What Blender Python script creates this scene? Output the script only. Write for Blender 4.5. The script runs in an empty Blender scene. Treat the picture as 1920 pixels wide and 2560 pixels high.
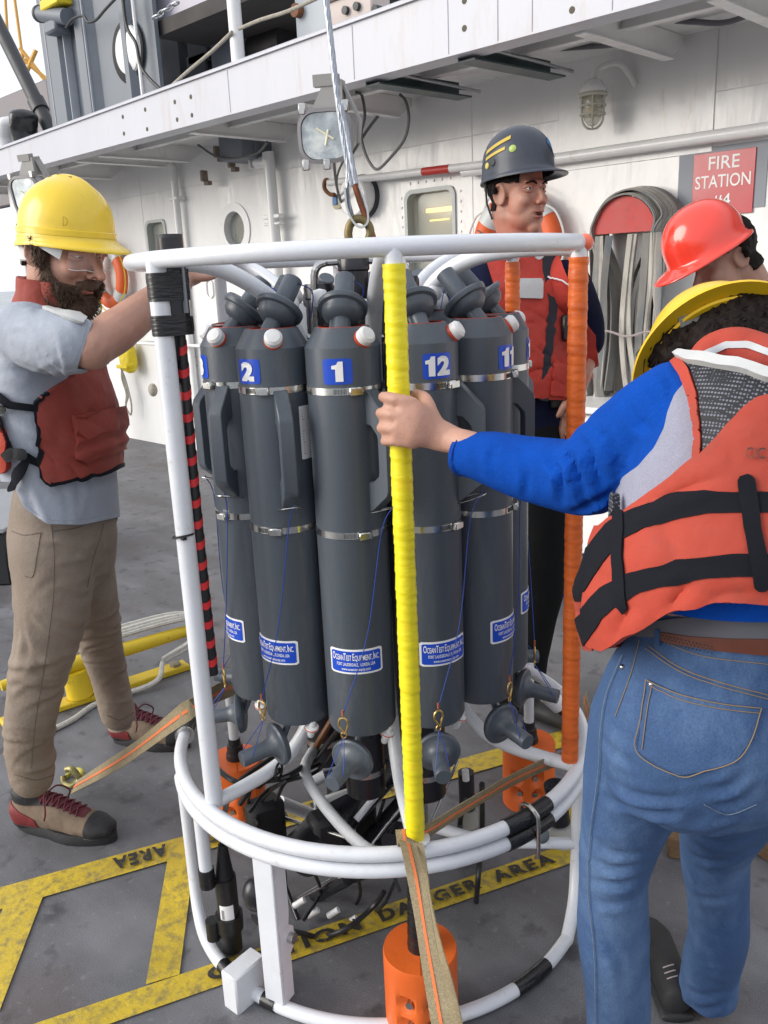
import bpy, math, random
import numpy as np
from mathutils import Vector, Matrix, noise
random.seed(7)
rad = math.radians
SC = bpy.context.scene
COL = SC.collection

# ------------------------------------------------------------------ camera, world, sun, exposure
F, CX, CY = 2145.0, 960.0, 1280.0          # focal length and centre of the 1920 x 2560 photograph, in its pixels
PITCH, ROLL, YAW, H = rad(15.5), rad(2.5), rad(45), 1.46
FH = np.array([-math.sin(YAW), math.cos(YAW), 0.0]); RH = np.array([math.cos(YAW), math.sin(YAW), 0.0]); UP = np.array([0, 0, 1.0])
_f = FH*math.cos(PITCH) - UP*math.sin(PITCH); _u = UP*math.cos(PITCH) + FH*math.sin(PITCH)
_R = RH*math.cos(ROLL) - _u*math.sin(ROLL); _U = RH*math.sin(ROLL) + _u*math.cos(ROLL)
CAM = np.array([0, 0, H])
cd = bpy.data.cameras.new('camera'); cam = bpy.data.objects.new('camera', cd); COL.objects.link(cam)
cd.sensor_fit = 'VERTICAL'; cd.sensor_height = 36; cd.lens = 36*F/2560; cd.clip_start = 0.05; cd.clip_end = 8000
cam.matrix_world = Matrix(((_R[0], _U[0], -_f[0], 0), (_R[1], _U[1], -_f[1], 0), (_R[2], _U[2], -_f[2], H), (0, 0, 0, 1)))
SC.camera = cam

SUN_EL, SUN_AZ = rad(22), rad(-102)          # azimuth of the sun measured from the way the camera looks, to the right
sun_dir = (FH*math.cos(SUN_AZ) + RH*math.sin(SUN_AZ))*math.cos(SUN_EL) + UP*math.sin(SUN_EL)
world = bpy.data.worlds.new('World'); SC.world = world; world.use_nodes = True
wn = world.node_tree; wn.nodes.clear()
sky = wn.nodes.new('ShaderNodeTexSky'); sky.sky_type = 'NISHITA'; sky.sun_disc = False
sky.sun_elevation = SUN_EL; sky.sun_rotation = math.atan2(sun_dir[0], sun_dir[1])
sky.air_density = 1.0; sky.dust_density = 3.0; sky.ozone_density = 1.0
bg = wn.nodes.new('ShaderNodeBackground'); bg.inputs['Strength'].default_value = 0.088
wo = wn.nodes.new('ShaderNodeOutputWorld')
hz_ = wn.nodes.new('ShaderNodeMix'); hz_.data_type = 'RGBA'; hz_.inputs[0].default_value = .72; hz_.inputs[7].default_value = (10.6, 10.9, 11.6, 1)   # thin high cloud whitening the whole sky
wn.links.new(sky.outputs[0], hz_.inputs[6]); wn.links.new(hz_.outputs[2], bg.inputs[0]); wn.links.new(bg.outputs[0], wo.inputs[0])
sl = bpy.data.lights.new('sun', 'SUN'); sl.energy = 1.9; sl.angle = rad(40); sl.color = (1.0, 0.965, 0.91)
so = bpy.data.objects.new('sun', sl); COL.objects.link(so)
so.rotation_euler = Vector(tuple(sun_dir)).to_track_quat('Z', 'Y').to_euler()
SC.view_settings.view_transform = 'Standard'; SC.view_settings.look = 'None'
SC.view_settings.gamma = 1.0; SC.view_settings.use_curve_mapping = False
SC.view_settings.exposure = 0.55

# ------------------------------------------------------------------ rays: from a pixel of the photograph to a real place
def V(*a): return np.array(a, float)
def ray(px, py): return _f*F + _R*(px-CX) + _U*(CY-py)
def P(px, py, d):                     # at horizontal distance d in front of the camera
    r = ray(px, py); return CAM + r*(d/(r@FH))
def G(px, py, z=0.0):                 # at height z
    r = ray(px, py); return CAM + r*((z-H)/r[2])
def Wp(px, py, y):                    # on a plane parallel to the ship's wall
    r = ray(px, py); return CAM + r*(y/r[1])
def proj(v):
    d = np.asarray(v) - CAM; z = d@_f
    return np.stack([CX + F*(d@_R)/z, CY - F*(d@_U)/z], -1)
def slant(p): return float((p-CAM)@_f)
def pr(p, px): return px*slant(p)/F   # real size of px pixels at point p
def norm(v): v = np.asarray(v, float); return v/(np.linalg.norm(v)+1e-12)

# ------------------------------------------------------------------ meshes
class M:
    def __init__(s): s.v = []; s.f = []
    def add(s, vs, fs):
        n = len(s.v); s.v.extend([tuple(float(c) for c in p) for p in vs]); s.f.extend([tuple(i+n for i in f) for f in fs]); return s
    def box(s, c, size, ax=None, bev=0.0):
        c = np.array(c, float); h = np.array(size, float)/2
        A = np.eye(3) if ax is None else np.array(ax, float)
        if bev <= 0:
            vs = [c + A.T@(h*np.array(q)) for q in [(-1,-1,-1),(1,-1,-1),(1,1,-1),(-1,1,-1),(-1,-1,1),(1,-1,1),(1,1,1),(-1,1,1)]]
            return s.add(vs, [(0,3,2,1),(4,5,6,7),(0,1,5,4),(1,2,6,5),(2,3,7,6),(3,0,4,7)])
        b = min(bev, h.min()*0.9)
        # bevelled box: 24 vertices
        vs = []; idx = {}
        for sx in (-1, 1):
            for sy in (-1, 1):
                for sz in (-1, 1):
                    for k in range(3):
                        q = h - b; q = q.copy(); q[k] = h[k]
                        idx[(sx, sy, sz, k)] = len(vs); vs.append(c + A.T@(q*np.array([sx, sy, sz])))
        fs = []
        I = lambda a, b_, c_, k: idx[(a, b_, c_, k)]
        for t in (-1, 1):
            fs.append((I(t,-1,-1,0), I(t,1,-1,0), I(t,1,1,0), I(t,-1,1,0)))
            fs.append((I(-1,t,-1,1), I(1,t,-1,1), I(1,t,1,1), I(-1,t,1,1)))
            fs.append((I(-1,-1,t,2), I(1,-1,t,2), I(1,1,t,2), I(-1,1,t,2)))
        for a in (-1, 1):
            for b_ in (-1, 1):
                fs.append((I(a,b_,-1,0), I(a,b_,1,0), I(a,b_,1,1), I(a,b_,-1,1)))
                fs.append((I(a,-1,b_,0), I(a,1,b_,0), I(a,1,b_,2), I(a,-1,b_,2)))
                fs.append((I(-1,a,b_,1), I(1,a,b_,1), I(1,a,b_,2), I(-1,a,b_,2)))
                for c_ in (-1, 1): fs.append((I(a,b_,c_,0), I(a,b_,c_,1), I(a,b_,c_,2)))
        return s.add(vs, fs)
    def rings(s, rings, close=True, cap0=True, cap1=True):
        n = len(rings[0]); base = len(s.v)
        for r in rings: s.v.extend([tuple(float(c) for c in p) for p in r])
        for i in range(len(rings)-1):
            a = base+i*n; b = a+n
            for j in range(n if close else n-1):
                k = (j+1) % n; s.f.append((a+j, a+k, b+k, b+j))
        if close and cap0: s.f.append(tuple(base+j for j in reversed(range(n))))
        if close and cap1: s.f.append(tuple(base+(len(rings)-1)*n+j for j in range(n)))
        return s
    def cyl(s, p0, p1, r0, r1=None, n=16, cap=True):
        r1 = r0 if r1 is None else r1
        p0 = np.array(p0, float); p1 = np.array(p1, float); t = norm(p1-p0); a, b = perp(t)
        R = lambda c, r: [c + r*(math.cos(q)*a + math.sin(q)*b) for q in np.linspace(0, 2*math.pi, n, endpoint=False)]
        return s.rings([R(p0, r0), R(p1, r1)], True, cap, cap)
    def lathe(s, prof, p0=(0,0,0), ax=(0,0,1), n=32, cap=True):
        p0 = np.array(p0, float); t = norm(ax); a, b = perp(t)
        rs = []
        for r, z in prof: rs.append([p0 + t*z + max(r, 1e-5)*(math.cos(q)*a + math.sin(q)*b) for q in np.linspace(0, 2*math.pi, n, endpoint=False)])
        return s.rings(rs, True, cap, cap)
    def tube(s, pts, r, n=10, closed=False, sub=0, cap=True, flat=None):
        pts = [np.array(p, float) for p in pts]
        if sub: pts = smooth_path(pts, sub, closed)
        m = len(pts); rr = r if hasattr(r, '__len__') else [r]*m
        if hasattr(r, '__len__') and len(r) != m: rr = np.interp(np.linspace(0, 1, m), np.linspace(0, 1, len(r)), r)
        T = []
        for i in range(m):
            a = pts[(i-1) % m] if (closed or i > 0) else pts[i]; b = pts[(i+1) % m] if (closed or i < m-1) else pts[i]
            T.append(norm(b-a))
        u = perp(T[0])[0]; rs = []
        for i in range(m):
            u = norm(u - T[i]*(u@T[i])); w = np.cross(T[i], u)
            rs.append([pts[i] + rr[i]*(math.cos(q)*u + math.sin(q)*w) for q in np.linspace(0, 2*math.pi, n, endpoint=False)])
        if closed:
            base = len(s.v)
            for r_ in rs: s.v.extend([tuple(map(float, p)) for p in r_])
            # match the seam
            d = [np.linalg.norm(rs[-1][0]-rs[0][k]) for k in range(n)]; sh = int(np.argmin(d))
            for i in range(m):
                a = base+i*n; b = base+((i+1) % m)*n; o = sh if i == m-1 else 0
                for j in range(n): s.f.append((a+j, a+(j+1) % n, b+(j+1+o) % n, b+(j+o) % n))
            return s
        return s.rings(rs, True, cap, cap)
    def ribbon(s, pts, side, w, t):                 # flat strap: rectangle section, side = width direction(s)
        pts = [np.array(p, float) for p in pts]; m = len(pts); rs = []
        for i in range(m):
            T = norm(pts[min(i+1, m-1)] - pts[max(i-1, 0)]); sd = np.array(side[i] if hasattr(side[0], '__len__') else side, float)
            sd = norm(sd - T*(sd@T)); nn = np.cross(T, sd); ww = w[i] if hasattr(w, '__len__') else w
            rs.append([pts[i]+sd*ww/2+nn*t/2, pts[i]-sd*ww/2+nn*t/2, pts[i]-sd*ww/2-nn*t/2, pts[i]+sd*ww/2-nn*t/2])
        return s.rings(rs)
    def sphere(s, c, r, n=16, m=10, ax=None):
        c = np.array(c, float); r = np.array([r]*3 if not hasattr(r, '__len__') else r, float); A = np.eye(3) if ax is None else np.array(ax)
        rs = []
        for i in range(m+1):
            th = math.pi*(i+0.02)/(m+0.04)
            rs.append([c + A.T@(r*np.array([math.sin(th)*math.cos(q), math.sin(th)*math.sin(q), -math.cos(th)])) for q in np.linspace(0, 2*math.pi, n, endpoint=False)])
        return s.rings(rs)
    def limb(s, pts, r, n=16, sub=5):              # tapered round limb with hemispherical ends
        pts = [np.array(p, float) for p in pts]
        rr = list(r) if hasattr(r, '__len__') else [r]*len(pts)
        pp = smooth_path(pts, sub, False); m = len(pp)
        q = np.interp(np.linspace(0, len(pts)-1, m), range(len(pts)), rr)
        t0 = norm(pp[0]-pp[1]); t1 = norm(pp[-1]-pp[-2])
        pre = [(pp[0]+t0*q[0]*math.sin(a), q[0]*math.cos(a)) for a in (1.5, 1.2, .8, .4)]
        post = [(pp[-1]+t1*q[-1]*math.sin(a), q[-1]*math.cos(a)) for a in (.4, .8, 1.2, 1.5)]
        al = pre + list(zip(pp, q)) + post
        return s.tube([a[0] for a in al], [a[1] for a in al], n)
    def loft(s, nodes, lat, n=28, sub=4):          # nodes: (centre, half width along lat, half depth, power); closed body with domed ends
        C = [np.array(q[0], float) for q in nodes]; m0 = len(C); Cs = smooth_path(C, sub, False); m = len(Cs)
        x = np.linspace(0, m0-1, m); A = np.interp(x, range(m0), [q[1] for q in nodes]); B = np.interp(x, range(m0), [q[2] for q in nodes])
        lat = np.array(lat, float); L = np.stack([np.interp(x, range(m0), [(l if lat.ndim == 1 else lat[i])[k] for i, l in enumerate([lat]*m0 if lat.ndim == 1 else lat)]) for k in range(3)], 1)
        al = []
        t0 = norm(Cs[0]-Cs[1]); t1 = norm(Cs[-1]-Cs[-2])
        for a in (1.5, 1.2, .8, .4): al.append((Cs[0]+t0*min(A[0], B[0])*.6*math.sin(a), A[0]*math.cos(a), B[0]*math.cos(a), L[0], -t0))
        for i in range(m): al.append((Cs[i], A[i], B[i], L[i], norm(Cs[min(i+1, m-1)]-Cs[max(i-1, 0)])))
        for a in (.4, .8, 1.2, 1.5): al.append((Cs[-1]+t1*min(A[-1], B[-1])*.6*math.sin(a), A[-1]*math.cos(a), B[-1]*math.cos(a), L[-1], t1))
        rs = []
        for c, a, b, l, t in al:
            l = norm(l - t*(l@t)); w = np.cross(t, l)
            rs.append([c + a*math.cos(q)*l + b*math.sin(q)*w for q in np.linspace(0, 2*math.pi, n, endpoint=False)])
        return s.rings(rs)

def perp(t):
    t = norm(t); a = np.array([0, 0, 1.0]) if abs(t[2]) < .9 else np.array([1.0, 0, 0])
    a = norm(np.cross(a, t)); return a, np.cross(t, a)
def smooth_path(pts, sub, closed=False):
    pts = [np.array(p, float) for p in pts]; m = len(pts); out = []
    if m < 3 and not closed:
        return [pts[0]+(pts[-1]-pts[0])*k/(sub*(m-1)) for k in range(sub*(m-1)+1)]
    for i in range(m if closed else m-1):
        p1, p2 = pts[i], pts[(i+1) % m]
        p0 = pts[(i-1) % m] if (closed or i > 0) else 2*p1-p2; p3 = pts[(i+2) % m] if (closed or i < m-2) else 2*p2-p1
        for k in range(sub):
            t = k/sub; out.append(0.5*((2*p1)+(-p0+p2)*t+(2*p0-5*p1+4*p2-p3)*t*t+(-p0+3*p1-3*p2+p3)*t**3))
    if not closed: out.append(pts[-1])
    return out

# ------------------------------------------------------------------ objects
def mesh_of(name, m):
    me = bpy.data.meshes.new(name)
    if isinstance(m, M): me.from_pydata(m.v, [], m.f)
    else: me.from_pydata([tuple(map(float, p)) for p in m[0]], [], [tuple(int(i) for i in f) for f in m[1]])
    me.update(); return me
def shade(me, angle=40):
    me.polygons.foreach_set('use_smooth', [True]*len(me.polygons))
    try: me.set_sharp_from_angle(angle=rad(angle))
    except Exception: pass
def fix_normals(me):
    import bmesh
    b = bmesh.new(); b.from_mesh(me); bmesh.ops.recalc_face_normals(b, faces=b.faces); b.to_mesh(me); b.free()
def thing(name, label, cat, loc=(0, 0, 0), group=None, kind=None):
    o = bpy.data.objects.new(name, None); COL.objects.link(o); o.location = tuple(float(c) for c in loc); o.empty_display_size = .1
    o['label'] = label; o['category'] = cat
    if group: o['group'] = group
    if kind: o['kind'] = kind
    return o
def root_loc(o):
    l = np.array(o.location, float)
    while o.parent: o = o.parent; l = l + np.array(o.location, float)
    return l
def part(parent, name, m, material, smooth=40, label=None, kind=None, recalc=True):
    v = np.array(m.v if isinstance(m, M) else m[0], float); f = m.f if isinstance(m, M) else m[1]
    if parent is not None: v = v - root_loc(parent)
    me = mesh_of(name, (v, f))
    if recalc: fix_normals(me)
    if smooth: shade(me, smooth)
    me.materials.append(material)
    o = bpy.data.objects.new(name, me); COL.objects.link(o)
    if parent is not None: o.parent = parent
    if label: o['label'] = label
    if kind: o['kind'] = kind
    return o
def solo(name, m, material, label, cat, group=None, smooth=40, kind=None, loc=None):
    v = np.array(m.v if isinstance(m, M) else m[0], float); f = m.f if isinstance(m, M) else m[1]
    c = np.array([v[:, 0].mean(), v[:, 1].mean(), v[:, 2].min()]) if loc is None else np.array(loc, float)
    me = mesh_of(name, (v-c, f)); fix_normals(me)
    if smooth: shade(me, smooth)
    me.materials.append(material)
    o = bpy.data.objects.new(name, me); COL.objects.link(o); o.location = tuple(map(float, c))
    if label: o['label'] = label
    if cat: o['category'] = cat
    if group: o['group'] = group
    if kind: o['kind'] = kind
    return o
def struct(name, m, material, smooth=40, parent=None):
    o = part(parent, name, m, material, smooth)
    if parent is None: o['kind'] = 'structure'
    return o
def copy_tree(o, parent=None, skip=()):
    c = o.copy(); COL.objects.link(c)
    if parent is not None: c.parent = parent
    for ch in list(o.children):
        if ch.name.split('.')[0] in skip: continue
        copy_tree(ch, c, skip)
    return c

# voxel fuse: closed solids grown together into one continuous skin
def fuse(m, voxel=0.008, it=4, fac=0.5):
    me = mesh_of('tmp', m); fix_normals(me)
    o = bpy.data.objects.new('tmp', me); COL.objects.link(o)
    r = o.modifiers.new('r', 'REMESH'); r.mode = 'VOXEL'; r.voxel_size = voxel; r.adaptivity = 0
    if it: s = o.modifiers.new('s', 'SMOOTH'); s.iterations = it; s.factor = fac
    dg = bpy.context.evaluated_depsgraph_get(); dg.update()
    ev = o.evaluated_get(dg); em = ev.to_mesh()
    em.calc_loop_triangles()
    v = np.empty(len(em.vertices)*3); em.vertices.foreach_get('co', v); v = v.reshape(-1, 3)
    t = np.empty(len(em.loop_triangles)*3, np.int64); em.loop_triangles.foreach_get('vertices', t); t = t.reshape(-1, 3)
    ev.to_mesh_clear(); bpy.data.objects.remove(o); bpy.data.meshes.remove(me)
    return [v, t]
def normals(b):
    v, t = b; n = np.cross(v[t[:, 1]]-v[t[:, 0]], v[t[:, 2]]-v[t[:, 0]]); vn = np.zeros_like(v)
    for k in range(3): np.add.at(vn, t[:, k], n)
    return vn/(np.linalg.norm(vn, axis=1, keepdims=True)+1e-12)
def displace(b, fn): b[0] = b[0] + normals(b)*fn(b[0])[:, None]; return b
def relax(b, it=3, fac=.5):
    v, t = b; e = np.vstack([t[:, [0, 1]], t[:, [1, 2]], t[:, [2, 0]]]); n = len(v); cnt = np.bincount(e.ravel(), minlength=n)[:, None]
    for _ in range(it):
        a = np.stack([np.bincount(e[:, 0], v[e[:, 1], k], n)+np.bincount(e[:, 1], v[e[:, 0], k], n) for k in range(3)], 1); v = v+(a/np.maximum(cnt, 1)-v)*fac
    b[0] = v; return b
_NP = np.random.RandomState(3).rand(64, 64, 64)
def vnoise(p):                                # vectorised value noise, -1..1
    p = np.asarray(p); i = np.floor(p).astype(int); f = p-i; f = f*f*(3-2*f); r = 0
    for a in (0, 1):
        for b_ in (0, 1):
            for c in (0, 1):
                w = (f[:, 0] if a else 1-f[:, 0])*(f[:, 1] if b_ else 1-f[:, 1])*(f[:, 2] if c else 1-f[:, 2])
                r = r + w*_NP[(i[:, 0]+a) % 64, (i[:, 1]+b_) % 64, (i[:, 2]+c) % 64]
    return r*2-1
def clip_tris(v, t, f, extra=None):           # keep f>0, cutting triangles along f=0
    v = list(map(tuple, v)); extra = None if extra is None else list(map(tuple, extra)); f = list(f); out = []; cache = {}
    def cut(a, b):
        k = (a, b) if a < b else (b, a)
        if k not in cache:
            s = f[k[0]]/(f[k[0]]-f[k[1]]); cache[k] = len(v)
            v.append(tuple(v[k[0]][c]+(v[k[1]][c]-v[k[0]][c])*s for c in range(3)))
            if extra is not None: extra.append(tuple(extra[k[0]][c]+(extra[k[1]][c]-extra[k[0]][c])*s for c in range(3)))
        return cache[k]
    fa = np.array(f); ins = (fa[t] > 0); cnt = ins.sum(1)
    out = [tuple(map(int, x)) for x in t[cnt == 3]]
    for x in t[(cnt > 0) & (cnt < 3)]:
        poly = []
        for j in range(3):
            a, b = int(x[j]), int(x[(j+1) % 3])
            if f[a] > 0: poly.append(a)
            if (f[a] > 0) != (f[b] > 0): poly.append(cut(a, b))
        for j in range(1, len(poly)-1): out.append((poly[0], poly[j], poly[j+1]))
    used = sorted({i for x in out for i in x}); mp = {i: k for k, i in enumerate(used)}
    nv = np.array([v[i] for i in used]); nt = np.array([[mp[i] for i in x] for x in out]) if out else np.zeros((0, 3), int)
    ne = None if extra is None else np.array([extra[i] for i in used])
    return nv, nt, ne
def shell(base, field, off=0.004, thick=0.004, fn=None, rim=None):
    """a layer of cloth cut out of the surface of base where field(v, n) > 0, lifted by off and given thickness"""
    v, t = base; n = normals(base); f = field(v, n)
    v2, t2, n2 = clip_tris(v, t, f, n)
    if len(t2) == 0: return [np.zeros((0, 3)), []]
    if len(t2) < 60000:                       # drop crumbs: keep the largest piece
        par = list(range(len(v2)))
        def fd(i):
            while par[i] != i: par[i] = par[par[i]]; i = par[i]
            return i
        for a, b_, c in t2.tolist():
            x, y, z = fd(a), fd(b_), fd(c); par[y] = x; par[z] = x
        lab = np.array([fd(i) for i in t2[:, 0].tolist()]); u_, c_ = np.unique(lab, return_counts=True)
        if len(u_) > 1:
            t2 = t2[lab == u_[c_.argmax()]]; us = np.unique(t2); mp_ = np.zeros(len(v2), int); mp_[us] = np.arange(len(us)); v2 = v2[us]; n2 = n2[us]; t2 = mp_[t2]
    n2 = n2/(np.linalg.norm(n2, axis=1, keepdims=True)+1e-9)
    o = np.full(len(v2), off) if fn is None else off + fn(v2)
    top = v2 + n2*o[:, None]; bot = v2 + n2*(o-thick)[:, None]; m = len(v2)
    faces = [tuple(x) for x in t2] + [(x[0]+m, x[2]+m, x[1]+m) for x in t2]
    ed = {}
    for x in t2:
        for j in range(3):
            a, b = int(x[j]), int(x[(j+1) % 3])
            if (b, a) in ed: del ed[(b, a)]
            else: ed[(a, b)] = 1
    for a, b in ed: faces.append((a, a+m, b+m, b))
    return [np.vstack([top, bot]), faces]
def polyf(pts):                                # signed distance (pixels of the photo), positive inside
    A = np.array(pts, float); B = np.roll(A, -1, 0)
    def g(q):
        d = np.full(len(q), 1e9); ins = np.zeros(len(q), bool)
        for a, b in zip(A, B):
            e = b-a; w = q-a; s = np.clip((w@e)/(e@e), 0, 1); d = np.minimum(d, np.hypot(*(w-s[:, None]*e).T))
            c = ((a[1] <= q[:, 1]) != (b[1] <= q[:, 1])); x = a[0]+(q[:, 1]-a[1])*(b[0]-a[0])/((b[1]-a[1]) if b[1] != a[1] else 1e-9)
            ins ^= c & (q[:, 0] < x)
        return np.where(ins, d, -d)
    return g
def linef(pts, w):                              # band of half width w pixels round a polyline
    A = np.array(pts, float)
    def g(q):
        d = np.full(len(q), 1e9)
        for a, b in zip(A[:-1], A[1:]):
            e = b-a; u = q-a; s = np.clip((u@e)/(e@e+1e-9), 0, 1); d = np.minimum(d, np.hypot(*(u-s[:, None]*e).T))
        return w-d
    return g
def facing(v, n): 
    d = CAM-v; d = d/np.linalg.norm(d, axis=1, keepdims=True); return (d*n).sum(1)
def seen(g, k=60):                               # field in photo pixels, only on the side that faces the camera
    return lambda v, n: np.minimum(g(proj(v)), facing(v, n)*k)

def text_mesh(s, size, align='CENTER', offset=0.0, spacing=1.0):
    cu = bpy.data.curves.new('t', 'FONT'); cu.body = s; cu.size = size; cu.align_x = align; cu.align_y = 'CENTER'; cu.offset = offset
    cu.space_character = spacing; cu.resolution_u = 3
    o = bpy.data.objects.new('t', cu); COL.objects.link(o)
    dg = bpy.context.evaluated_depsgraph_get(); dg.update(); me = bpy.data.meshes.new_from_object(o.evaluated_get(dg), depsgraph=dg)
    v = np.array([x.co for x in me.vertices]); f = [tuple(p.vertices) for p in me.polygons]
    bpy.data.objects.remove(o); bpy.data.curves.remove(cu); bpy.data.meshes.remove(me)
    return v, f

# ------------------------------------------------------------------ materials
def mat(name, col, rough=.5, metal=0.0, var=.12, scale=6.0, bump=0.0, bscale=40.0, col2=None, c2amt=.5, c2scale=3.0, c2lo=.5, c2hi=.62, coat=0.0,
        emit=None, sheen=0.0, sss=0.0, stretch=None, alpha=1.0, trans=0.0, bump2=0.0, b2scale=4.0, weave=0.0, grain=0.0, spec=None):
    m = bpy.data.materials.new(name); m.use_nodes = True; nt = m.node_tree; N = nt.nodes; L = nt.links
    b = N['Principled BSDF']; b.inputs['Roughness'].default_value = rough; b.inputs['Metallic'].default_value = metal
    if spec is not None: b.inputs['Specular IOR Level'].default_value = spec
    tc = N.new('ShaderNodeTexCoord'); vec = tc.outputs['Object']
    if stretch:
        mp = N.new('ShaderNodeMapping'); mp.inputs['Scale'].default_value = stretch; L.new(vec, mp.inputs[0]); svec = mp.outputs[0]
    else: svec = vec
    n1 = N.new('ShaderNodeTexNoise'); n1.inputs['Scale'].default_value = scale; n1.inputs['Detail'].default_value = 6; n1.inputs['Roughness'].default_value = .62
    L.new(svec, n1.inputs['Vector'])
    r1 = N.new('ShaderNodeMapRange'); r1.inputs[1].default_value = .3; r1.inputs[2].default_value = .7; r1.inputs[3].default_value = 1-var; r1.inputs[4].default_value = 1+var*.6
    L.new(n1.outputs[0], r1.inputs[0])
    hs = N.new('ShaderNodeMix'); hs.data_type = 'RGBA'; hs.blend_type = 'MULTIPLY'; hs.inputs[0].default_value = 1
    hs.inputs[6].default_value = (*col, 1); L.new(r1.outputs[0], hs.inputs[7]); out = hs.outputs[2]
    if col2 is not None:
        n2 = N.new('ShaderNodeTexNoise'); n2.inputs['Scale'].default_value = c2scale; n2.inputs['Detail'].default_value = 9; n2.inputs['Roughness'].default_value = .68
        L.new(svec, n2.inputs['Vector'])
        r2 = N.new('ShaderNodeMapRange'); r2.inputs[1].default_value = c2lo; r2.inputs[2].default_value = c2hi; r2.inputs[3].default_value = 0; r2.inputs[4].default_value = c2amt
        L.new(n2.outputs[0], r2.inputs[0]); mx = N.new('ShaderNodeMix'); mx.data_type = 'RGBA'
        L.new(r2.outputs[0], mx.inputs[0]); L.new(out, mx.inputs[6]); mx.inputs[7].default_value = (*col2, 1); out = mx.outputs[2]
    if grain:
        n3 = N.new('ShaderNodeTexNoise'); n3.inputs['Scale'].default_value = 420; n3.inputs['Detail'].default_value = 2; L.new(vec, n3.inputs['Vector'])
        r3 = N.new('ShaderNodeMapRange'); r3.inputs[1].default_value = .3; r3.inputs[2].default_value = .7; r3.inputs[3].default_value = 1-grain; r3.inputs[4].default_value = 1+grain
        L.new(n3.outputs[0], r3.inputs[0]); m3 = N.new('ShaderNodeMix'); m3.data_type = 'RGBA'; m3.blend_type = 'MULTIPLY'; m3.inputs[0].default_value = 1
        L.new(out, m3.inputs[6]); L.new(r3.outputs[0], m3.inputs[7]); out = m3.outputs[2]
    L.new(out, b.inputs['Base Color'])
    rr = N.new('ShaderNodeMapRange'); rr.inputs[1].default_value = .3; rr.inputs[2].default_value = .7; rr.inputs[3].default_value = max(rough-.08, .02); rr.inputs[4].default_value = min(rough+.1, 1)
    L.new(n1.outputs[0], rr.inputs[0]); L.new(rr.outputs[0], b.inputs['Roughness'])
    prev = None
    for amt, scl in ((bump2, b2scale), (bump, bscale)):
        if amt:
            nb = N.new('ShaderNodeTexNoise'); nb.inputs['Scale'].default_value = scl; nb.inputs['Detail'].default_value = 4; L.new(svec, nb.inputs['Vector'])
            bp = N.new('ShaderNodeBump'); bp.inputs['Strength'].default_value = 1.0; bp.inputs['Distance'].default_value = amt
            L.new(nb.outputs[0], bp.inputs['Height'])
            if prev is not None: L.new(prev, bp.inputs['Normal'])
            prev = bp.outputs[0]
    if weave:
        w = N.new('ShaderNodeTexWave'); w.inputs['Scale'].default_value = 250; w.wave_type = 'BANDS'; w.bands_direction = 'DIAGONAL'; L.new(vec, w.inputs['Vector'])
        bp = N.new('ShaderNodeBump'); bp.inputs['Distance'].default_value = weave; L.new(w.outputs[1], bp.inputs['Height'])
        if prev is not None: L.new(prev, bp.inputs['Normal'])
        prev = bp.outputs[0]
    if prev is not None: L.new(prev, b.inputs['Normal'])
    if coat: b.inputs['Coat Weight'].default_value = coat; b.inputs['Coat Roughness'].default_value = .08
    if emit: b.inputs['Emission Color'].default_value = (*emit[:3], 1); b.inputs['Emission Strength'].default_value = emit[3]
    if sheen: b.inputs['Sheen Weight'].default_value = sheen
    if sss:
        b.inputs['Subsurface Weight'].default_value = sss; b.inputs['Subsurface Radius'].default_value = (.012, .005, .003); b.inputs['Subsurface Scale'].default_value = .6
    if trans: b.inputs['Transmission Weight'].default_value = trans
    if alpha < 1: b.inputs['Alpha'].default_value = alpha
    return m
def S(r, g, b):                                  # sRGB 0-255 to linear
    return tuple(((c/255)/12.92 if c/255 <= .04045 else ((c/255+.055)/1.055)**2.4) for c in (r, g, b))
WHITE = mat('white_paint', (.78, .78, .78), .32, var=.05, scale=3, col2=(.60, .57, .50), c2amt=.3, c2scale=5, c2lo=.55, c2hi=.75, bump=.0006, bscale=30)
HULL = mat('hull_paint', (.80, .80, .795), .20, var=.07, scale=1.2, stretch=(1, 1, .25), col2=(.42, .31, .21), c2amt=.42, c2scale=10, c2lo=.60, c2hi=.75, bump2=.035, b2scale=1.8, bump=.001, bscale=60)
FASCIA = mat('fascia_paint', (.50, .51, .56), .42, var=.10, scale=2, stretch=(1, 1, .16), col2=(.38, .27, .21), c2amt=.45, c2scale=9, c2lo=.56, c2hi=.74, bump=.001, bscale=40)
GREYP = mat('grey_deck_paint', (.15, .17, .20), .45, var=.15, scale=4, col2=(.25, .14, .08), c2amt=.35, c2scale=10, c2lo=.66, c2hi=.76, bump=.001, bscale=80)
DARKP = mat('dark_paint', (.035, .037, .042), .5, var=.2, scale=5)
RUST = mat('rusty_metal', (.20, .075, .03), .7, var=.35, scale=30, col2=(.06, .03, .02), c2scale=20)
STEEL = mat('stainless_steel', (.55, .55, .54), .28, metal=1, var=.12, scale=20)
GALV = mat('galvanised_steel', (.42, .44, .46), .42, metal=.8, var=.2, scale=40)
BRASS = mat('brass', (.62, .42, .16), .35, metal=1, var=.2, scale=60)
BLACK = mat('black_rubber', (.012, .012, .014), .42, var=.25, scale=20, bump=.0006, bscale=120)
BLACKT = mat('black_tape', (.010, .010, .012), .28, var=.3, scale=30, bump=.0012, bscale=40, stretch=(1, 1, 5))
PVC = mat('grey_pvc', (.074, .089, .110), .36, var=.16, scale=7, stretch=(1, 1, .12), bump=.0002, bscale=300, grain=.08, col2=(.15, .16, .17), c2amt=.55, c2scale=18, c2lo=.54, c2hi=.74)
WPLAS = mat('white_plastic', (.74, .74, .74), .4, var=.06, scale=10)
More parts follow.
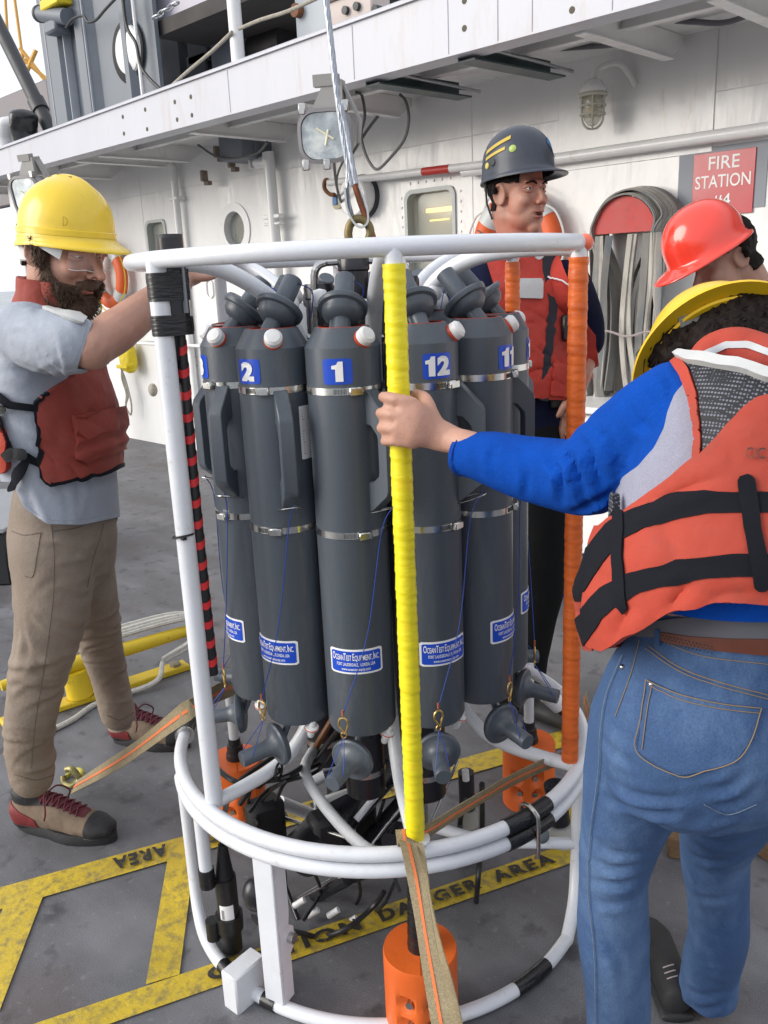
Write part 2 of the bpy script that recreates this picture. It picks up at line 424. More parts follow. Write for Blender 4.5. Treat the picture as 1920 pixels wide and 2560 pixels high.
YTAPE = mat('yellow_tape', (.86, .74, .015), .42, var=.10, scale=14, stretch=(1, 1, 4), bump=.0012, bscale=34, col2=(.80, .50, .012), c2amt=.55, c2scale=7, c2lo=.56, c2hi=.66)
OTAPE = mat('orange_tape', (.72, .14, .02), .42, var=.16, scale=16, stretch=(1, 1, 4), bump=.0012, bscale=34, col2=(.42, .07, .015), c2amt=.4, c2scale=12)
ORANGE = mat('orange_plastic', (.72, .13, .018), .45, var=.12, scale=6, bump=.0006, bscale=90, col2=(.25, .05, .02), c2amt=.35, c2scale=9, c2lo=.6, c2hi=.74)
BLUE = mat('label_blue', (.006, .065, .52), .35, var=.05)
PRINT = mat('label_white', (.82, .82, .82), .35, var=.03)
REDP = mat('red_plastic', (.55, .06, .02), .4)
BLUEL = mat('blue_line', (.015, .05, .30), .5)
# ================================================================== SETTING: deck, sea, ship
WY = 4.2; FY = 3.18; CZ = 2.36; CT = 2.47
DECK = mat('worn_deck_paint', (.145, .147, .158), .6, var=.42, scale=2.6, stretch=(.6, 1.6, 1), col2=(.075, .055, .050), c2amt=.55, c2scale=1.1, c2lo=.46, c2hi=.70, bump=.0006, bscale=260, grain=.34)
def deck_extras():
    nt = DECK.node_tree; N = nt.nodes; L = nt.links; b = N['Principled BSDF']; src = b.inputs['Base Color'].links[0].from_socket
    tc = [n for n in N if n.type == 'TEX_COORD'][0]
    for scale, lo, hi, col, amt, seed in ((5, .64, .70, (.03, .026, .028), .7, 3), (9, .74, .78, (.20, .09, .05), .8, 11), (6.5, .765, .79, (.02, .22, .17), .8, 23), (26, .73, .78, (.32, .32, .33), .5, 31), (2.5, .54, .70, (.22, .22, .235), .55, 41), (1.6, .55, .68, (.085, .06, .055), .55, 57), (14, .57, .68, (.055, .052, .058), .65, 63), (48, .62, .70, (.24, .24, .26), .35, 71)):
        mp = N.new('ShaderNodeMapping'); mp.inputs['Location'].default_value = (seed, seed*.7, 0); L.new(tc.outputs['Object'], mp.inputs[0])
        n = N.new('ShaderNodeTexNoise'); n.inputs['Scale'].default_value = scale; n.inputs['Detail'].default_value = 5; L.new(mp.outputs[0], n.inputs['Vector'])
        r = N.new('ShaderNodeMapRange'); r.inputs[1].default_value = lo; r.inputs[2].default_value = hi; r.inputs[4].default_value = amt; L.new(n.outputs[0], r.inputs[0])
        m = N.new('ShaderNodeMix'); m.data_type = 'RGBA'; L.new(r.outputs[0], m.inputs[0]); L.new(src, m.inputs[6]); m.inputs[7].default_value = (*col, 1); src = m.outputs[2]
    L.new(src, b.inputs['Base Color'])
deck_extras()
struct('deck', M().box((-6, -1, -.05), (26, 11, .1)), DECK)
SEA = mat('sea_water', (.03, .06, .08), .18, var=.2, scale=.05, bump=.15, bscale=.6)
sea = M(); sea.add([(-4000, -4000, -4), (4000, -4000, -4), (4000, 4000, -4), (-4000, 4000, -4)], [(0, 1, 2, 3)]); struct('sea', sea, SEA)

# painted hazard lines with stencilled words
YP = mat('worn_yellow_paint', (.60, .43, .03), .5, var=.25, scale=5, col2=(.20, .16, .07), c2amt=.9, c2scale=42, c2lo=.46, c2hi=.68, bump=.002, bscale=70, grain=.12)
nt = YP.node_tree
BP = mat('worn_black_stencil', (.025, .024, .022), .5, var=.3, scale=20, col2=(.45, .33, .02), c2amt=.75, c2scale=55, c2lo=.56, c2hi=.66)
g1a, g1b = G(0, 2222)[:2], G(490, 2079)[:2]
u1 = g1b-g1a; u1 = u1/np.linalg.norm(u1)
l2a, l2b = G(579, 2457)[:2], G(1355, 2199)[:2]
u2 = l2b-l2a; u2 = u2/np.linalg.norm(u2)
un = (u1+u2)/np.linalg.norm(u1+u2); pn = np.array([-un[1], un[0]])
t1a, t1b = G(109, 2240)[:2], G(419, 2156)[:2]
w1 = abs((t1b-g1a)@pn); 
t2a = G(450, 2440)[:2]; w2 = abs((t2a-l2a)@pn)
def strip(p0, p1, w, z=.004):              # p0,p1: far edge; w to the near side (+/-pn)
    a, b = np.array(p0), np.array(p1); o = pn*w
    return [(a[0], a[1], z), (b[0], b[1], z), (b[0]+o[0], b[1]+o[1], z), (a[0]+o[0], a[1]+o[1], z)], [(0, 1, 2, 3)]
sg1 = np.sign((t1b-g1a)@pn); sg2 = np.sign((t2a-l2a)@pn)
lines = M()
bars = []
e1a, e1b = g1a-un*1.0, g1a+un*5.0
e2a, e2b = l2a-un*1.6, l2a+un*4.2
lines.add(*strip(e1a, e1b, sg1*w1)); lines.add(*strip(e2a, e2b, sg2*w2))
hz = struct('hazard_line', lines, YP, smooth=0)
bm = M(); i1 = lambda px, py: G(px, py)[:2]
for q in ([(419, 2154), (488, 2137), (449, 2440), (365, 2465)], [(10, 2270), (109, 2242), (0, 2530), (-120, 2560)], [(1440, 1835), (1492, 1822), (1440, 2140), (1380, 2160)]):
    pts = [i1(*c) for c in q]; bm.add([(p[0], p[1], .0045) for p in pts], [(0, 1, 2, 3)])
bm2 = struct('hazard_cross_line', bm, YP, smooth=0)
def stencil(word, line0, sgn, w, pxa, pxb, flip=False):     # fitted between two places on the band
    v, f = text_mesh(word, .1, 'LEFT', offset=.0048, spacing=1.3)
    ga, gb = [line0+un*((G(*q)[:2]-line0)@un)+pn*sgn*w/2 for q in (pxa, pxb)]
    u = (gb-ga)/np.linalg.norm(gb-ga); n = np.array([-u[1], u[0]]); kx = np.linalg.norm(gb-ga)/(v[:, 0].max()-v[:, 0].min()); ky = w*.60/(v[:, 1].max()-v[:, 1].min()); x0 = v[:, 0].min(); y0 = (v[:, 1].max()+v[:, 1].min())/2
    return [(ga[0]+(x[0]-x0)*kx*u[0]+(x[1]-y0)*ky*n[0], ga[1]+(x[0]-x0)*kx*u[1]+(x[1]-y0)*ky*n[1], .009) for x in v], f
ws = M()
for word, qa, qb in (('AREA', (420, 2135), (285, 2172)), ('DANGER', (720, 2045), (475, 2110)), ('CAUTION', (1060, 1940), (780, 2025))):
    ws.add(*stencil(word, g1a, sg1, w1, qa, qb))
for word, qa, qb in (('CAUTION', (521, 2450), (905, 2325)), ('DANGER', (955, 2310), (1205, 2225)), ('AREA', (1240, 2210), (1390, 2160))):
    ws.add(*stencil(word, l2a, sg2, w2, qa, qb))
struct('hazard_lettering', ws, BP, smooth=0)

# ---- superstructure
ship = thing('ship_superstructure', 'white painted ship deckhouse wall with overhanging upper deck behind the crew', 'ship', (-3, WY, 0))
wl = Wp(112, 700, WY)[0]; XR = 3.2
def hole(px0, py0, px1, py1): a = Wp(px0, py0, WY); b = Wp(px1, py1, WY); return [a[0], b[0], b[2], a[2]]   # x0,x1,z0,z1
H1 = hole(1016, 482, 1140, 690); H2 = hole(366, 556, 424, 668); H3 = hole(566, 532, 612, 617)
c3 = Wp(588, 573, WY); pr3 = .5*(Wp(588, 528, WY)[2]-Wp(588, 620, WY)[2]); H3 = [c3[0]-pr3, c3[0]+pr3, c3[2]-pr3, c3[2]+pr3]
xs = sorted([wl, XR]+[h[0] for h in (H1, H2, H3)]+[h[1] for h in (H1, H2, H3)]); wm = M()
def panel(x0, x1, z0, z1, y=WY, nx=1):
    wm.add([(x0, y, z0), (x1, y, z0), (x1, y, z1), (x0, y, z1)], [(0, 1, 2, 3)])
for a, b in zip(xs[:-1], xs[1:]):
    h = [q for q in (H1, H2, H3) if q[0] <= a+1e-6 and q[1] >= b-1e-6]
    if h: panel(a, b, 0, h[0][2]); panel(a, b, h[0][3], CT)
    else: panel(a, b, 0, CT)
for h in (H1, H2, H3):      # reveals
    d = .10
    wm.add([(h[0], WY, h[2]), (h[1], WY, h[2]), (h[1], WY, h[3]), (h[0], WY, h[3]), (h[0], WY+d, h[2]), (h[1], WY+d, h[2]), (h[1], WY+d, h[3]), (h[0], WY+d, h[3])],
           [(0, 1, 5, 4), (1, 2, 6, 5), (2, 3, 7, 6), (3, 0, 4, 7)])
wm.add([(wl, WY, 0), (wl, WY+3, 0), (wl, WY+3, CT), (wl, WY, CT)], [(0, 1, 2, 3)])
o = part(ship, 'wall', wm, HULL, smooth=0, recalc=False)
# weld seams and a doubler plate
sm = M()
for px, py in ((1700, 222), ): pass
zs = Wp(1700, 246, WY)[2]
sm.tube([(wl, WY, zs), (XR, WY, zs)], .003, 6)
part(ship, 'weld_seam', sm, HULL)
for x in np.arange(-12.5, XR, 1.83): part(ship, 'weld_seam', M().tube([(x, WY, 0), (x, WY, CT)], .003, 6), HULL)
dp = Wp(1500, 262, WY); part(ship, 'doubler_plate', M().box((dp[0]+.18, WY-.003, dp[2]-.02), (.85, .006, .55), bev=.003), HULL)
# ceiling, fascia
part(ship, 'overhang_ceiling', M().box(((wl-4+XR)/2, (FY+WY)/2+.05, CT+.02), (XR-wl+4, WY-FY-.0, .04)), HULL)
FT = Wp(0, 376, FY)[2]; _q = Wp(1041, 0, FY); _q0 = Wp(0, 374, FY); FTs = (_q[2]-_q0[2])/(_q[0]-_q0[0]); FTX = lambda x: _q0[2]+(x-_q0[0])*FTs
FXA, FXB = wl-5, XR
part(ship, 'fascia', M().rings([[V(x, FY, CZ), V(x, FY+.024, CZ), V(x, FY+.024, FTX(x)), V(x, FY, FTX(x))] for x in (FXA, FXB)]), FASCIA)
part(ship, 'fascia_flange', M().box(((wl-5+XR)/2, FY+.074, CZ+.006), (XR-wl+5, .10, .012), bev=.002), FASCIA)
part(ship, 'gunwale', M().rings([[V(x, FY+a, FTX(x)+b) for a, b in ((-.014, -.001), (.075, -.001), (.075, .014), (.06, .022), (0, .022), (-.014, .012))] for x in (FXA, FXB)]), FASCIA)
fs = M()
for px in (640+640/2.592-3, 1280+640/2.592, 566, 1122, 1245, 1330):
    x = Wp(px, 150, FY)[0]; part(ship, 'fascia_seam', M().tube([(x, FY-.001, CZ+.01), (x, FY-.001, FTX(x)-.01)], .0022, 6), FASCIA)
HOLE = mat('dirty_hole', (.10, .085, .06), .8)
for px, py in ((307, 292), (310, 334), (363, 274), (368, 323), (437, 255), (443, 299), (477, 242), (480, 288), (1161, 71), (1161, 2), (1430, 25)):
    p = Wp(px, py, FY); part(ship, 'drain_hole', M().cyl(p+V(0, -.0015, 0), p+V(0, .006, 0), .013, n=14), HOLE)
# brackets under the overhang
for px, py in ((282, 451), (420, 428), (478, 409), (717, 363), (1002, 303), (1677, 154), (1985, 80), (170, 470), (90, 486)):
    x = Wp(px, py, WY-.12)[0]
    m = M(); zb = CZ-.002; zz = CT-.002; w = .007
    prof = [(FY+.13, zb+.0), (WY-.14, zb), (WY-.02, zb+.07), (WY-.02, zz), (FY+.13, zz)]
    vs = [(x-w, y, z) for y, z in prof]+[(x+w, y, z) for y, z in prof]; n = 5
    m.add(vs, [tuple(range(n)), tuple(reversed(range(n, 2*n)))]+[(i, (i+1) % n, (i+1) % n+n, i+n) for i in range(n)])
    m.box((x, (FY+.13+WY-.14)/2, zb-.004), (.055, WY-.14-FY-.13, .008), bev=.002)
    part(ship, 'bracket', m, HULL)
part(ship, 'stiffener', M().box(((wl-4+XR)/2, 3.62, CT-.03), (XR-wl+4, .012, .06)).box(((wl-4+XR)/2, 3.62, CT-.062), (XR-wl+4, .05, .006)), HULL)
# windows
PANE = mat('window_glass', (.35, .34, .28), .06, var=.05, spec=.8)
CURT = mat('cream_blind', (.52, .47, .34), .7, var=.1, scale=3)
FRAME = mat('window_frame', (.42, .45, .44), .35, var=.1)
REFL_GLOW = mat('reflection_glow', (1, .8, .3), .5, emit=(1.0, .70, .16, 1.1))  # emission imitates a warm yellow reflection
GLASS = mat('clear_glass', (.5, .55, .52), .03, var=0, alpha=.25, spec=1.0)
def rrect(h, y, r, n=6, inset=0.0):
    x0, x1, z0, z1 = h; x0 += inset; x1 -= inset; z0 += inset; z1 -= inset; pts = []
    for cx, cz, a0 in ((x1-r, z1-r, 0), (x0+r, z1-r, 90), (x0+r, z0+r, 180), (x1-r, z0+r, 270)):
        for k in range(n+1): a = rad(a0+90*k/n); pts.append(V(cx+r*math.cos(a), y, cz+r*math.sin(a)))
    return pts
for h, r in ((H1, .05), (H2, .05), (H3, (H3[1]-H3[0])/2-.001)):
    fr = M(); nn = 12
    outer = rrect(h, WY-.012, min(r+.012, (h[1]-h[0])/2+.02), nn, -.012); inner = rrect(h, WY-.012, r, nn, .012); innb = rrect(h, WY+.05, r, nn, .012); outb = rrect(h, WY+.002, min(r+.012, (h[1]-h[0])/2+.02), nn, -.012)
    fr.rings([outb, outer, inner, innb], True, False, False)
    if h is H3:     # fill the corners outside the round hole
        n4 = len(inner); sq = []
        ox = [(h[0]-.004, h[3]+.004), (h[0]-.004, h[2]-.004), (h[1]+.004, h[2]-.004), (h[1]+.004, h[3]+.004)]
        plate = M(); cc = c3
        A = [rad(360*k/48) for k in range(48)]; R0 = pr3*1.45
        plate.rings([[V(cc[0]+R0*math.cos(a), WY-.001, cc[2]+R0*math.sin(a)) for a in A], [V(cc[0]+R0*math.cos(a), WY-.010, cc[2]+R0*math.sin(a)) for a in A], [V(cc[0]+(pr3-.004)*math.cos(a), WY-.012, cc[2]+(pr3-.004)*math.sin(a)) for a in A], [V(cc[0]+(pr3-.006)*math.cos(a), WY+.05, cc[2]+(pr3-.006)*math.sin(a)) for a in A]], True, False, False)
        # square backing with the round opening
        Q = [V(cc[0]+min(R0, 9)*1.0*math.cos(a), WY-.0005, cc[2]+R0*math.sin(a)) for a in A]
        f = part(ship, 'porthole_frame', plate, WHITE, recalc=False)
    else: f = part(ship, 'window_frame', fr, FRAME, recalc=False)
    part(f, 'pane', M().box(((h[0]+h[1])/2, WY+.045, (h[2]+h[3])/2), (h[1]-h[0], .006, h[3]-h[2])), GLASS)
    part(f, 'blind', M().box(((h[0]+h[1])/2, WY+.095, (h[2]+h[3])/2), (h[1]-h[0], .004, h[3]-h[2])), CURT if h is not H3 else mat('brown_curtain', (.17, .10, .045), .7, var=.4, scale=8))
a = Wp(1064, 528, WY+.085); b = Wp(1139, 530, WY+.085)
part(ship, 'pane_reflection', M().box(((a[0]+b[0])/2+.005, WY+.083, a[2]), (b[0]-a[0], .012, .026), bev=.004), REFL_GLOW)  # added glowing strips stand in for the yellow reflections on the window glass
a = Wp(1075, 552, WY+.085); part(ship, 'pane_reflection', M().box((a[0]+.08, WY+.083, a[2]), (.16, .01, .010), bev=.003), REFL_GLOW)
for k in range(9):
    for s in (-1, 1):
        z = H1[3]+.05 if False else H1[2]+(H1[3]-H1[2])*(k+.5)/9; x = H1[1]+.045 if s > 0 else H1[0]-.045
        part(ship, 'frame_bolt', M().cyl((x, WY-.006, z), (x, WY+.001, z), .008, n=8), HULL)
for k in range(6):
    x = H1[0]+(H1[1]-H1[0])*(k+.5)/6; part(ship, 'frame_bolt', M().cyl((x, WY-.006, H1[3]+.05), (x, WY+.001, H1[3]+.05), .008, n=8), HULL)

# white stanchion beyond the wall end and its cap
p = Wp(62, 700, FY+.25); solo('overhang_post', M().box((p[0], FY+.3, CZ/2), (.12, .12, CZ), bev=.01), HULL, 'white square steel post at the far left end under the overhang', 'post')

# ---- things on the wall
def wallpt(px, py, off=0.0): return Wp(px, py, WY-off)
# pipes
p0, p1, p2, p3 = Wp(197, 417, 3.45), wallpt(405, 434, .12), wallpt(436, 462, .06), wallpt(441, 620, .06)
zc = CT-.05
pts = [V(p0[0], 3.4, zc), V(p2[0]-.02, WY-.16, zc), V(p2[0], WY-.06, zc-.05), V(p2[0], WY-.06, zc-.16), V(p2[0], WY-.06, .1)]
t = thing('drain_pipe', 'thin white drain pipe bending down the wall beside the narrow window', 'pipe', (p2[0], WY-.06, .1))
part(t, 'pipe', M().tube([pts[0], pts[1]], .03, 12).tube(pts[1:4], .03, 12, sub=6).tube(pts[3:], .03, 12), HULL)
part(t, 'clamp', M().box((p2[0], WY-.04, wallpt(436, 500)[2]), (.11, .10, .03), bev=.006), HULL)
p2 = wallpt(680, 500, .08); top = wallpt(675, 412, .08)
t = thing('vent_pipe', 'thick white vertical pipe on the wall right of the round porthole', 'pipe', (p2[0], WY-.08, .1))
part(t, 'pipe', M().tube([V(p2[0]-.14, WY-.08, top[2]+.03), V(p2[0]-.03, WY-.08, top[2]+.01), V(p2[0], WY-.08, top[2]-.1), V(p2[0], WY-.08, .1)], .042, 14, sub=6), HULL)
part(t, 'flange', M().box((p2[0]-.17, WY-.08, top[2]+.04), (.02, .10, .10), bev=.004), HULL)
cz_ = wallpt(680, 545)[2]
part(t, 'clamp', M().box((p2[0], WY-.08, cz_), (.19, .05, .03), bev=.006), HULL)
part(t, 'clamp', M().box((p2[0], WY-.08, cz_-.05), (.19, .05, .02), bev=.006), HULL)
a, b = wallpt(1378, 399, .07), wallpt(1960, 303, .07)
t = thing('handrail_pipe', 'long white horizontal pipe on the wall running above the fire station sign', 'pipe', a)
part(t, 'pipe', M().tube([V(a[0]-.6, WY-.07, a[2]), V(b[0]+1, WY-.07, a[2])], .028, 14), HULL)
for k in range(4): x = a[0]-.3+k*.9; part(t, 'pipe_bracket', M().cyl((x, WY-.07, a[2]), (x, WY, a[2]), .014, n=10), HULL)
a, b = wallpt(822, 457, .10), wallpt(1290, 402, .10)
RED = mat('red_paint', (.50, .035, .03), .4, var=.12, scale=8)
t = thing('boat_hook_pole', 'white stowed pole with one red band under the flood light', 'pole', a)
part(t, 'shaft', M().tube([a, b], .022, 14), WHITE)
qa, qb = a+(b-a)*((1081-822)/(1290-822)), a+(b-a)*((1146-822)/(1290-822))
part(t, 'red_band', M().tube([qa, qb], .0235, 14), RED)
part(t, 'end_hook', M().tube([a+V(.03, 0, 0), a+V(-.03, 0, .02), a+V(-.045, 0, -.03), a+V(-.0, 0, -.07), a+V(.05, .0, -.08)], .014, 8, sub=4), RUST)
# white drum
c = wallpt(912, 492, .0)
t = thing('wall_drum', 'round white drum shaped fitting on the wall behind the hoist hook', 'fitting', c)
part(t, 'drum', M().lathe([(.0, -.12), (.115, -.12), (.125, -.11), (.125, 0)], c, (0, 1, 0), 32), HULL)
part(t, 'rim', M().lathe([(.126, -.03), (.137, -.03), (.137, 0), (.126, 0)], c, (0, 1, 0), 32, cap=False), DARKP)
# FIRE STATION sign
a, b = wallpt(1702, 376), wallpt(1990, 527); zt = wallpt(1702, 378)[2]; zb = wallpt(1690, 535)[2]; x0 = wallpt(1697, 450)[0]; x1 = wallpt(1917, 450)[0]
t = thing('fire_station_sign', 'red sign reading FIRE STATION #4 on a grey painted panel', 'sign', ((x0+x1)/2, WY, zb))
SGREY = mat('sign_grey', (.25, .27, .31), .5, var=.08, scale=6)
part(t, 'grey_panel', M().box(((x0+x1)/2, WY-.003, (zt+zb)/2), (x1-x0, .005, zt-zb)), SGREY)
rx0, rx1 = wallpt(1735, 450)[0], wallpt(1888, 450)[0]; rz1, rz0 = wallpt(1738, 388)[2], wallpt(1732, 528)[2]; rz0 = wallpt(1880, 531)[2]
SRED = mat('sign_red', (.50, .035, .05), .35, var=.1, scale=5, coat=.3)
part(t, 'red_plate', M().box(((rx0+rx1)/2, WY-.009, (rz0+rz1)/2), (rx1-rx0, .006, rz1-rz0), bev=.001), SRED)
rw = rx1-rx0; rh_ = rz1-rz0; cxr = (rx0+rx1)/2
for s, k, sz in (('FIRE', .82, .23), ('STATION', .53, .225), ('#4', .22, .225)):
    v, f = text_mesh(s, rh_*sz*1.28, offset=.0005); w = v[:, 0].max()-v[:, 0].min(); kx = min(1.0, rw*.90/w)
    if s == 'FIRE': kx = rw*.50/w
    part(t, 'lettering', [np.stack([cxr+v[:, 0]*kx, np.full(len(v), WY-.0135), rz0+rh_*k+v[:, 1]], 1), f], PRINT, smooth=0)
# fire hose rack
c = wallpt(1562, 585, .13); R = (wallpt(1632, 580, .13)[0]-wallpt(1496, 580, .13)[0])/2; zc0 = c[2]+.005; R *= 1.12; c = c+V(.012, 0, 0); zt_ = wallpt(1562, 492, .13)[2]; RZ = zt_-zc0
t = thing('hose_rack', 'red half round hose rack plate on the white wall', 'hose rack', (c[0], WY, zc0))
m = M(); A = [rad(180*k/24) for k in range(25)]
fr = [V(c[0]+R*math.cos(a), WY-.17, zc0+RZ*math.sin(a)) for a in A]; bk = [p+V(0, .03, 0) for p in fr]
m.rings([fr, bk], True)
part(t, 'rack_plate', m, mat('rack_red', (.47, .04, .035), .5, var=.15, scale=8, col2=(.16, .05, .04), c2amt=.5, c2scale=14, c2lo=.56, c2hi=.7))
part(t, 'rack_arm', M().box((c[0], WY-.075, zc0+.06), (.08, .15, .05)), RED)
t = thing('fire_hose', 'grey canvas fire hose draped in many folds over the red rack', 'hose', (c[0], WY, zc0-1))
HOSE = [mat('hose_canvas_light', (.42, .40, .36), .85, var=.25, scale=9, col2=(.20, .19, .18), c2amt=.6, c2scale=10, stretch=(1, 1, .3), weave=.0004), mat('hose_canvas_dark', (.26, .25, .235), .85, var=.3, scale=9, col2=(.08, .14, .20), c2amt=.5, c2scale=7, stretch=(1, 1, .3), weave=.0004)]
rr = random.Random(5)
zbot = wallpt(1560, 1010)[2]
for k in range(22):
    y = WY-.15+.0*k + .011*(k % 12)-.02 + rr.uniform(-.004, .004); e = .008+.0016*k; a0 = rr.uniform(-.01, .01)
    pts = []; sp = .55+.45*rr.random(); zl = zbot+rr.uniform(-.02, .10); zr = zbot+rr.uniform(-.02, .10)
    for s, zz in ((1, zl), (-1, zr)):
        side = []
        xin = c[0]-s*(R*(.35+.65*((k*7 % 22)/22)))-s*e*.3; xb = xin+rr.uniform(-.03, .03)-s*.005
        side = [V(xb+rr.uniform(-.02, .02), y, zz), V(xb+rr.uniform(-.014, .014), y+rr.uniform(-.012, .012), zz+(zc0-zz)*.33), V(xin+rr.uniform(-.014, .014), y+rr.uniform(-.01, .01), zz+(zc0-zz)*.7), V(c[0]-s*(R*.93+e*.5), y, zc0-.01)]
        if s == 1: L_ = side
        else: R_ = side[::-1]
    arch = [V(c[0]+e*1.2-(R+e)*math.cos(a), y, zc0+(RZ+e)*math.sin(a)) for a in [rad(x) for x in (22, 50, 75, 100, 130, 158)]]
    pp = smooth_path(L_+arch+R_, 5)
    nn_ = len(pp); sd = []
    for i in range(nn_):
        tt = i/(nn_-1); an = 0.0 if .3 < tt < .7 else rr.random()*.0; tw = (abs(tt-.5)-.22)*3.2; tw = max(0, min(1, tw))*(.9 if k % 3 else .3)
        T = norm(pp[min(i+1, nn_-1)]-pp[max(i-1, 0)]); q = V(0, 1, 0)*math.cos(tw*1.3)+V(1, 0, 0)*math.sin(tw*1.3)*(1 if tt < .5 else -1); sd.append(q)
    part(t, 'hose_fold', M().ribbon(pp, sd, .050, .008), HOSE[k % 3 == 0], smooth=50)
for k in range(14):            # loose strands hanging straight down in front, left and right
    s = -1 if k < 6 else 1; x = c[0]+s*(R*.25+R*1.05*rr.random()) if k < 6 else c[0]+R*.15+(R*1.35)*rr.random(); y = WY-.19-.02*rr.random()
    pp = smooth_path([V(x-.0*s, y, zc0-.01), V(x+rr.uniform(-.02, .02), y-.01, zc0-.25), V(x+rr.uniform(-.03, .03), y, zc0-.5), V(x+rr.uniform(-.035, .035), y, zc0-.75), V(x+rr.uniform(-.04, .04), y+.01, zbot+rr.uniform(-.02, .08))], 5)
    an = rr.uniform(-.9, .9); part(t, 'hose_fold', M().ribbon(pp, V(math.cos(an), math.sin(an), 0), .034, .012), HOSE[k % 4 == 0], smooth=50)
z = wallpt(1550, 832, .2)[2]
rp = M(); q = [V(c[0]-R*1.9+(R*4.4)*i/40, WY-.235-.02*math.sin(i/40*math.pi), z+.012*math.sin(i*.5)) for i in range(41)]
rp.tube(q, .006, 6); solo('hose_tie_rope', rp, mat('cord', (.35, .30, .30), .8, var=.4, scale=90, bump=.001, bscale=200), 'thin twisted cord tied across the hanging fire hose', 'rope')
# life rings
LRO = mat('lifering_orange', (.78, .13, .03), .5, var=.1, scale=7, col2=(.45, .12, .06), c2amt=.3, c2scale=9, bump=.0008, bscale=60)
LRT = mat('reflective_tape', (.62, .63, .63), .35, var=.06)
def lifering(c, label, yellow=False):
    t = thing('life_ring', label, 'life ring', c, 'orange life rings hung on the ship wall')
    R0 = .235; r0 = .062
    m = M(); rs = []
    def ring(a0, a1, gx, n=64):
        out = []
        for i in range(n+1):
            a = a0+(a1-a0)*i/n; d = V(math.cos(a), 0, math.sin(a)); ctr = c+d*R0
            out.append([ctr+(r0+gx)*(math.cos(q)*d+.8*math.sin(q)*V(0, 1, 0)) for q in np.linspace(0, 2*math.pi, 14, endpoint=False)])
        return out
    m.rings(ring(0, 2*math.pi, 0), True, False, False); part(t, 'ring', m, LRO)
    for q in (45, 135, 225, 315): part(t, 'reflective_band', M().rings(ring(rad(q-11), rad(q+11), .003, 8), True), LRT)
    g = M()
    for q in (0, 90, 180, 270):
        A = [c+V(math.cos(a), 0, math.sin(a))*(R0+r0+(.012 if 0 < k < 8 else -.005)+.02*math.sin(k/8*math.pi))+V(0, -.02, 0) for k, a in [(k, rad(q-45+k*90/8)) for k in range(9)]]
        g.tube(A, .006, 6, sub=3)
    part(t, 'grab_line', g, mat('grab_line_yellow' if yellow else 'grab_line_white', (.65, .5, .04) if yellow else (.7, .7, .68), .7))
    return t
lc = wallpt(1290, 617, .09); lr = lifering(lc, 'orange life ring with white bands on the wall behind the man in the dark helmet')
nm = M(); v, f = text_mesh('N', .055, offset=.001)
for (x, y) in ((0, 0),):
    pass
vv = []
for x in v: a = rad(160)-x[0]/.235; rr_ = .235+x[1]; vv.append(lc+V(rr_*math.cos(a), -.052, rr_*math.sin(a)))
part(lr, 'lettering', [np.array(vv), f], DARKP, smooth=0)
l2 = wallpt(272, 690, .09); lifering(l2, 'orange life ring with yellow rope on the wall behind the bearded man', True)
ROPEY = mat('yellow_rope', (.60, .47, .05), .7, var=.25, scale=60, bump=.002, bscale=150)
m = M(); rr = random.Random(2)
for k in range(7):
    rx = .05+.012*k; m.tube([l2+V(-.02+rx*math.cos(a)*.9+rr.uniform(-.01, .01), -.10-.006*k, .02+(rx*2.2)*math.sin(a)) for a in np.linspace(0, 2*math.pi, 18, endpoint=False)], .008, 6, closed=True)
m.tube([l2+V(-.02, -.12, -.15), l2+V(.03, -.13, -.28), l2+V(-.05, -.12, -.36), l2+V(.0, -.12, -.50)], .008, 6, sub=5)
solo('yellow_rope_coil', m, ROPEY, 'coil of yellow rope hanging inside the life ring behind the bearded man', 'rope', recalc=None) if False else solo('yellow_rope_coil', m, ROPEY, 'coil of yellow rope hanging inside the life ring behind the bearded man', 'rope')
# yellow bag
c = wallpt(318, 885, .10)
m = M(); m.loft([(c+V(0, 0, .10), .07, .05), (c+V(0, 0, .02), .115, .075), (c+V(.01, 0, -.08), .105, .075), (c+V(.0, 0, -.12), .10, .07)], (1, 0, 0), n=20)
bag = fuse(m, .012, 3); displace(bag, lambda v: .010*vnoise(v*14)+.004*vnoise(v*40))
t = thing('yellow_bag', 'crumpled yellow bag hung on the wall below the left life ring', 'bag', c)
YB = mat('yellow_cloth', (.75, .58, .02), .55, var=.15, scale=9, bump=.002, bscale=40)
part(t, 'bag_body', bag, YB, smooth=60)
part(t, 'bag_flap', M().box(c+V(.01, -.075, -.11), (.19, .02, .035), bev=.008), YB)
# rail and ropes on the lower wall
a, b = wallpt(345, 858, .14), wallpt(640, 905, .14)
t = thing('wall_grab_rail', 'short white horizontal grab rail low on the wall left of the rosette', 'rail', a)
part(t, 'rail', M().tube([V(a[0], WY-.14, a[2]), V(b[0], WY-.14, a[2])], .014, 10), WHITE)
for x in (a[0]+.02, (a[0]+b[0])/2, b[0]-.02): part(t, 'rail_foot', M().cyl((x, WY-.14, a[2]), (x, WY, a[2]), .012, n=8), WHITE)
ROPEW = mat('white_rope', (.52, .50, .45), .8, var=.2, scale=70, bump=.003, bscale=170)
OLDR = mat('old_rope', (.40, .37, .31), .85, var=.3, scale=30, bump=.003, bscale=150)
m = M(); a = wallpt(305, 915, .1)
for k in range(3): m.tube([a+V(.02*k, -.02*k, 0), a+V(-.03+.03*k, 0, -.12), a+V(.02+.02*k, 0, -.26), a+V(-.02, 0, -.38), a+V(.05, 0, -.46), a+V(.09, 0, -.36), a+V(.06, 0, -.2)], .009, 6, sub=5)
solo('hanging_rope', m, OLDR, 'pale old rope hanging in loops on the wall below the yellow bag', 'rope', 'old ropes hanging on the wall')
m = M(); a = wallpt(412, 880, .1)
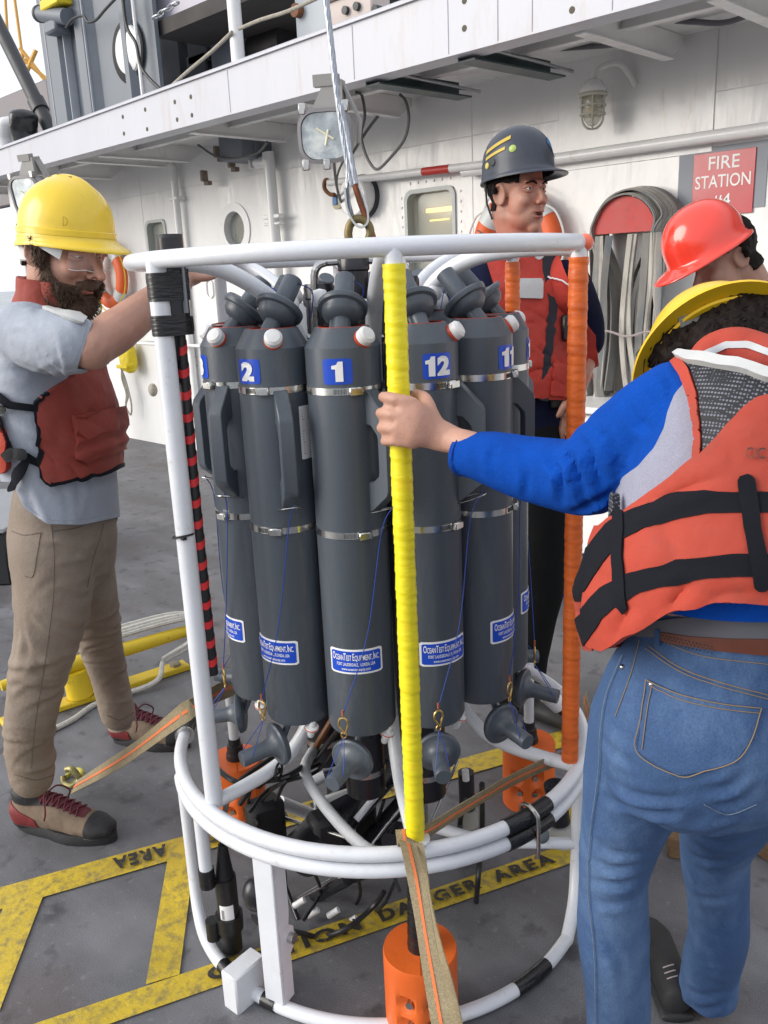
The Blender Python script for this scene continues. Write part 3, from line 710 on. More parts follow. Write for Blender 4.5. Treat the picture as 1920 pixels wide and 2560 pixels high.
for k in range(5): m.tube([a+V(.012*k, -.02, 0), a+V(-.04+.02*k, 0, -.15), a+V(.0+.02*k, 0, -.35), a+V(-.01+.015*k, 0, -.62), a+V(.02+.01*k, 0, -.86+.05*k)], .010, 6, sub=5)
m.sphere(wallpt(382, 975, .12), (.05, .04, .06))
solo('hanging_rope', m, OLDR, 'bundle of old rope hanging on the wall behind the white frame pole', 'rope', 'old ropes hanging on the wall')
# door with dogs
dz1 = wallpt(500, 655)[2]; dx0, dx1 = wallpt(478, 800)[0], wallpt(640, 800)[0]
t = thing('watertight_door', 'white watertight steel door half hidden behind the left sample bottles', 'door', ((dx0+dx1)/2, WY, .2))
part(t, 'door_leaf', M().box(((dx0+dx1)/2, WY-.012, (.2+dz1)/2), (dx1-dx0, .022, dz1-.2), bev=.008), HULL)
for z in (.45, .8, 1.12, 1.3): 
    x = dx0+.05; part(t, 'dog', M().box((x, WY-.035, z), (.035, .03, .07), bev=.005), mat('dog_paint', (.55, .50, .42), .5, var=.2))
x = wallpt(532, 722)[0]; z = wallpt(532, 722)[2]
part(t, 'door_handle', M().tube(rrect([x-.045, x+.045, z-.07, z+.07], WY-.03, .04, 5), .005, 6, closed=True), HULL)
# tiny plate
p = wallpt(478, 852, .004); solo('wall_plate', M().box(p, (.07, .004, .045)), DARKP, 'tiny dark nameplate on the white wall', 'plate')
# locker behind the woman
a = wallpt(1500, 1018, .5)
t = thing('deck_locker', 'low white locker against the wall under the fire hose', 'locker', (a[0]+.3, WY-.3, 0))
lx0 = wallpt(1395, 1100, .5)[0]; lz = a[2]
part(t, 'locker_body', M().box(((lx0+XR)/2, WY-.26, lz/2-.02), (XR-lx0, .44, lz-.06), bev=.01), WHITE)
part(t, 'locker_lid', M().box(((lx0+XR)/2-.01, WY-.27, lz-.02), (XR-lx0+.04, .50, .035), bev=.008), WHITE)
part(t, 'ledge', M().box(((lx0+XR)/2+.06, WY-.54, .42), (XR-lx0, .10, .04), bev=.008), WHITE)
m = M(); a = P(1385, 1110, 3.75)
for k in range(3): m.tube([a+V(.03*k, 0, .12), a+V(.03+.03*k, 0, -.1), a+V(-.0+.03*k, 0, -.35), a+V(.03, 0, -.6), V(a[0]+.02*k, a[1], .02)], .010, 8, sub=5)
solo('hanging_hose', m, OLDR, 'pale hose hanging in loops to the deck between the dark trousers and the orange pole', 'hose')
a = P(1388, 1375, 3.1); b = P(1452, 1425, 3.1)
solo('grey_bar', M().cyl(a, b+(b-a)*1.2, .018, n=10), mat('grey_bar', (.10, .11, .13), .4), 'short dark grey bar lying slanted beside the locker', 'bar')
c = G(1405, 1478, .04)
m = M(); m.loft([(c-RH*.09+UP*.02, .03, .03), (c-RH*.03+UP*.03, .04, .045), (c+RH*.05, .045, .05), (c+RH*.09-UP*.01, .03, .03)], FH, n=16)
bb = fuse(m, .008, 3); displace(bb, lambda v: .006*vnoise(v*20)); solo('blue_bundle', bb, mat('blue_fabric', (.01, .06, .38), .5, var=.4, scale=20), 'small blue bundle on the deck behind the rosette', 'bundle')

# ---- flood lights
LGL = mat('lamp_glass', (.45, .50, .53), .12, var=.5, scale=14, metal=.4, col2=(.75, .76, .72), c2amt=.8, c2scale=11, c2lo=.5, c2hi=.6)  # pale blotches paint the bulb's reflections into the lens colour
def flood(c, w, h, yaw, tilt, label, group='flood lights under the overhang'):
    t = thing('flood_light', label, 'flood light', c, group)
    n = norm(V(math.sin(yaw), -math.cos(yaw), -math.sin(tilt))); r = norm(np.cross(n, UP))*-1; r = norm(np.cross(UP, n)); u = np.cross(n, r); A = np.array([r, -n, u])
    def rr2(w, h, r0, d, nn=5):
        pts = []
        for cx, cy, a0 in ((w/2-r0, h/2-r0, 0), (-w/2+r0, h/2-r0, 90), (-w/2+r0, -h/2+r0, 180), (w/2-r0, -h/2+r0, 270)):
            for k in range(nn+1): a = rad(a0+90*k/nn); pts.append(c+r*(cx+r0*math.cos(a))+u*(cy+r0*math.sin(a))+n*d)
        return pts
    part(t, 'housing', M().rings([rr2(w*.5, h*.5, .03, -.16), rr2(w*.8, h*.85, .05, -.10), rr2(w, h, .05, -.02), rr2(w, h, .05, .0)]), mat('lamp_housing', (.34, .33, .32), .5, var=.15))
    part(t, 'bezel', M().rings([rr2(w*1.02, h*1.02, .05, -.005), rr2(w*1.03, h*1.03, .05, .012), rr2(w*.9, h*.88, .04, .014), rr2(w*.9, h*.88, .04, .0)], cap0=False, cap1=False), mat('lamp_bezel', (.22, .21, .22), .45, var=.2))
    part(t, 'lens', M().rings([rr2(w*.9, h*.88, .04, .002), rr2(w*.88, h*.86, .04, .008)]), LGL)
    part(t, 'bulb', M().tube([c+n*.010-r*w*.16+u*.02, c+n*.010+r*w*.16-u*.01], .003, 8).tube([c+n*.010-u*w*.16, c+n*.010+u*w*.1+r*.01], .0035, 8), mat('bulb_pale', (.75, .72, .55), .3) if 'bulb_pale' not in bpy.data.materials else bpy.data.materials['bulb_pale'])
    for sx, sy in ((-.4, .52), (.4, .52), (-.4, -.52), (.4, -.52), (0, -.53)): part(t, 'clip', M().box(c+r*sx*w+u*sy*h+n*.0, (.02, .03, .03), A, .003), STEEL)
    y = M(); y.rings([[c+r*(a*w*.30)+u*(h*.5+.0)-n*d for a, d in ((-1, .03), (1, .03), (1, .10), (-1, .10))], [c+r*(a*w*.16+.02)+u*(h*.5+.075)-n*d for a, d in ((-1, .04), (1, .04), (1, .09), (-1, .09))]])
    y.ribbon([c+r*(w*.52)-n*.06-u*.02, c+r*(w*.56)-n*.07+u*h*.3, c+r*(w*.3)-n*.07+u*(h*.5+.06)], n, .035, .006)
    y.box(c-n*.05+u*(h*.5+.075), (.07, .03, .03), A); part(t, 'yoke', y, mat('yoke_grey', (.30, .29, .28), .6))
    return t
c = P(815, 340, 2.55); dd = c[1]
flood(c, pr(c, 136), pr(c, 124), rad(34), rad(4), 'square flood light with steel rim hanging above the hoist wire')
c2 = P(68, 488, 4.3); flood(c2, .17, .17, rad(20), rad(10), 'small flood light at far left behind the yellow helmet')
m = M(); CB = mat('grey_cable', (.10, .10, .10), .5)
zc = CT-.01
def cable(name, pts, r, material, label, sub=6, group=None): return solo(name, M().tube(pts, r, 8, sub=sub), material, label, 'cable', group)
cy = 3.6
cable('lamp_cable', [Wp(890, 230, cy), Wp(905, 240, cy), Wp(912, 290, cy), Wp(903, 335, cy), Wp(912, 380, cy), Wp(930, 415, cy), Wp(947, 422, cy), Wp(975, 395, cy), Wp(1010, 350, cy), Wp(1022, 300, cy), Wp(1015, 255, cy), Wp(1000, 236, cy)], .008, CB, 'grey cable hanging in a big loop right of the flood light', 8)
cable('lamp_cable', [Wp(835, 400, 3.8), Wp(838, 440, 3.9), Wp(845, 480, 4.0), Wp(855, 510, 4.1)], .009, CB, 'grey cable dropping from the flood light down to the socket')
cable('lamp_cable', [Wp(862, 395, 3.8), Wp(846, 430, 3.9), Wp(842, 460, 4.0), Wp(850, 500, 4.1)], .007, CB, 'thin cable curving beside the socket under the flood light')
cable('lamp_cable', [Wp(945, 290, 3.9), Wp(915, 330, 3.9), Wp(880, 385, 3.85)], .009, CB, 'short straight cable stretched behind the flood light')
cable('wall_cable', [wallpt(1400, 122, .25), wallpt(1470, 117, .25), wallpt(1530, 112, .25), wallpt(1580, 98, .3)], .012, mat('dim_cable', (.16, .16, .18), .6), 'dark cable under the overhang above the caged lamp')
cable('wall_cable', [wallpt(1670, 50, .25), wallpt(1740, 55, .25), wallpt(1820, 55, .25), wallpt(1925, 15, .35)], .012, mat('dim_cable2', (.14, .14, .16), .6), 'dark cable under the overhang in the upper right corner')
cable('wall_cable', [wallpt(495, 362, .35), wallpt(535, 388, .3), wallpt(580, 396, .25), wallpt(640, 384, .3), wallpt(668, 355, .4)], .008, CB, 'dark cable sagging under the overhang left of the vent pipe')
for px, py in ((543, 380), (578, 405), (510, 440)):
    p = wallpt(px, py, .12); solo('cable_clip', M().box(p, (.03, .06, .08), bev=.006).box(p+V(0, .03, -.05), (.05, .04, .03)), mat('clip_rust', (.22, .17, .13), .6, var=.4, scale=40), ['rusty clip at the ceiling corner left of the vent pipe, highest of three', 'rusty clip on the wall between vent pipe and sagging cable', 'rusty clip on the wall left of the porthole, lowest of three'][[543, 578, 510].index(px)], 'clip', 'rusty cable clips on the wall')
p = wallpt(850, 505, .03)
t = thing('socket_box', 'small oval socket with a blue face beside the hoist hook', 'socket', p)
part(t, 'socket_body', M().lathe([(.045, 0), (.05, -.03), (.03, -.04)], p, (0, 1, 0), 20), mat('socket_cream', (.55, .5, .36), .5)); part(t, 'blue_face', M().box(p+V(0, -.045, .01), (.04, .01, .06), bev=.003), mat('socket_blue', (.03, .16, .42), .4))
# caged bulkhead lamp
c = wallpt(1482, 262, .16); t = thing('caged_lamp', 'caged bulkhead lamp with glass jar high on the wall', 'lamp', c)
hgt = wallpt(1482, 200, .16)[2]-wallpt(1482, 322, .16)[2]; r0 = hgt*.24
GL2 = mat('jar_glass', (.62, .60, .48), .05, var=.1, alpha=.45)
WG = mat('lamp_guard', (.50, .50, .42), .5, var=.15)
part(t, 'cap', M().lathe([(r0*.4, hgt*.52), (r0*.75, hgt*.48), (r0*1.1, hgt*.36), (r0*1.25, hgt*.30), (r0*1.25, hgt*.2)], c, n=24), HULL)
part(t, 'jar', M().lathe([(r0*.9, hgt*.2), (r0*.92, -hgt*.1), (r0*.8, -hgt*.3), (r0*.4, -hgt*.42), (0, -hgt*.45)], c, n=24), GL2)
part(t, 'bulb', M().lathe([(r0*.2, hgt*.18), (r0*.25, hgt*.05), (r0*.5, -hgt*.08), (r0*.4, -hgt*.2), (0, -hgt*.26)], c, n=16), mat('bulb', (.70, .48, .20), .3))
g = M()
for k in range(6):
    a = k*math.pi/3; d = V(math.cos(a), math.sin(a), 0)
    g.tube([c+d*r0*1.15+UP*hgt*.2, c+d*r0*1.15-UP*hgt*.15, c+d*r0*1.0-UP*hgt*.36, c+d*r0*.5-UP*hgt*.48, c-UP*hgt*.5], .0045, 6, sub=4)
for z, r1 in ((.2, 1.18), (-.02, 1.17), (-.2, 1.14)): g.tube([c+V(math.cos(a), math.sin(a), 0)*r0*r1+UP*hgt*z for a in np.linspace(0, 2*math.pi, 20, endpoint=False)], .005 if z < .1 else .011, 6, closed=True)
part(t, 'guard', g, WG)
part(t, 'arm', M().tube([c+UP*hgt*.5, c+UP*hgt*.75+V(.02, .03, 0), c+UP*hgt*.78+V(.10, .08, 0), c+UP*hgt*.35+V(.15, .14, 0)], .014, 8, sub=6), HULL)
# dark green angle beams stowed under the overhang
DG = mat('dark_green_steel', (.045, .075, .08), .45, var=.2, scale=6)
for i, (pa, pb) in enumerate((((930, 205), (1147, 268)), ((1160, 130), (1374, 216)))):
    xb = Wp(pb[0], pb[1], WY-.3); xa = Wp(pa[0], pa[1], FY+.1)
    a = V(xa[0], FY+.06, CZ-.01); b = V(xb[0], WY-.3, CZ-.01)
    t = thing('stowed_beam', ['dark green steel angle beam under the overhang right of the flood light', 'dark green steel angle beam under the overhang nearer the caged lamp'][i], 'beam', a, 'dark beams under the overhang')
    d = norm(b-a); sd = norm(np.cross(d, UP))
    part(t, 'beam_web', M().box((a+b)/2+UP*.035-sd*.0, (np.linalg.norm(b-a), .008, .08), [d, sd, UP]), DG)
    part(t, 'beam_flange', M().box((a+b)/2-UP*.008+sd*.045, (np.linalg.norm(b-a), .10, .008), [d, sd, UP]), DG)
    part(t, 'rod', M().cyl(a+UP*.055+sd*.06, b+d*.10+UP*.03+sd*.06, .010, n=8), GALV)
# ---- upper deck
UY = 3.5
def up_(px, py, y=UY): return Wp(px, py, y)
t = thing('corrugated_screen', 'grey corrugated steel screen standing on the upper deck', 'screen', (up_(260, 260)[0], UY, FT))
cols = [(130, 0), (152, 0), (162, .07), (188, .07), (196, 0), (214, 0), (232, .07), (250, .07), (262, 0), (284, .0), (300, .0), (338, .0), (342, .07), (352, .07), (360, 0), (402, 0)]
zt = up_(160, -160)[2]
ff = [V(up_(px, 300-(px-130)*.27)[0], UY-d, FT-.02) for px, d in cols]; ff = ff
back = [p*V(1, 0, 1)+V(0, UY+.03, 0) for p in (ff[-1], ff[0])]
m = M(); lo = ff+back; hi = [V(p[0], p[1], zt) for p in lo]; m.rings([lo, hi])
part(t, 'corrugated_plate', m, GREYP, smooth=20)
part(t, 'edge_trim', M().cyl(V(Wp(357, 242, UY-.07)[0], UY-.07, FT), V(Wp(357, 242, UY-.07)[0], UY-.07, zt), .012, n=8), HULL)
for px in (152, 196, 250): x = up_(px, 250)[0]; part(t, 'rib_edge', M().box((x, UY-.03, (FT+zt)/2), (.012, .07, zt-FT), bev=.003), mat('pale_edge', (.42, .44, .48), .4) if px == 152 else bpy.data.materials['pale_edge'])  # rib edges in a paler grey than the plate
c = up_(319, 128, UY-.02); rv = (up_(319, 55)[2]-up_(319, 215)[2])/2
part(t, 'vent_opening', M().lathe([(0, -.008), (rv, -.008), (rv+.01, .0)], c, (0, 1, 0), 32), mat('black_void', (.01, .01, .012), .6))
part(t, 'vent_cover', M().lathe([(0, -.05), (rv*.5, -.045), (rv*.78, -.025), (rv*.82, -.01)], c+V(.03, 0, .0), (0, 1, 0), 32), WHITE)
m = M(); cc = up_(128, 104, UY); A = np.linspace(0, 2*math.pi, 24, endpoint=False)
m.rings([[cc+V(.07*math.cos(a), y, .07*math.sin(a)) for a in A] for y in (-.02, .0)]+[[cc+V(.035*math.cos(a), y, .035*math.sin(a)) for a in A] for y in (.0, -.02)]+[[cc+V(.07*math.cos(a), -.02, .07*math.sin(a)) for a in A]], True, False, False)
part(t, 'lifting_eye', m, GREYP)
t = thing('searchlight', 'grey pipe shaped floodlight with yellow cover above the corrugated screen', 'searchlight', up_(150, 60, UY-.1))
a, b = up_(103, 35, UY-.12), up_(168, 42, UY-.12)
part(t, 'barrel', M().cyl(a, b, .055, n=20), GREYP); part(t, 'lens_rim', M().cyl(a-norm(b-a)*.03, a, .06, n=20), DARKP)
part(t, 'yellow_cover', M().box(up_(140, 8, UY-.12), (.28, .12, .07), bev=.01), YB)
part(t, 'motor_box', M().box(up_(142, 68, UY-.1), (.19, .12, .09), bev=.015), GREYP)
cable('black_cable', [Wp(305, -30, 3.36), Wp(312, 40, 3.36), Wp(320, 75, 3.36), Wp(340, 110, 3.36), Wp(352, 165, 3.36), Wp(375, 198, 3.36), Wp(400, 222, 3.36)], .011, BLACK, 'black cable drooping down the grey corrugated screen')
cable('black_cable', [Wp(165, 70, 3.34), Wp(182, 48, 3.34), Wp(208, 40, 3.34), Wp(220, 55, 3.34), Wp(240, 50, 3.34), Wp(262, 25, 3.34), Wp(290, -5, 3.34)], .009, BLACK, 'black cable zigzagging across the top of the corrugated screen')
# dark alcove
t = thing('deckhouse_alcove', 'dark recess with machinery behind the white railing post on the upper deck', 'alcove', (up_(560, 100, 4.6)[0], 4.8, FT))
xa, xb = up_(400, 200, 3.55)[0], up_(741, 90, 3.55)[0]
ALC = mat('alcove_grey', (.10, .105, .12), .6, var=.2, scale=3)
zt2 = FT+1.6
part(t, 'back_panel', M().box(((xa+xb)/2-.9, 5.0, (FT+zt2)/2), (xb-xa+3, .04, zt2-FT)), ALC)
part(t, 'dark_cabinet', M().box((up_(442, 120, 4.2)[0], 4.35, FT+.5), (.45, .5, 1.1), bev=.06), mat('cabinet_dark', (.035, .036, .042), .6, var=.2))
for px, py, w, h in ((508, 112, .26, .26), (508, 175, .26, .20)):
    p = up_(px, py, 4.1); part(t, 'panel_box', M().box(p, (w, .12, h), bev=.012), mat('panel_black', (.02, .02, .025), .45)) if px == 508 and py == 112 else part(t, 'panel_box', M().box(p, (w, .12, h), bev=.012), bpy.data.materials['panel_black'])
p = up_(505, 58, 4.1); part(t, 'red_strip', M().box(p, (.6, .05, .10)), mat('dull_red', (.16, .03, .025), .6))
p = up_(570, 130, 4.0); part(t, 'grey_locker', M().box(p+V(0, .1, -.2), (.28, .3, 1.0), bev=.01), GREYP)
p = up_(615, 120, 4.1); part(t, 'grey_locker', M().box(p+V(0, .1, -.2), (.16, .3, .95), bev=.01), GREYP)
p = up_(690, 120, 4.2); part(t, 'winch_drum', M().cyl(p+V(-.2, 0, 0), p+V(.2, 0, 0), .16, n=24), mat('winch_dark', (.02, .018, .02), .5))
a, b = up_(455, -20, 3.5), up_(742, 62, 3.5)
def slab(pa, pb, y, th, mm, name):
    a = Wp(*pa, y); b = Wp(*pb, y); 
    m = M(); A = [a, b, b+UP*th, a+UP*th]; m.rings([A, [q+V(0, .8, 0) for q in A]]); return part(t, name, m, mm)
part(t, 'roof_beam', M().box(((xa+xb)/2, 4.0, up_(600, 45, 3.6)[2]+.10), (xb-xa, .9, .09)), mat('beam_dark', (.03, .025, .025), .7))
part(t, 'roof_panel', M().box(((xa+xb)/2+.3, 3.64, up_(600, 25, 3.6)[2]+.28), (xb-xa+.9, .05, .36)), mat('pale_lilac_paint', (.45, .43, .50), .5, var=.05))
p = up_(782, 60, 3.5)
t = thing('grey_locker_post', 'pale grey steel cabinet on the upper deck left of the hoist wire', 'cabinet', (p[0], 3.55, FT))
part(t, 'cabinet_body', M().box((p[0], 3.6, FT+.5), (up_(828, 60, 3.5)[0]-up_(738, 60, 3.5)[0], .2, 1.1), bev=.01), mat('pale_grey', (.33, .37, .41), .45, var=.08))
part(t, 'vent_neck', M().cyl((p[0]-.1, 3.46, up_(745, 30, 3.5)[2]), (p[0]-.1, 3.54, up_(745, 30, 3.5)[2]), .035, n=14), RUST)
p0 = up_(898, 30, 3.45); FT = FTX(p0[0])+.02; t = thing('junction_box', 'beige junction box with black knobs on the upper deck edge', 'junction box', (p0[0], 3.45, FT))
bw = up_(955, 30, 3.45)[0]-up_(846, 30, 3.45)[0]
BG = mat('beige_box', (.52, .45, .42), .55, var=.12, scale=10, col2=(.25, .15, .10), c2amt=.4, c2scale=12, c2lo=.6, c2hi=.7)
part(t, 'box_body', M().box((p0[0], 3.45, FT+.10), (bw, .14, .17), bev=.008), BG)
part(t, 'box_lid', M().box((p0[0], 3.44, FT+.20), (bw+.02, .17, .03), bev=.006), BG)
for px, py in ((860, 25), (888, 15), (935, 22)): q = Wp(px, py, 3.36); part(t, 'knob', M().cyl(q, q+V(0, .05, 0), .02, n=12), DARKP)
FT = Wp(0, 376, FY)[2]
p = Wp(590, 80, FY+.06); solo('railing_post', M().cyl((p[0], FY+.06, FT), (p[0], FY+.06, FT+1.0), .038, n=20), WHITE, 'white round railing post on the upper deck edge', 'post')
cable('railing_wire', [Wp(428, 216, FY+.05), Wp(470, 178, FY+.04), Wp(530, 128, FY+.03), Wp(580, 80, FY+.01)], .010, mat('rope_grey', (.36, .33, .28), .8, var=.3, scale=50, bump=.002, bscale=160), 'grey rope from the white railing post down to the deck edge', 3, 'guard ropes of the upper deck')
cable('railing_wire', [Wp(598, 72, FY+.01), Wp(650, 50, FY), Wp(720, 28, FY-.02), Wp(800, -8, FY-.04)], .010, bpy.data.materials['rope_grey'], 'grey rope from the white railing post up towards the hoist wire', 3, 'guard ropes of the upper deck')
t = thing('chain', 'short galvanised chain hooked to the right edge of the corrugated screen', 'chain', Wp(385, 45, 3.36))
pts = [Wp(384+i*12, 46-i*8, 3.36) for i in range(6)]
for i in range(5):
    a, b = pts[i], pts[i+1]; d = norm(b-a); s = norm(np.cross(d, V(0, 1, 0))) if i % 2 else V(0, 1, 0); s = norm(s-d*(s@d)); L_ = np.linalg.norm(b-a)*.66; c = (a+b)/2
    part(t, 'chain_link', M().tube([c+d*L_*math.cos(q)+s*.013*math.sin(q)*1.2 for q in np.linspace(0, 2*math.pi, 14, endpoint=False)], .0055, 6, closed=True), GALV)
# far left: boom, fairlead, grey bulwark and a crane in the glare
a, b = Wp(-25, 20, 3.7), Wp(136, 345, 3.7); solo('dark_boom', M().cyl(a, b, pr(a, 17), n=14).cyl(a+(b-a)*.72, a+(b-a)*.80, pr(a, 21), n=14), DARKP, 'thick dark boom slanting across the bright sky at upper left', 'boom')
p = Wp(60, 330, 4.6); m = M(); zt3 = Wp(60, 212, 4.8)[2]
m.box((Wp(60, 250, 4.8)[0]-1.5, 4.9, (CT+zt3)/2), (Wp(133, 250, 4.8)[0]-Wp(60, 250, 4.8)[0]+3.3, .1, zt3-CT), bev=.02)
solo('grey_bulwark', m, mat('warm_grey', (.20, .18, .19), .6, var=.1), 'grey brown bulwark behind the boom at upper left', 'bulwark')
c = Wp(48, 335, 3.5); t = thing('fairlead', 'white and black horned fairlead on the deck edge at far left', 'fairlead', (c[0], 3.5, FT))
part(t, 'horn', M().loft([(c+V(-.15, 0, -.12), .05, .12), (c+V(-.17, 0, .0), .06, .12), (c+V(-.10, 0, .10), .07, .12)], (1, 0, 0), n=16), WHITE)
part(t, 'horn', M().loft([(c+V(.14, 0, -.12), .05, .12), (c+V(.10, 0, .0), .05, .12), (c+V(.13, 0, .12), .09, .12)], (1, 0, 0), n=16), mat('black_gloss', (.02, .02, .022), .3))
part(t, 'base', M().box(c+V(0, 0, -.16), (.5, .2, .10), bev=.01), DARKP)
CR = mat('crane_yellow', (.75, .40, .08), .5, var=.1)
t = thing('distant_crane', 'thin orange crane legs and rods far off in the glare', 'crane', P(40, 200, 14)-UP*3)
for (a, b, r) in (((12, -20), (20, 110), 4), ((34, -20), (60, 170), 4), ((50, 120), (120, 210), 5), ((90, 125), (60, 195), 6), ((60, 150), (125, 205), 5)):
    pa, pb = P(*a, 14), P(*b, 14); part(t, 'strut', M().cyl(pa, pb, pr(pa, r), n=8), CR)
# ================================================================== ROSETTE
K = .893
DC, AZ0 = 2.07*K, rad(-.85)
CC = (FH*math.cos(AZ0)+RH*math.sin(AZ0))*DC/math.cos(AZ0)*math.cos(AZ0)
FH0 = norm(CC); RH0 = np.cross(FH0, UP); CC = FH0*DC
def Rp(phi, r, z):              # phi in degrees from the side facing the camera, to the right; r, z in model units
    a = rad(phi); return CC + (RH0*math.sin(a)-FH0*math.cos(a))*r*K + UP*z*K
ZT, RT, ZM, RM, TR = 1.680, .510, .465, .530, .0163
FRAMEP = mat('frame_white', (.70, .72, .76), .34, var=.07, scale=5, col2=(.36, .30, .24), c2amt=.5, c2scale=22, c2lo=.60, c2hi=.72, bump=.0008, bscale=50, coat=.25)
ros = thing('rosette_frame', 'round white tubular frame holding the ring of grey sample bottles on deck', 'rosette frame', CC)
ringpts = lambda r, z, a0=0, a1=360, n=64: [Rp(a0+(a1-a0)*i/n, r, z) for i in range(n+(0 if a1-a0 == 360 else 1))]
part(ros, 'top_ring', M().tube(ringpts(RT, ZT), TR*K*1.05, 16, closed=True), FRAMEP)
POLES = {'yellow': 6.7, 'orange': 62, 'orange2': 127, 'back': 187, 'left_back': -132, 'white': -51}
for nme, phi in POLES.items():
    t_ = YTAPE if nme == 'yellow' else OTAPE if nme.startswith('orange') else None
    r_at = RT
    q0, q1 = Rp(phi, RT, ZT-.002), Rp(phi, RM-.02, ZM+.0)
    if t_ is None: part(ros, 'pole', M().tube([q0, q1], TR*K*(1.25 if nme == 'white' else 1), 16), FRAMEP)
    else:
        part(ros, 'pole', M().tube([q0, q0+(q1-q0)*.06], TR*K*1.02, 16).tube([q0+(q1-q0)*.94, q1], TR*K, 16), FRAMEP)
        # spiral tape wraps: overlapping turns with raised edges
        n = 90; a_, b_ = perp(norm(q1-q0)); rs = []
        rw = random.Random(int(phi))
        d0, d1 = q0+(q1-q0)*.022, q0+(q1-q0)*.985
        L0 = np.linalg.norm(d1-d0); seg = 24; turns = 62; nst = turns*5
        jit = [rw.uniform(-1, 1) for _ in range(turns+3)]
        for i in range(nst+1):
            c = d0+(d1-d0)*i/nst; rr = []
            for j in range(seg):
                th = 2*math.pi*j/seg; u = (i/5.0)+j/seg; k = int(u); w = u-k
                rad_ = TR*K*1.20+.0011*(w if w < .85 else (1-w)/.15*.85)+.0007*jit[k % (turns+2)]
                rr.append(c+rad_*(math.cos(th)*a_+math.sin(th)*b_))
            rs.append(rr)
        part(ros, 'tape_wrap', M().rings(rs), t_, smooth=60, label='%s tape wound round the pole' % ('yellow' if nme == 'yellow' else 'orange'))
for q in (Rp(62, RT, ZT-.0),): part(ros, 'orange_mark', M().sphere(q+RH0*.011, TR*K*1.07), mat('coral_paint', (.85, .18, .10), .4))
# mid rings (double tube), open at the clamp on the right
part(ros, 'mid_ring', M().tube(ringpts(RM, ZM, -98, 262-6, 90), TR*K, 16), FRAMEP)
part(ros, 'mid_ring', M().tube(ringpts(RM+.004, ZM-.036, -75, 80, 50), TR*K, 16), FRAMEP)
part(ros, 'ring_sleeve', M().tube(ringpts(RM, ZM, -101, -92, 6), TR*K*1.12, 14), BLACKT)
q = Rp(-97, RM, ZM); part(ros, 'steel_washer', M().lathe([(TR*K*1.1, 0), (TR*K*1.6, 0), (TR*K*1.6, .004), (TR*K*1.1, .004)], Rp(-90.5, RM, ZM), RH0*.15-FH0, 20), STEEL)
# black clamp with U-bolt
part(ros, 'clamp_sleeve', M().tube(ringpts(RM, ZM, 29, 43.5, 8), TR*K*1.18, 14).tube(ringpts(RM+.004, ZM-.036, 29, 43.5, 8), TR*K*1.18, 14), BLACKT)
a = Rp(36.5, RM, ZM); o_ = norm(a-CC*V(1, 1, 0)-UP*a[2]); o_ = norm(V(o_[0], o_[1], 0))
part(ros, 'u_bolt', M().tube([a-o_*.02+UP*.0, a-o_*.018+UP*.016, a+UP*.024, a+o_*.02+UP*.014, a+o_*.025, a+o_*.026-UP*.07, a+o_*.02-UP*.085], .0042, 8, sub=5), STEEL)
# bottom ring with upturned ends
def bring():
    pts = [Rp(-76, RM, ZM-.036), Rp(-77, RM+.0, .25), Rp(-76.5, RM, .14), Rp(-73, RM, .055), Rp(-66, RM, .022)]
    pts += [Rp(a, RM, .018) for a in range(-58, 58, 8)]
    pts += [Rp(56, RM, .022), Rp(64, RM-.006, .07), Rp(69, RM-.01, .15), Rp(70, RM-.01, .26), Rp(70, RM-.01, ZM-.036)]
    return pts
part(ros, 'bottom_ring', M().tube(bring(), TR*K, 16, sub=5), FRAMEP)
part(ros, 'black_band', M().tube([Rp(a, RM, .018) for a in (32, 36, 40, 44)], TR*K*1.12, 14, sub=3), BLACKT)
part(ros, 'black_band', M().tube([Rp(a, RM, .019) for a in (-52, -50, -48)], TR*K*1.12, 14, sub=3), BLACKT)
part(ros, 'black_band', M().tube([Rp(a, RM, .019) for a in (-35, -33, -31)], TR*K*1.2, 14, sub=3), BLACKT)
part(ros, 'lower_post', M().tube([Rp(-56, RM, ZM-.03), Rp(-56, RM, .27)], TR*K, 14), FRAMEP)
part(ros, 'post_sleeve', M().tube([Rp(-56, RM, .275), Rp(-56, RM, .225)], TR*K*1.18, 14), BLACKT)
# flat channel post and plate at front left
a, b = Rp(-29.5, RM, ZM-.05), Rp(-29.5, RM, .03); o_ = norm((a-CC)*V(1, 1, 0)); s_ = np.cross(UP, o_)
part(ros, 'flat_post', M().box((a+b)/2+o_*.004-s_*.012, (.052*K, .008, a[2]-b[2]), [s_, o_, UP], .002), FRAMEP)
m = M(); c = (a+b)/2; h = (a[2]-b[2])/2
prof = [(-.0, h), (-.035, h), (-.035, .2*h), (-.03, 0), (-.045, -.08*h), (-.05, -.3*h), (-.03, -.4*h), (-.03, -h), (0, -h)]
m.rings([[c+s_*(.0045+t)+o_*y+UP*z for y, z in prof] for t in (0, .007)]); part(ros, 'post_web', m, FRAMEP, smooth=0)
part(ros, 'web_bolt', M().cyl(c+s_*.010-o_*.03-UP*.03, c+s_*.024-o_*.03-UP*.03, .011, n=12), STEEL)
blk = Rp(-40.5, RM+.010, .048); o_ = norm((blk-CC)*V(1, 1, 0)); s_ = np.cross(UP, o_)
part(ros, 'foot_block', M().box(blk, (.046, .085, .092), [s_, o_, UP], .004), mat('delrin_white', (.66, .67, .70), .55, var=.06, scale=9, bump=.001, bscale=50))
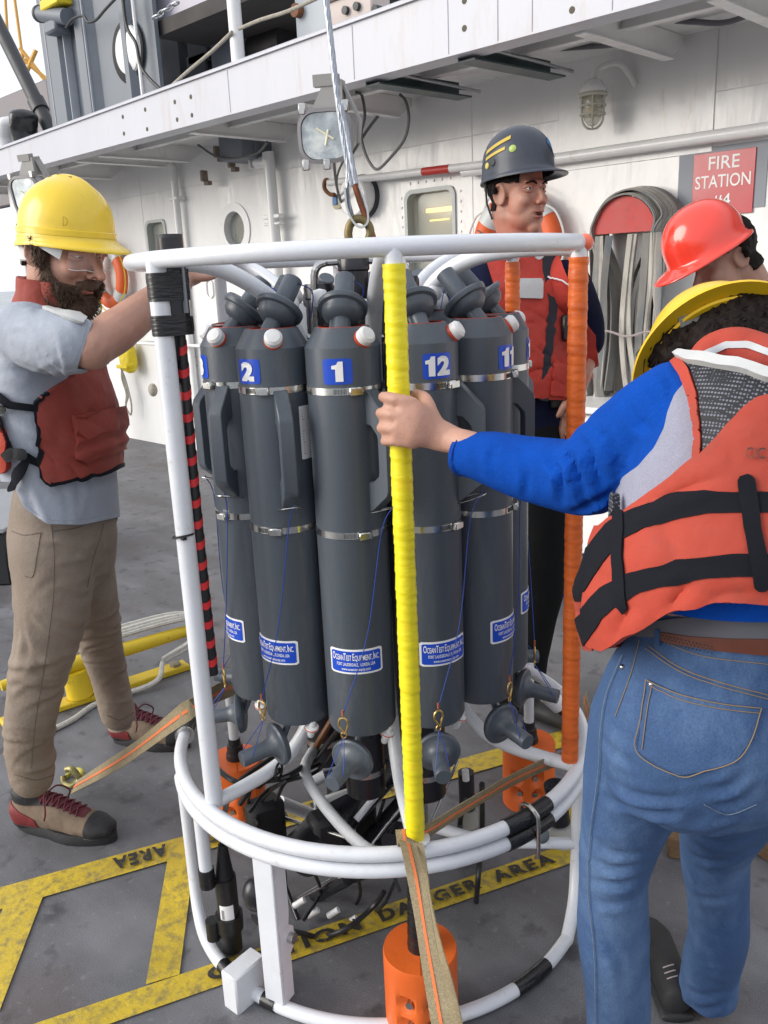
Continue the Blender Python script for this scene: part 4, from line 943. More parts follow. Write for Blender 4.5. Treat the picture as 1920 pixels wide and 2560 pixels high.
# curved arms, upper and lower
for phi in (6.7, 62, 127, 187, -132, -51):
    part(ros, 'upper_arm', M().tube([Rp(phi, r, z) for r, z in (((.505, 1.672), (.43, 1.672), (.36, 1.655), (.29, 1.62), (.225, 1.57), (.185, 1.50), (.175, 1.40), (.175, 1.25)) if phi not in (62, 127) else ((.505, 1.672), (.40, 1.674), (.30, 1.665), (.22, 1.635), (.165, 1.585), (.14, 1.51), (.135, 1.40), (.135, 1.25)))], TR*K*1.1, 14, sub=4), FRAMEP)
    part(ros, 'lower_arm', M().tube([Rp(phi, r, z) for r, z in ((.525, .470), (.44, .475), (.36, .485), (.30, .505), (.24, .56), (.19, .65), (.175, .74), (.175, .9))], TR*K*1.02, 14, sub=4), FRAMEP)
part(ros, 'low_spoke', M().tube([Rp(70, RM-.01, .20), Rp(52, .33, .235), Rp(40, .2, .25)], TR*K*.9, 12), FRAMEP)
part(ros, 'spoke_sleeve', M().tube([Rp(52, .33, .235), Rp(49, .29, .24)], TR*K*1.2, 12), BLACKT)
part(ros, 'spoke_sleeve', M().sphere(Rp(63, .44, .245), .018), mat('grey_knob', (.10, .12, .13), .5))
part(ros, 'orange_tail', M().tube([Rp(-8, .36, .55), Rp(-14, .30, .52), Rp(-16, .26, .43)], TR*K, 12), FRAMEP) if False else None
# centre post
part(ros, 'centre_tube', M().cyl(CC+UP*.40*K, CC+UP*1.42*K, .055, n=24), mat('centre_grey', (.10, .11, .12), .45))
# steel pylon cage with release latches and blue lines
pyl = thing('release_pylon', 'steel release cage with black cylinders and white release balls at the centre top', 'pylon', CC+UP*1.42*K)
def bow(phi0, phi1, r, z0, z1):
    return [Rp(phi0, r, z0), Rp(phi0, r, z1-.05), Rp(phi0, r*.92, z1-.01), Rp(phi0, r*.7, z1), Rp(phi1, r*.7, z1), Rp(phi1, r*.92, z1-.01), Rp(phi1, r, z1-.05), Rp(phi1, r, z0)]
for a0, a1 in ((-70, 70), (-110, 110), (-70, -110), (70, 110)):
    part(pyl, 'steel_bow', M().tube(bow(a0, a1, .115, 1.44, 1.665), .0065, 8, sub=3), STEEL)
part(pyl, 'steel_ring', M().tube([Rp(a, .13, 1.50) for a in range(0, 360, 15)], .006, 8, closed=True), STEEL)
part(pyl, 'steel_ring', M().tube([Rp(a, .13, 1.38) for a in range(0, 360, 15)], .006, 8, closed=True), STEEL)
part(pyl, 'pylon_body', M().lathe([(.06, 0), (.062, .05), (.085, .055), (.085, .12), (.05, .125)], CC+UP*1.40*K, n=28), mat('pylon_black', (.016, .016, .02), .35))
for i in range(12):
    phi = -8+30*i; part(pyl, 'release_ball', M().lathe([(0, .019), (.012, .016), (.017, .006), (.017, -.006), (.012, -.014), (0, -.016)], Rp(phi+9, .185, 1.565+.012*(i % 3)), (0, 0, 1), 16), WPLAS)
for phi, r, z, h in ((-100, .10, 1.44, .16), (-30, .03, 1.5, .16), (80, .10, 1.46, .15), (150, .12, 1.46, .15), (30, .11, 1.46, .13)):
    part(pyl, 'black_cylinder', M().lathe([(.03, 0), (.03, h*.8), (.033, h*.82), (.033, h*.95), (.03, h)], Rp(phi, r, z), n=20), mat('housing_black', (.018, .018, .024), .3) if phi == -100 else bpy.data.materials['housing_black'])
p = Rp(200, .12, 1.62); part(pyl, 'orange_stub', M().cyl(p, p+UP*.07, .012, n=12), OTAPE)

# ---- one bottle
BL, BR, ZB = .849, .0765, .651
def lp(a, r, z): return V(r*K*math.cos(rad(a)), r*K*math.sin(rad(a)), z*K)       # local: +X is outward, z from the bottle's base
def wrap(v, ang, z0, r): return np.stack([r*K*np.cos(rad(ang)+v[:, 0]/(r*K)), r*K*np.sin(rad(ang)+v[:, 0]/(r*K)), np.full(len(v), z0*K)+v[:, 1]], 1)
def patch(w, h, rc, ang, z0, r, th=.0006):       # rounded label bent round the bottle
    nx = 22; up = []; lo = []
    for i in range(nx+1):
        x = -w/2+w*i/nx; dx = min(x+w/2, w/2-x); y = h/2-(rc-math.sqrt(max(rc*rc-(rc-dx)**2, 0)) if dx < rc else 0); up.append((x, y)); lo.append((x, -y))
    a = wrap(np.array(up), ang, z0, r); b = wrap(np.array(lo), ang, z0, r); a2 = wrap(np.array(up), ang, z0, r-th/K); b2 = wrap(np.array(lo), ang, z0, r-th/K)
    return M().rings([[p for p in L_] for L_ in (b2, b, a, a2)], False)
BLUE2, PR2 = BLUE, PRINT
CLAMP = mat('hose_clamp_steel', (.62, .62, .60), .22, metal=1, var=.15, scale=30)
BODYD = mat('bottle_seam', (.04, .045, .05), .5)
def brand_label(par, ang, z):
    w, h = .124*K, .057*K
    lb = part(par, 'brand_label', patch(w, h, .003, ang, z, BR+.0012), PRINT, smooth=60)
    part(lb, 'blue_field', patch(w-.008, h-.008, .002, ang, z, BR+.0020), BLUE, smooth=60)
    def line(s, size, dy, wmax, caps=None):
        v, f = text_mesh(s, size, offset=.00012*size/.01)
        x0, x1 = v[:, 0].min(), v[:, 0].max(); k = min(1.6, wmax/(x1-x0)); v[:, 0] = (v[:, 0]-(x0+x1)/2)*k; v[:, 1] += dy
        part(lb, 'lettering', [wrap(v, ang, z, BR+.0032), f], PRINT, smooth=0)
    # big initials with small capitals
    parts_, x = [], 0.0
    segs = [('O', 1), ('CEAN', .76), ('T', 1), ('EST ', .76), ('E', 1), ('QUIPMENT, ', .76), ('I', 1), ('NC.', .76)]
    vs, fs = [], []; size = .0235*K
    for s, k in segs:
        v, f = text_mesh(s.rstrip(), size*k, 'LEFT', offset=.00025); wd = v[:, 0].max(); v = v.copy(); v[:, 1] -= (size*(1-k))*.36; v[:, 0] += x
        fs += [tuple(i+len(vs) for i in q) for q in f]; vs += list(v); x += wd+(.004*K if s.endswith(' ') else .0006)
    v = np.array(vs); kk = (w*.87)/(v[:, 0].max()-v[:, 0].min()); v[:, 0] = (v[:, 0]-(v[:, 0].max()+v[:, 0].min())/2)*kk; v[:, 1] += h*.20
    part(lb, 'lettering', [wrap(v, ang, z, BR+.0032), fs], PRINT, smooth=0)
    line('FORT LAUDERDALE, FLORIDA, USA', .0105*K, -h*.10, w*.70); line('www.oceantestequip.com', .0095*K, -h*.29, w*.52)
def number_label(par, num, ang, z):
    w, h = .060*K, .050*K
    if len(num) == 2: w = .064*K
    lb = part(par, 'number_label', patch(w, h, .005, ang, z, BR+.0012), BLUE, smooth=60)
    one = np.array([(.15, 0), (.40, 0), (.40, .72), (.25, .72), (.19, .61), (.03, .57), (.03, .45), (.15, .45)])*.062*K; v, f, x = [], [], 0.0
    for ch in num:
        if ch == '1': g, gf = np.c_[one, np.zeros(8)], [tuple(range(8))]
        else: g, gf = text_mesh(ch, .062*K, 'LEFT', offset=.0034); g[:, 0] -= g[:, 0].min()-.0016
        g = g.copy(); f += [tuple(i+len(v) for i in q) for q in gf]; g[:, 0] += x; x = g[:, 0].max()+.0028
        if ch != '1': g[:, 1] = (g[:, 1]-g[:, 1].min())*(.72*.062*K)/(g[:, 1].max()-g[:, 1].min())
        v += list(g)
    v = np.array(v); v[:, 0] -= (v[:, 0].max()+v[:, 0].min())/2; v[:, 1] -= (v[:, 1].max()+v[:, 1].min())/2
    kx = 1.0; kx = min(kx, w*.86/(v[:, 0].max()-v[:, 0].min())); v[:, 0] *= kx; v[:, 1] *= (h*.78)/(v[:, 1].max()-v[:, 1].min())
    part(lb, 'numeral', [wrap(v, ang, z, BR+.0030), f], PRINT, smooth=0)
def strap_clamp(par, z, sa):
    c = part(par, 'hose_clamp', M().lathe([(BR*K, 0), ((BR+.0016)*K, .0005), ((BR+.0016)*K, .0145*K), (BR*K, .015*K)], (0, 0, z*K), n=48, cap=False), CLAMP)
    s = M(); p = lp(sa, BR+.006, z+.0075); A = [V(-math.sin(rad(sa)), math.cos(rad(sa)), 0), V(math.cos(rad(sa)), math.sin(rad(sa)), 0), UP]
    part(c, 'screw_housing', M().box(p, (.026, .011, .015), A, .002), CLAMP)
    g = M()
    for k in range(9): q = lp(sa-14-k*2.2, BR+.0019, z+.0075); a_ = rad(sa-14-k*2.2); g.box(q, (.0012, .0006, .009), [V(-math.sin(a_), math.cos(a_), 0), V(math.cos(a_), math.sin(a_), 0), UP])
    part(c, 'clamp_slots', g, BODYD)
def make_bottle(num):
    t = thing('sample_bottle', '', 'sample bottle', (0, 0, 0))
    part(t, 'body', M().lathe([(.030*K, .002*K), (.062*K, 0), (.072*K, .004*K), (.0765*K, .014*K), (.0765*K, .79*K), (.0768*K, .8*K), (.0768*K, .848*K), (.0555*K, .884*K), (.0545*K, .886*K), (.047*K, .886*K), (.046*K, .87*K), (.03*K, .86*K)], n=56), PVC, smooth=25)
    part(t, 'o_ring', M().lathe([(.0478*K, .8855*K), (.0478*K, .8870*K), (.0462*K, .8870*K), (.0462*K, .8855*K)], n=40, cap=False), REDP)
    # handle
    ha = 51; o = V(math.cos(rad(ha)), math.sin(rad(ha)), 0); s = V(-o[1], o[0], 0)
    def sect(r, z): return lp(0, 0, 0)+o*r*K+UP*z*K
    zt, zb = .735, .535; w = .015
    outer = [(BR-.003, zt+.03), (BR+.004, zt+.03), (BR+.050, zt-.018), (BR+.054, zt-.03), (BR+.054, zb+.03), (BR+.050, zb+.018), (BR+.004, zb-.02), (BR-.003, zb-.02)]
    inner = [(BR-.003, zt-.04), (BR+.012, zt-.042), (BR+.028, zt-.06), (BR+.030, zt-.07), (BR+.030, zb+.07), (BR+.028, zb+.058), (BR+.012, zb+.045), (BR-.003, zb+.042)]
    m = M(); n = 8
    for a_, b_ in ((outer, inner),):
        vs = []
        for sd in (-1, 1):
            vs += [sect(r, z)+s*sd*w*K for r, z in outer]+[sect(r, z)+s*sd*w*K for r, z in inner]
        fs = []
        for i in range(n-1):
            fs += [(i, i+1, n+i+1, n+i), (2*n+i, 3*n+i, 3*n+i+1, 2*n+i+1), (i, 2*n+i, 2*n+i+1, i+1), (n+i, n+i+1, 3*n+i+1, 3*n+i)]
        fs += [(0, n, 3*n, 2*n), (n-1, 3*n-1, 4*n-1, 2*n-1)] if False else [(0, n, 3*n, 2*n), (n-1, 2*n+n-1, 3*n+n-1, n+n-1)]
        m.add(vs, fs)
    hd = part(t, 'handle', m, PVC, smooth=35)
    hd.modifiers.new('b', 'BEVEL').width = .0018
    part(hd, 'wire_ring', M().tube([sect(BR+.02+.035*math.cos(q), zb-.002)+s*.024*math.sin(q)+UP*(-.012+.010*math.cos(q)) for q in np.linspace(0, 2*math.pi, 20, endpoint=False)], .0011, 6, closed=True), STEEL)
    # vent knob on the shoulder
    kd = norm(V(math.cos(rad(46)), math.sin(rad(46)), 0)+UP*.62); kp = lp(46, .066, .862)
    vk = part(t, 'vent_knob', M().lathe([(.014, .004), (.0165, .006), (.0165, .017), (.012, .022), (0, .0235)], kp, kd, 20), WPLAS)
    part(vk, 'red_washer', M().lathe([(.012, -.004), (.0172, -.002), (.0172, .005), (.012, .006)], kp, kd, 20), REDP)
    # top cap, tilted in towards the centre
    tl = rad(40); ax = V(-math.sin(tl), 0, math.cos(tl)); p0 = V(.012*K, 0, .872*K)
    cp = part(t, 'top_cap', M().lathe([(.0, 0), (.0185*K, 0), (.0185*K, .030*K), (.030*K, .034*K), (.040*K, .044*K), (.0425*K, .056*K), (.050*K, .058*K), (.0515*K, .062*K), (.0515*K, .068*K), (.049*K, .071*K), (.030*K, .073*K), (.021*K, .076*K), (.0205*K, .140*K), (.019*K, .142*K), (0, .142*K)], p0, ax, 36), PVC, smooth=35)
    part(cp, 'cord_hole', M().cyl(p0+ax*.13*K+V(0, .0175, 0), p0+ax*.13*K+V(0, .0195, 0), .0022, n=8), BODYD)
    part(cp, 'hinge_lug', M().box(p0+ax*.02+V(0, -.016, .0), (.012, .012, .03), [V(math.cos(tl), 0, math.sin(tl)), V(0, 1, 0), ax], .003), PVC)
    # bottom cap, hanging open outward
    bx = norm(V(math.cos(rad(-20)), math.sin(rad(-20)), 0)-UP*.08); b0 = lp(-14, .052, -.057)
    prof = [(0, 0), (.030*K, 0), (.046*K, .004*K), (.050*K, .010*K), (.051*K, .017*K), (.047*K, .021*K)]+[((.0185+.028*(1-math.sin(q)))*K, (.021+.028*(1-math.cos(q)))*K) for q in np.linspace(.15, 1.5, 8)]+[(.0185*K, .105*K), (.0172*K, .107*K), (0, .107*K)]
    part(t, 'bottom_cap', M().lathe(prof, b0, bx, 36), PVC, smooth=35)
    part(t, 'hinge_arm', M().tube([lp(-5, .03, .0), lp(-10, .045, -.03), b0+bx*.004], .007, 8), PVC)
    be = b0+bx*.098*K
    # spigot
    sa = 66; sp = lp(sa, .066, -.004)
    sg = part(t, 'spigot', M().lathe([(.006, .012), (.008, .006), (.008, 0), (.014, -.002), (.015, -.008), (.008, -.011), (.0075, -.028), (.0055, -.032)], sp, V(math.cos(rad(sa))*.35, math.sin(rad(sa))*.35, 1), 14).box(sp+UP*.016, (.022, .006, .01), None, .002), WPLAS)
    part(sg, 'red_seal', M().lathe([(.0152, -.0045), (.0152, -.0065), (.010, -.0065), (.010, -.0045)], sp, V(math.cos(rad(sa))*.35, math.sin(rad(sa))*.35, 1), 14), REDP)
    # lanyard and snap hook
    hk = lp(-17, BR+.020, .052)
    lt = lp(70, BR+.012, .485)
    part(t, 'lanyard', M().tube([lp(53, BR+.05, .535), lp(46, BR+.022, .47), lp(22, BR+.013, .25), hk+UP*.012], .0011, 5, sub=6).tube([hk-UP*.034, (hk-UP*.03+be)/2+V(0, -.008, 0), be+V(0, -.017, -.0)], .0009, 5).tube([hk-UP*.034, (hk-UP*.03+be)/2+V(0, .010, 0), be+V(0, .017, -.0)], .0009, 5), BLUEL)
    part(t, 'release_cord', M().tube([p0+ax*.13*K+V(0, .02, 0), p0+ax*.12*K+V(-.03, .03, -.01), V(-.105*K, .02*K, .90*K)], .0012, 5, sub=5), BLUEL)
    part(t, 'crimp', M().cyl(hk+UP*.012, hk+UP*.024, .0022, n=6), mat('copper_crimp', (.45, .12, .04), .4) if num == '1' else bpy.data.materials['copper_crimp'])
    hz_ = V(0, 1, 0)
    hook = M().tube([hk+hz_*x+UP*z for x, z in ((0, .008), (.007, .004), (.0095, -.006), (.006, -.017), (.0015, -.026), (-.0035, -.017), (-.009, -.008), (-.007, .004))], .0022, 8, closed=True, sub=4)
    hook.tube([hk+hz_*.005*math.cos(q)+UP*(-.030+.006*math.sin(q)) for q in np.linspace(0, 2*math.pi, 10, endpoint=False)], .0017, 6, closed=True)
    part(t, 'snap_hook', hook, BRASS)
    return t
def papers(t):
    lb = part(t, 'instruction_label', patch(.058*K, .112*K, .002, 100, .672, BR+.0013), PRINT, smooth=60)
    m = M(); rr = random.Random(1)
    rows = []
    for k in range(16):
        wv = .046*K*(1 if k % 4 != 3 else .6); y = .045*K-k*.006*K
        a = wrap(np.array([(-.023*K, y), (-.023*K+wv, y), (-.023*K+wv, y+.0016), (-.023*K, y+.0016)]), 100, .672, BR+.0021)
        m.add(a, [(0, 1, 2, 3)])
    part(lb, 'fine_print', m, mat('faded_red_print', (.50, .22, .22), .5), smooth=0, recalc=False)
strap_later = []
b0 = make_bottle('1'); strap_clamp(b0, .757, 25); strap_clamp(b0, .460, 28); brand_label(b0, 3, .186); papers(b0)
nums = {-8: ('1', 'grey sample bottle with blue number 1 label, nearest the camera left of the yellow pole'),
        -38: ('2', 'grey sample bottle with blue number 2 label, left of bottle one'),
        -68: ('3', 'grey sample bottle with blue number 3 label at the left end of the front row'),
        -98: ('4', 'grey sample bottle at far left hidden behind bottle three, only handle and caps showing'),
        22: ('12', 'grey sample bottle with blue number 12 label just right of the yellow pole'),
        52: ('11', 'grey sample bottle with blue number 11 label right of bottle twelve'),
        82: ('10', 'grey sample bottle behind bottle eleven, next to the man in the red vest'),
        112: ('9', 'grey sample bottle in the back row behind bottle ten, mostly hidden'),
        142: ('8', 'grey sample bottle in the back row right of centre, mostly hidden'),
        172: ('7', 'grey sample bottle straight behind bottle one in the back row'),
        202: ('6', 'grey sample bottle in the back row left of the yellow pole, mostly hidden'),
        232: ('5', 'grey sample bottle in the back row behind bottle two, mostly hidden')}
def place(o, phi):
    p = Rp(phi, .31, ZB); o.location = tuple(p); a = rad(phi); d = RH0*math.sin(a)-FH0*math.cos(a); o.rotation_euler = (0, 0, math.atan2(d[1], d[0]))
allb = [(b0, -8)]
for phi in nums:
    if phi != -8: allb.append((copy_tree(b0), phi))
for o, phi in allb: number_label(o, nums[phi][0], 0, .804); o['label'] = nums[phi][1]; o['group'] = 'grey sample bottles on the rosette'
for o, phi in allb: place(o, phi)

# ---- orange canisters standing under the frame
def canister(phi, r, label, neckz=.43):
    c = Rp(phi, r, 0); t = thing('orange_canister', label, 'canister', c, 'orange canisters under the rosette frame')
    R = .0815*K; Hh = .21*K
    m = M(); N = 72; rs = []
    zs = [0, .012, .03, .045, .055, .065, .08, .095, .105, .115, .13, .15, .17, Hh-.006, Hh]
    face = math.atan2(*( (CAM-c)[[1, 0]] ))
    for z in zs:
        rr = []
        for j in range(N):
            a = 2*math.pi*j/N; r_ = R*(1-.02*(z >= Hh-.001)); d = (a-face+math.pi) % (2*math.pi)-math.pi; dent = 0
            for zc in (.06, .11):
                for ac in (-.45, .35): dent = max(dent, (1-min(1, abs(z-zc)/.022))*(1-min(1, abs(d-ac)/.26))**.5)
            r_ -= .022*dent; rr.append(c+V(r_*math.cos(a), r_*math.sin(a), z))
        rs.append(rr)
    m.rings(rs); part(t, 'body', m, ORANGE, smooth=30)
    part(t, 'split_line', M().box(c+V(R*.5*math.cos(face), R*.5*math.sin(face), Hh+.0002), (R, .002, .001), [V(math.cos(face), math.sin(face), 0), V(-math.sin(face), math.cos(face), 0), UP]), mat('orange_dark', (.30, .06, .01), .6) if phi < 50 and phi > 0 else bpy.data.materials.get('orange_dark') or BODYD)
    for zc in (.06, .11):
        for ac in (-.36, .26):
            a = face+ac; q = c+V((R-.012)*math.cos(a), (R-.012)*math.sin(a), zc); part(t, 'bolt', M().cyl(q, q+V(math.cos(a), math.sin(a), 0)*.010, .008, n=6), STEEL)
    n0 = c+UP*(Hh-.004); n1 = Rp(phi, r, neckz)
    prof = []; L0 = n1[2]-n0[2]
    if phi == 6.7:
        for i in range(46): u = i/45; prof.append(((.0235-.006*u)*K*1.15+.0009*math.sin(i*2.4)+.0006*math.sin(i*5.1), L0*u))
        part(t, 'taped_neck', M().lathe(prof, n0, n=20), BLACKT, smooth=60)
        part(ros, 'pole_socket', M().lathe([(.030*K, .05), (.028*K, .03), (.024*K, .014), (.021*K, .0), (.018*K, -.008)], n1+UP*.0, n=20), FRAMEP)
    else:
        part(t, 'rubber_boot', M().lathe([(.03*K, 0), (.029*K, .02), (.026*K, .022), (.024*K, .045), (.019*K, .047), (.018*K, .065)], n0, n=20), BLACK)
        part(t, 'white_stem', M().cyl(n0+UP*.06, Rp(phi, r, .50), TR*K*.95, n=14), FRAMEP)
    return t
canister(6.7, .515, 'orange canister with taped black neck at the front under the yellow pole')
g = G(590, 1894, .21*K); v = g-CC; canister(math.degrees(math.atan2(v@RH0, -(v@FH0))), math.hypot(v@RH0, v@FH0)/K, 'orange canister at back left behind the white frame pole')
g = G(1322, 1852, .21*K); v = g-CC; canister(math.degrees(math.atan2(v@RH0, -(v@FH0))), math.hypot(v@RH0, v@FH0)/K, 'orange canister at back right beyond the tan strap')

# ---- black instrument taped to the left pole, with its striped cable
def azpt(px, py, d): return P(px, py, d)
ip = Rp(-51, RT, 1.68); 
c1 = azpt(430, 640, slant(ip)*1.0); dI = (ip-CAM)@FH
top = P(428, 640, dI+.02); bot = P(440, 820, dI+.02); bot = V(top[0], top[1], bot[2]); top = top+UP*.03
t = thing('pole_instrument', 'black cylindrical instrument taped to the top of the white pole', 'instrument', bot)
ri = pr(top, 33)
part(t, 'housing', M().cyl(bot, top, ri, n=28), mat('gloss_black', (.012, .012, .016), .22, var=.2))
part(t, 'top_plate', M().cyl(top, top+UP*.006, ri*.98, n=28), DARKP)
po = Rp(-51, RT-.004, 1.5); po = V(po[0], po[1], 0)
def wrapband(z, h, n, r=.0022):
    m = M(); cI = V(bot[0], bot[1], 0); d = norm(cI-po); s = np.cross(UP, d); rp_ = TR*K*1.35
    for k in range(n):
        zz = z+h*(k/(max(n-1, 1))-.5); j = .003*math.sin(k*2.1)
        pts = []
        for q in np.linspace(-math.pi/2, math.pi/2, 9): pts.append(cI+d*(ri+.003)*math.cos(q)*1.0+s*(ri+.003)*math.sin(q)+UP*(zz+j))
        for q in np.linspace(math.pi/2, 3*math.pi/2, 7): pts.append(po+d*(rp_+.002)*math.cos(q)+s*(rp_+.002)*math.sin(q)+UP*(zz-j))
        m.ribbon(pts+[pts[0]], UP, .013, .002+.0008*(k % 3))
    return m
zz = lambda py: P(430, py, dI)[2]
part(t, 'tape_wrap', wrapband(zz(700), .018, 5), BLACKT, smooth=60)
part(t, 'tape_wrap', wrapband(zz(735), .010, 2), BLACKT, smooth=60)
part(t, 'tape_wrap', wrapband(zz(815), .020, 6), BLACKT, smooth=60)
part(t, 'side_label', M().box(bot+(top-bot)*.5+norm(CAM-bot)*V(1, 1, 0)*ri*.75+_R*ri*.68, (.010, .004, .10), [norm(_R*V(1, 1, 0)-FH*.8), norm(-FH-RH*.9), UP]), mat('label_grey', (.22, .23, .26), .4))
part(t, 'plug', M().cyl(P(424, 830, dI+.02), P(426, 900, dI+.02), .018, .017, n=16).cyl(P(426, 895, dI+.02), P(428, 960, dI+.02), .012, .007, n=12), BLACK)
def striped(pts, r, pitch, mats, name, parent):
    pp = smooth_path(pts, 30); L_ = np.cumsum([0]+[np.linalg.norm(b-a) for a, b in zip(pp[:-1], pp[1:])])
    part(parent, name, M().tube(pp, r, 14), mats[0], smooth=60)
    m = M(); n = 14; a0, b0 = perp(norm(pp[1]-pp[0])); tot = L_[-1]; k = 0
    for s in np.arange(.02, tot-.02, pitch):
        rr = []
        for j in range(n+1):
            q = 2*math.pi*j/n; row = []
            for e in (-.5, .5):
                ss = s+e*pitch*.36-pitch*.22*math.cos(q+.8)
                x = np.interp(ss, L_, range(len(pp))); i = int(min(x, len(pp)-2)); c = pp[i]+(pp[i+1]-pp[i])*(x-i)
                row.append(c+(r+.0009)*(math.cos(q)*a0+math.sin(q)*b0))
            rr.append(row)
        part(parent, 'red_stripe', M().rings(rr, False), mats[1], smooth=60, recalc=False)
cb = thing('striped_cable', 'thick black cable spiral wrapped with red tape beside the white pole', 'cable', P(530, 1680, 1.6))
RT_ = mat('red_tape', (.62, .025, .03), .4, var=.1)
d0 = dI+.03
striped([P(450, 838, d0), P(462, 960, d0), P(483, 1200, d0-.01), P(508, 1450, d0-.02), P(533, 1685, d0-.02)], pr(P(480, 1200, d0), 13.5), .0405, (BLACK, RT_), 'cable_core', cb)
cable('thin_black_cable', [P(428, 950, d0), P(452, 1020, d0), P(462, 1110, d0), P(460, 1190, d0), P(462, 1300, d0), P(470, 1400, d0), P(485, 1520, d0), P(510, 1640, d0), P(525, 1690, d0)], .0055, BLACK, 'thin black cable running down behind the white pole', 6)
z_ = Rp(-51, RT, 1.0); pz = P(448, 1338, dI); pz = V(Rp(-51, RT+.005, 1)[0], Rp(-51, RT+.005, 1)[1], P(448, 1338, dI)[2])
solo('cable_tie', M().tube([pz+V(math.cos(a), math.sin(a), 0)*(TR*K*1.35)+UP*.004*math.cos(a) for a in np.linspace(0, 2*math.pi, 18, endpoint=False)], .0022, 6, closed=True).box(pz+norm((CAM-pz)*V(1, 1, 0))*TR*K*1.4, (.009, .008, .006)), BLACK, 'black cable tie round the white pole', 'cable tie')
# ---- black pump below at left
d1 = (Rp(-56, RM, .2)-CAM)@FH+.02
t = thing('black_pump', 'black underwater pump strapped to the lower left frame post', 'pump', P(560, 2370, d1))
part(t, 'barrel', M().cyl(P(562, 2190, d1), P(573, 2295, d1), pr(P(565, 2240, d1), 27), n=24), BLACK)
part(t, 'neck', M().cyl(P(556, 2110, d1), P(562, 2192, d1), pr(P(565, 2150, d1), 11), pr(P(565, 2150, d1), 24), n=20), BLACK)
part(t, 'collar', M().cyl(P(572, 2282, d1), P(575, 2318, d1), pr(P(565, 2300, d1), 34), n=24), BLACK)
part(t, 'cap', M().cyl(P(573, 2318, d1), P(582, 2370, d1), pr(P(575, 2340, d1), 29), pr(P(575, 2340, d1), 25), n=24), BLACK)
part(t, 'hose_stub', M().cyl(P(530, 2300, d1-.01), P(535, 2345, d1-.01), pr(P(575, 2340, d1), 17), n=18), BLACK)
c = P(572, 2268, d1)-FH*pr(P(565, 2240, d1), 27)
rr_ = pr(P(565, 2240, d1), 28); cc0 = P(571, 2268, d1)
m = M(); A = np.linspace(-2.2, -.9, 8); m.rings([[cc0+rr_*(math.cos(a)*RH+math.sin(a)*FH)+UP*z for z in (-.022, .022)] for a in A], False)
sl_ = part(t, 'white_label', m, PRINT, smooth=60, recalc=False)
bars_ = M(); [bars_.add([(-.020+i*.0045, -.003, 0), (-.020+i*.0045+.0026, -.003, 0), (-.020+i*.0045+.0026, .003, 0), (-.020+i*.0045, .003, 0)], [(0, 1, 2, 3)]) for i in range(9)]; v, f = np.array(bars_.v), bars_.f
# small print running up the label
vv = np.array([cc0+(rr_+.0008)*(math.cos(-1.9+x[1]/rr_)*RH+math.sin(-1.9+x[1]/rr_)*FH)+UP*x[0]*.6 for x in v]); part(sl_, 'fine_print', [vv, f], BODYD, smooth=0)
cable('pump_cable', [P(556, 2115, d1), P(555, 2080, d1), P(562, 2030, d1+.1), P(590, 1960, d1+.25), P(700, 1880, d1+.4)], .006, BLACK, 'black cable rising from the pump into the frame', 6)

# ---- instruments inside the lower cage
ct = thing('sensor_package', 'cluster of black sensors, white brackets and steel rods inside the lower cage', 'sensor package', CC)
def Q(px, py, r=None, d=None): return P(px, py, (DC if d is None else d))
BH = bpy.data.materials['housing_black']
dq = DC
def rod(name, a, b, px, d=None, m_=STEEL, n=12, dd=(0, 0)):
    p, q = P(*a, (DC if d is None else d)+dd[0]), P(*b, (DC if d is None else d)+dd[1]); return part(ct, name, M().cyl(p, q, pr((p+q)/2, px), n=n), m_)
rod('main_housing', (975, 1900), (760, 2130), 52, dd=(.1, -.15), m_=BH, n=28)
rod('housing_cap', (772, 2118), (748, 2142), 57, dd=(-.14, -.17), m_=mat('titan', (.05, .05, .055), .3, metal=.7), n=28)
rod('second_housing', (1060, 1960), (900, 2150), 34, dd=(.05, -.1), m_=BH, n=24)
rod('steel_rod', (675, 2033), (960, 2125), 5, dd=(.0, -.28))
rod('steel_rod', (1075, 1925), (930, 2110), 5, dd=(0, -.1))
rod('steel_rod', (735, 2345), (890, 2408), 6, dd=(-.1, -.25))
rod('steel_rod', (730, 2398), (900, 2430), 4, dd=(-.1, -.2), m_=RUST)
rod('bent_rod', (745, 2248), (830, 2200), 6, dd=(-.15, -.1)); 
rod('white_tube', (700, 2005), (790, 2040), 16, dd=(.05, .1), m_=FRAMEP); rod('white_tube', (780, 1955), (812, 1940), 14, dd=(.05, .06), m_=FRAMEP); rod('black_stub', (812, 1940), (832, 1935), 14, dd=(.06, .06), m_=BH)
rod('white_tube', (890, 2050), (960, 1965), 9, dd=(-.1, -.05), m_=FRAMEP)
p = P(838, 2050, DC-.06); A = np.array([norm(RH+FH*.5), norm(np.cross(UP, norm(RH+FH*.5))), UP])
fr = M(); w_, h_ = pr(p, 105), pr(p, 150); th = pr(p, 24)
part(ct, 'white_bracket', M().box(p+A[0]*0+UP*(h_/2-th/2), (w_, .012, th), A, .002), WPLAS); part(ct, 'white_bracket', M().box(p+A[0]*(w_/2-th/2)-UP*th/2, (th, .012, h_-th), A, .002), WPLAS); part(ct, 'white_bracket', M().box(p-A[0]*(w_/2-th/2)+UP*h_*.3, (th, .012, h_*.3), A, .002), WPLAS)
p2 = P(815, 2080, DC-.12); part(ct, 'black_box', M().box(p2, (pr(p2, 82), .07, pr(p2, 110)), A, .012), mat('matte_black', (.010, .010, .012), .6))
p3 = P(880, 2020, DC+.05); part(ct, 'black_box', M().box(p3, (.10, .10, .16), A, .012), bpy.data.materials['matte_black'])
p4 = P(665, 2060, DC-.05); part(ct, 'black_junction', M().box(p4, (.09, .06, .14), A, .015), bpy.data.materials['matte_black'])
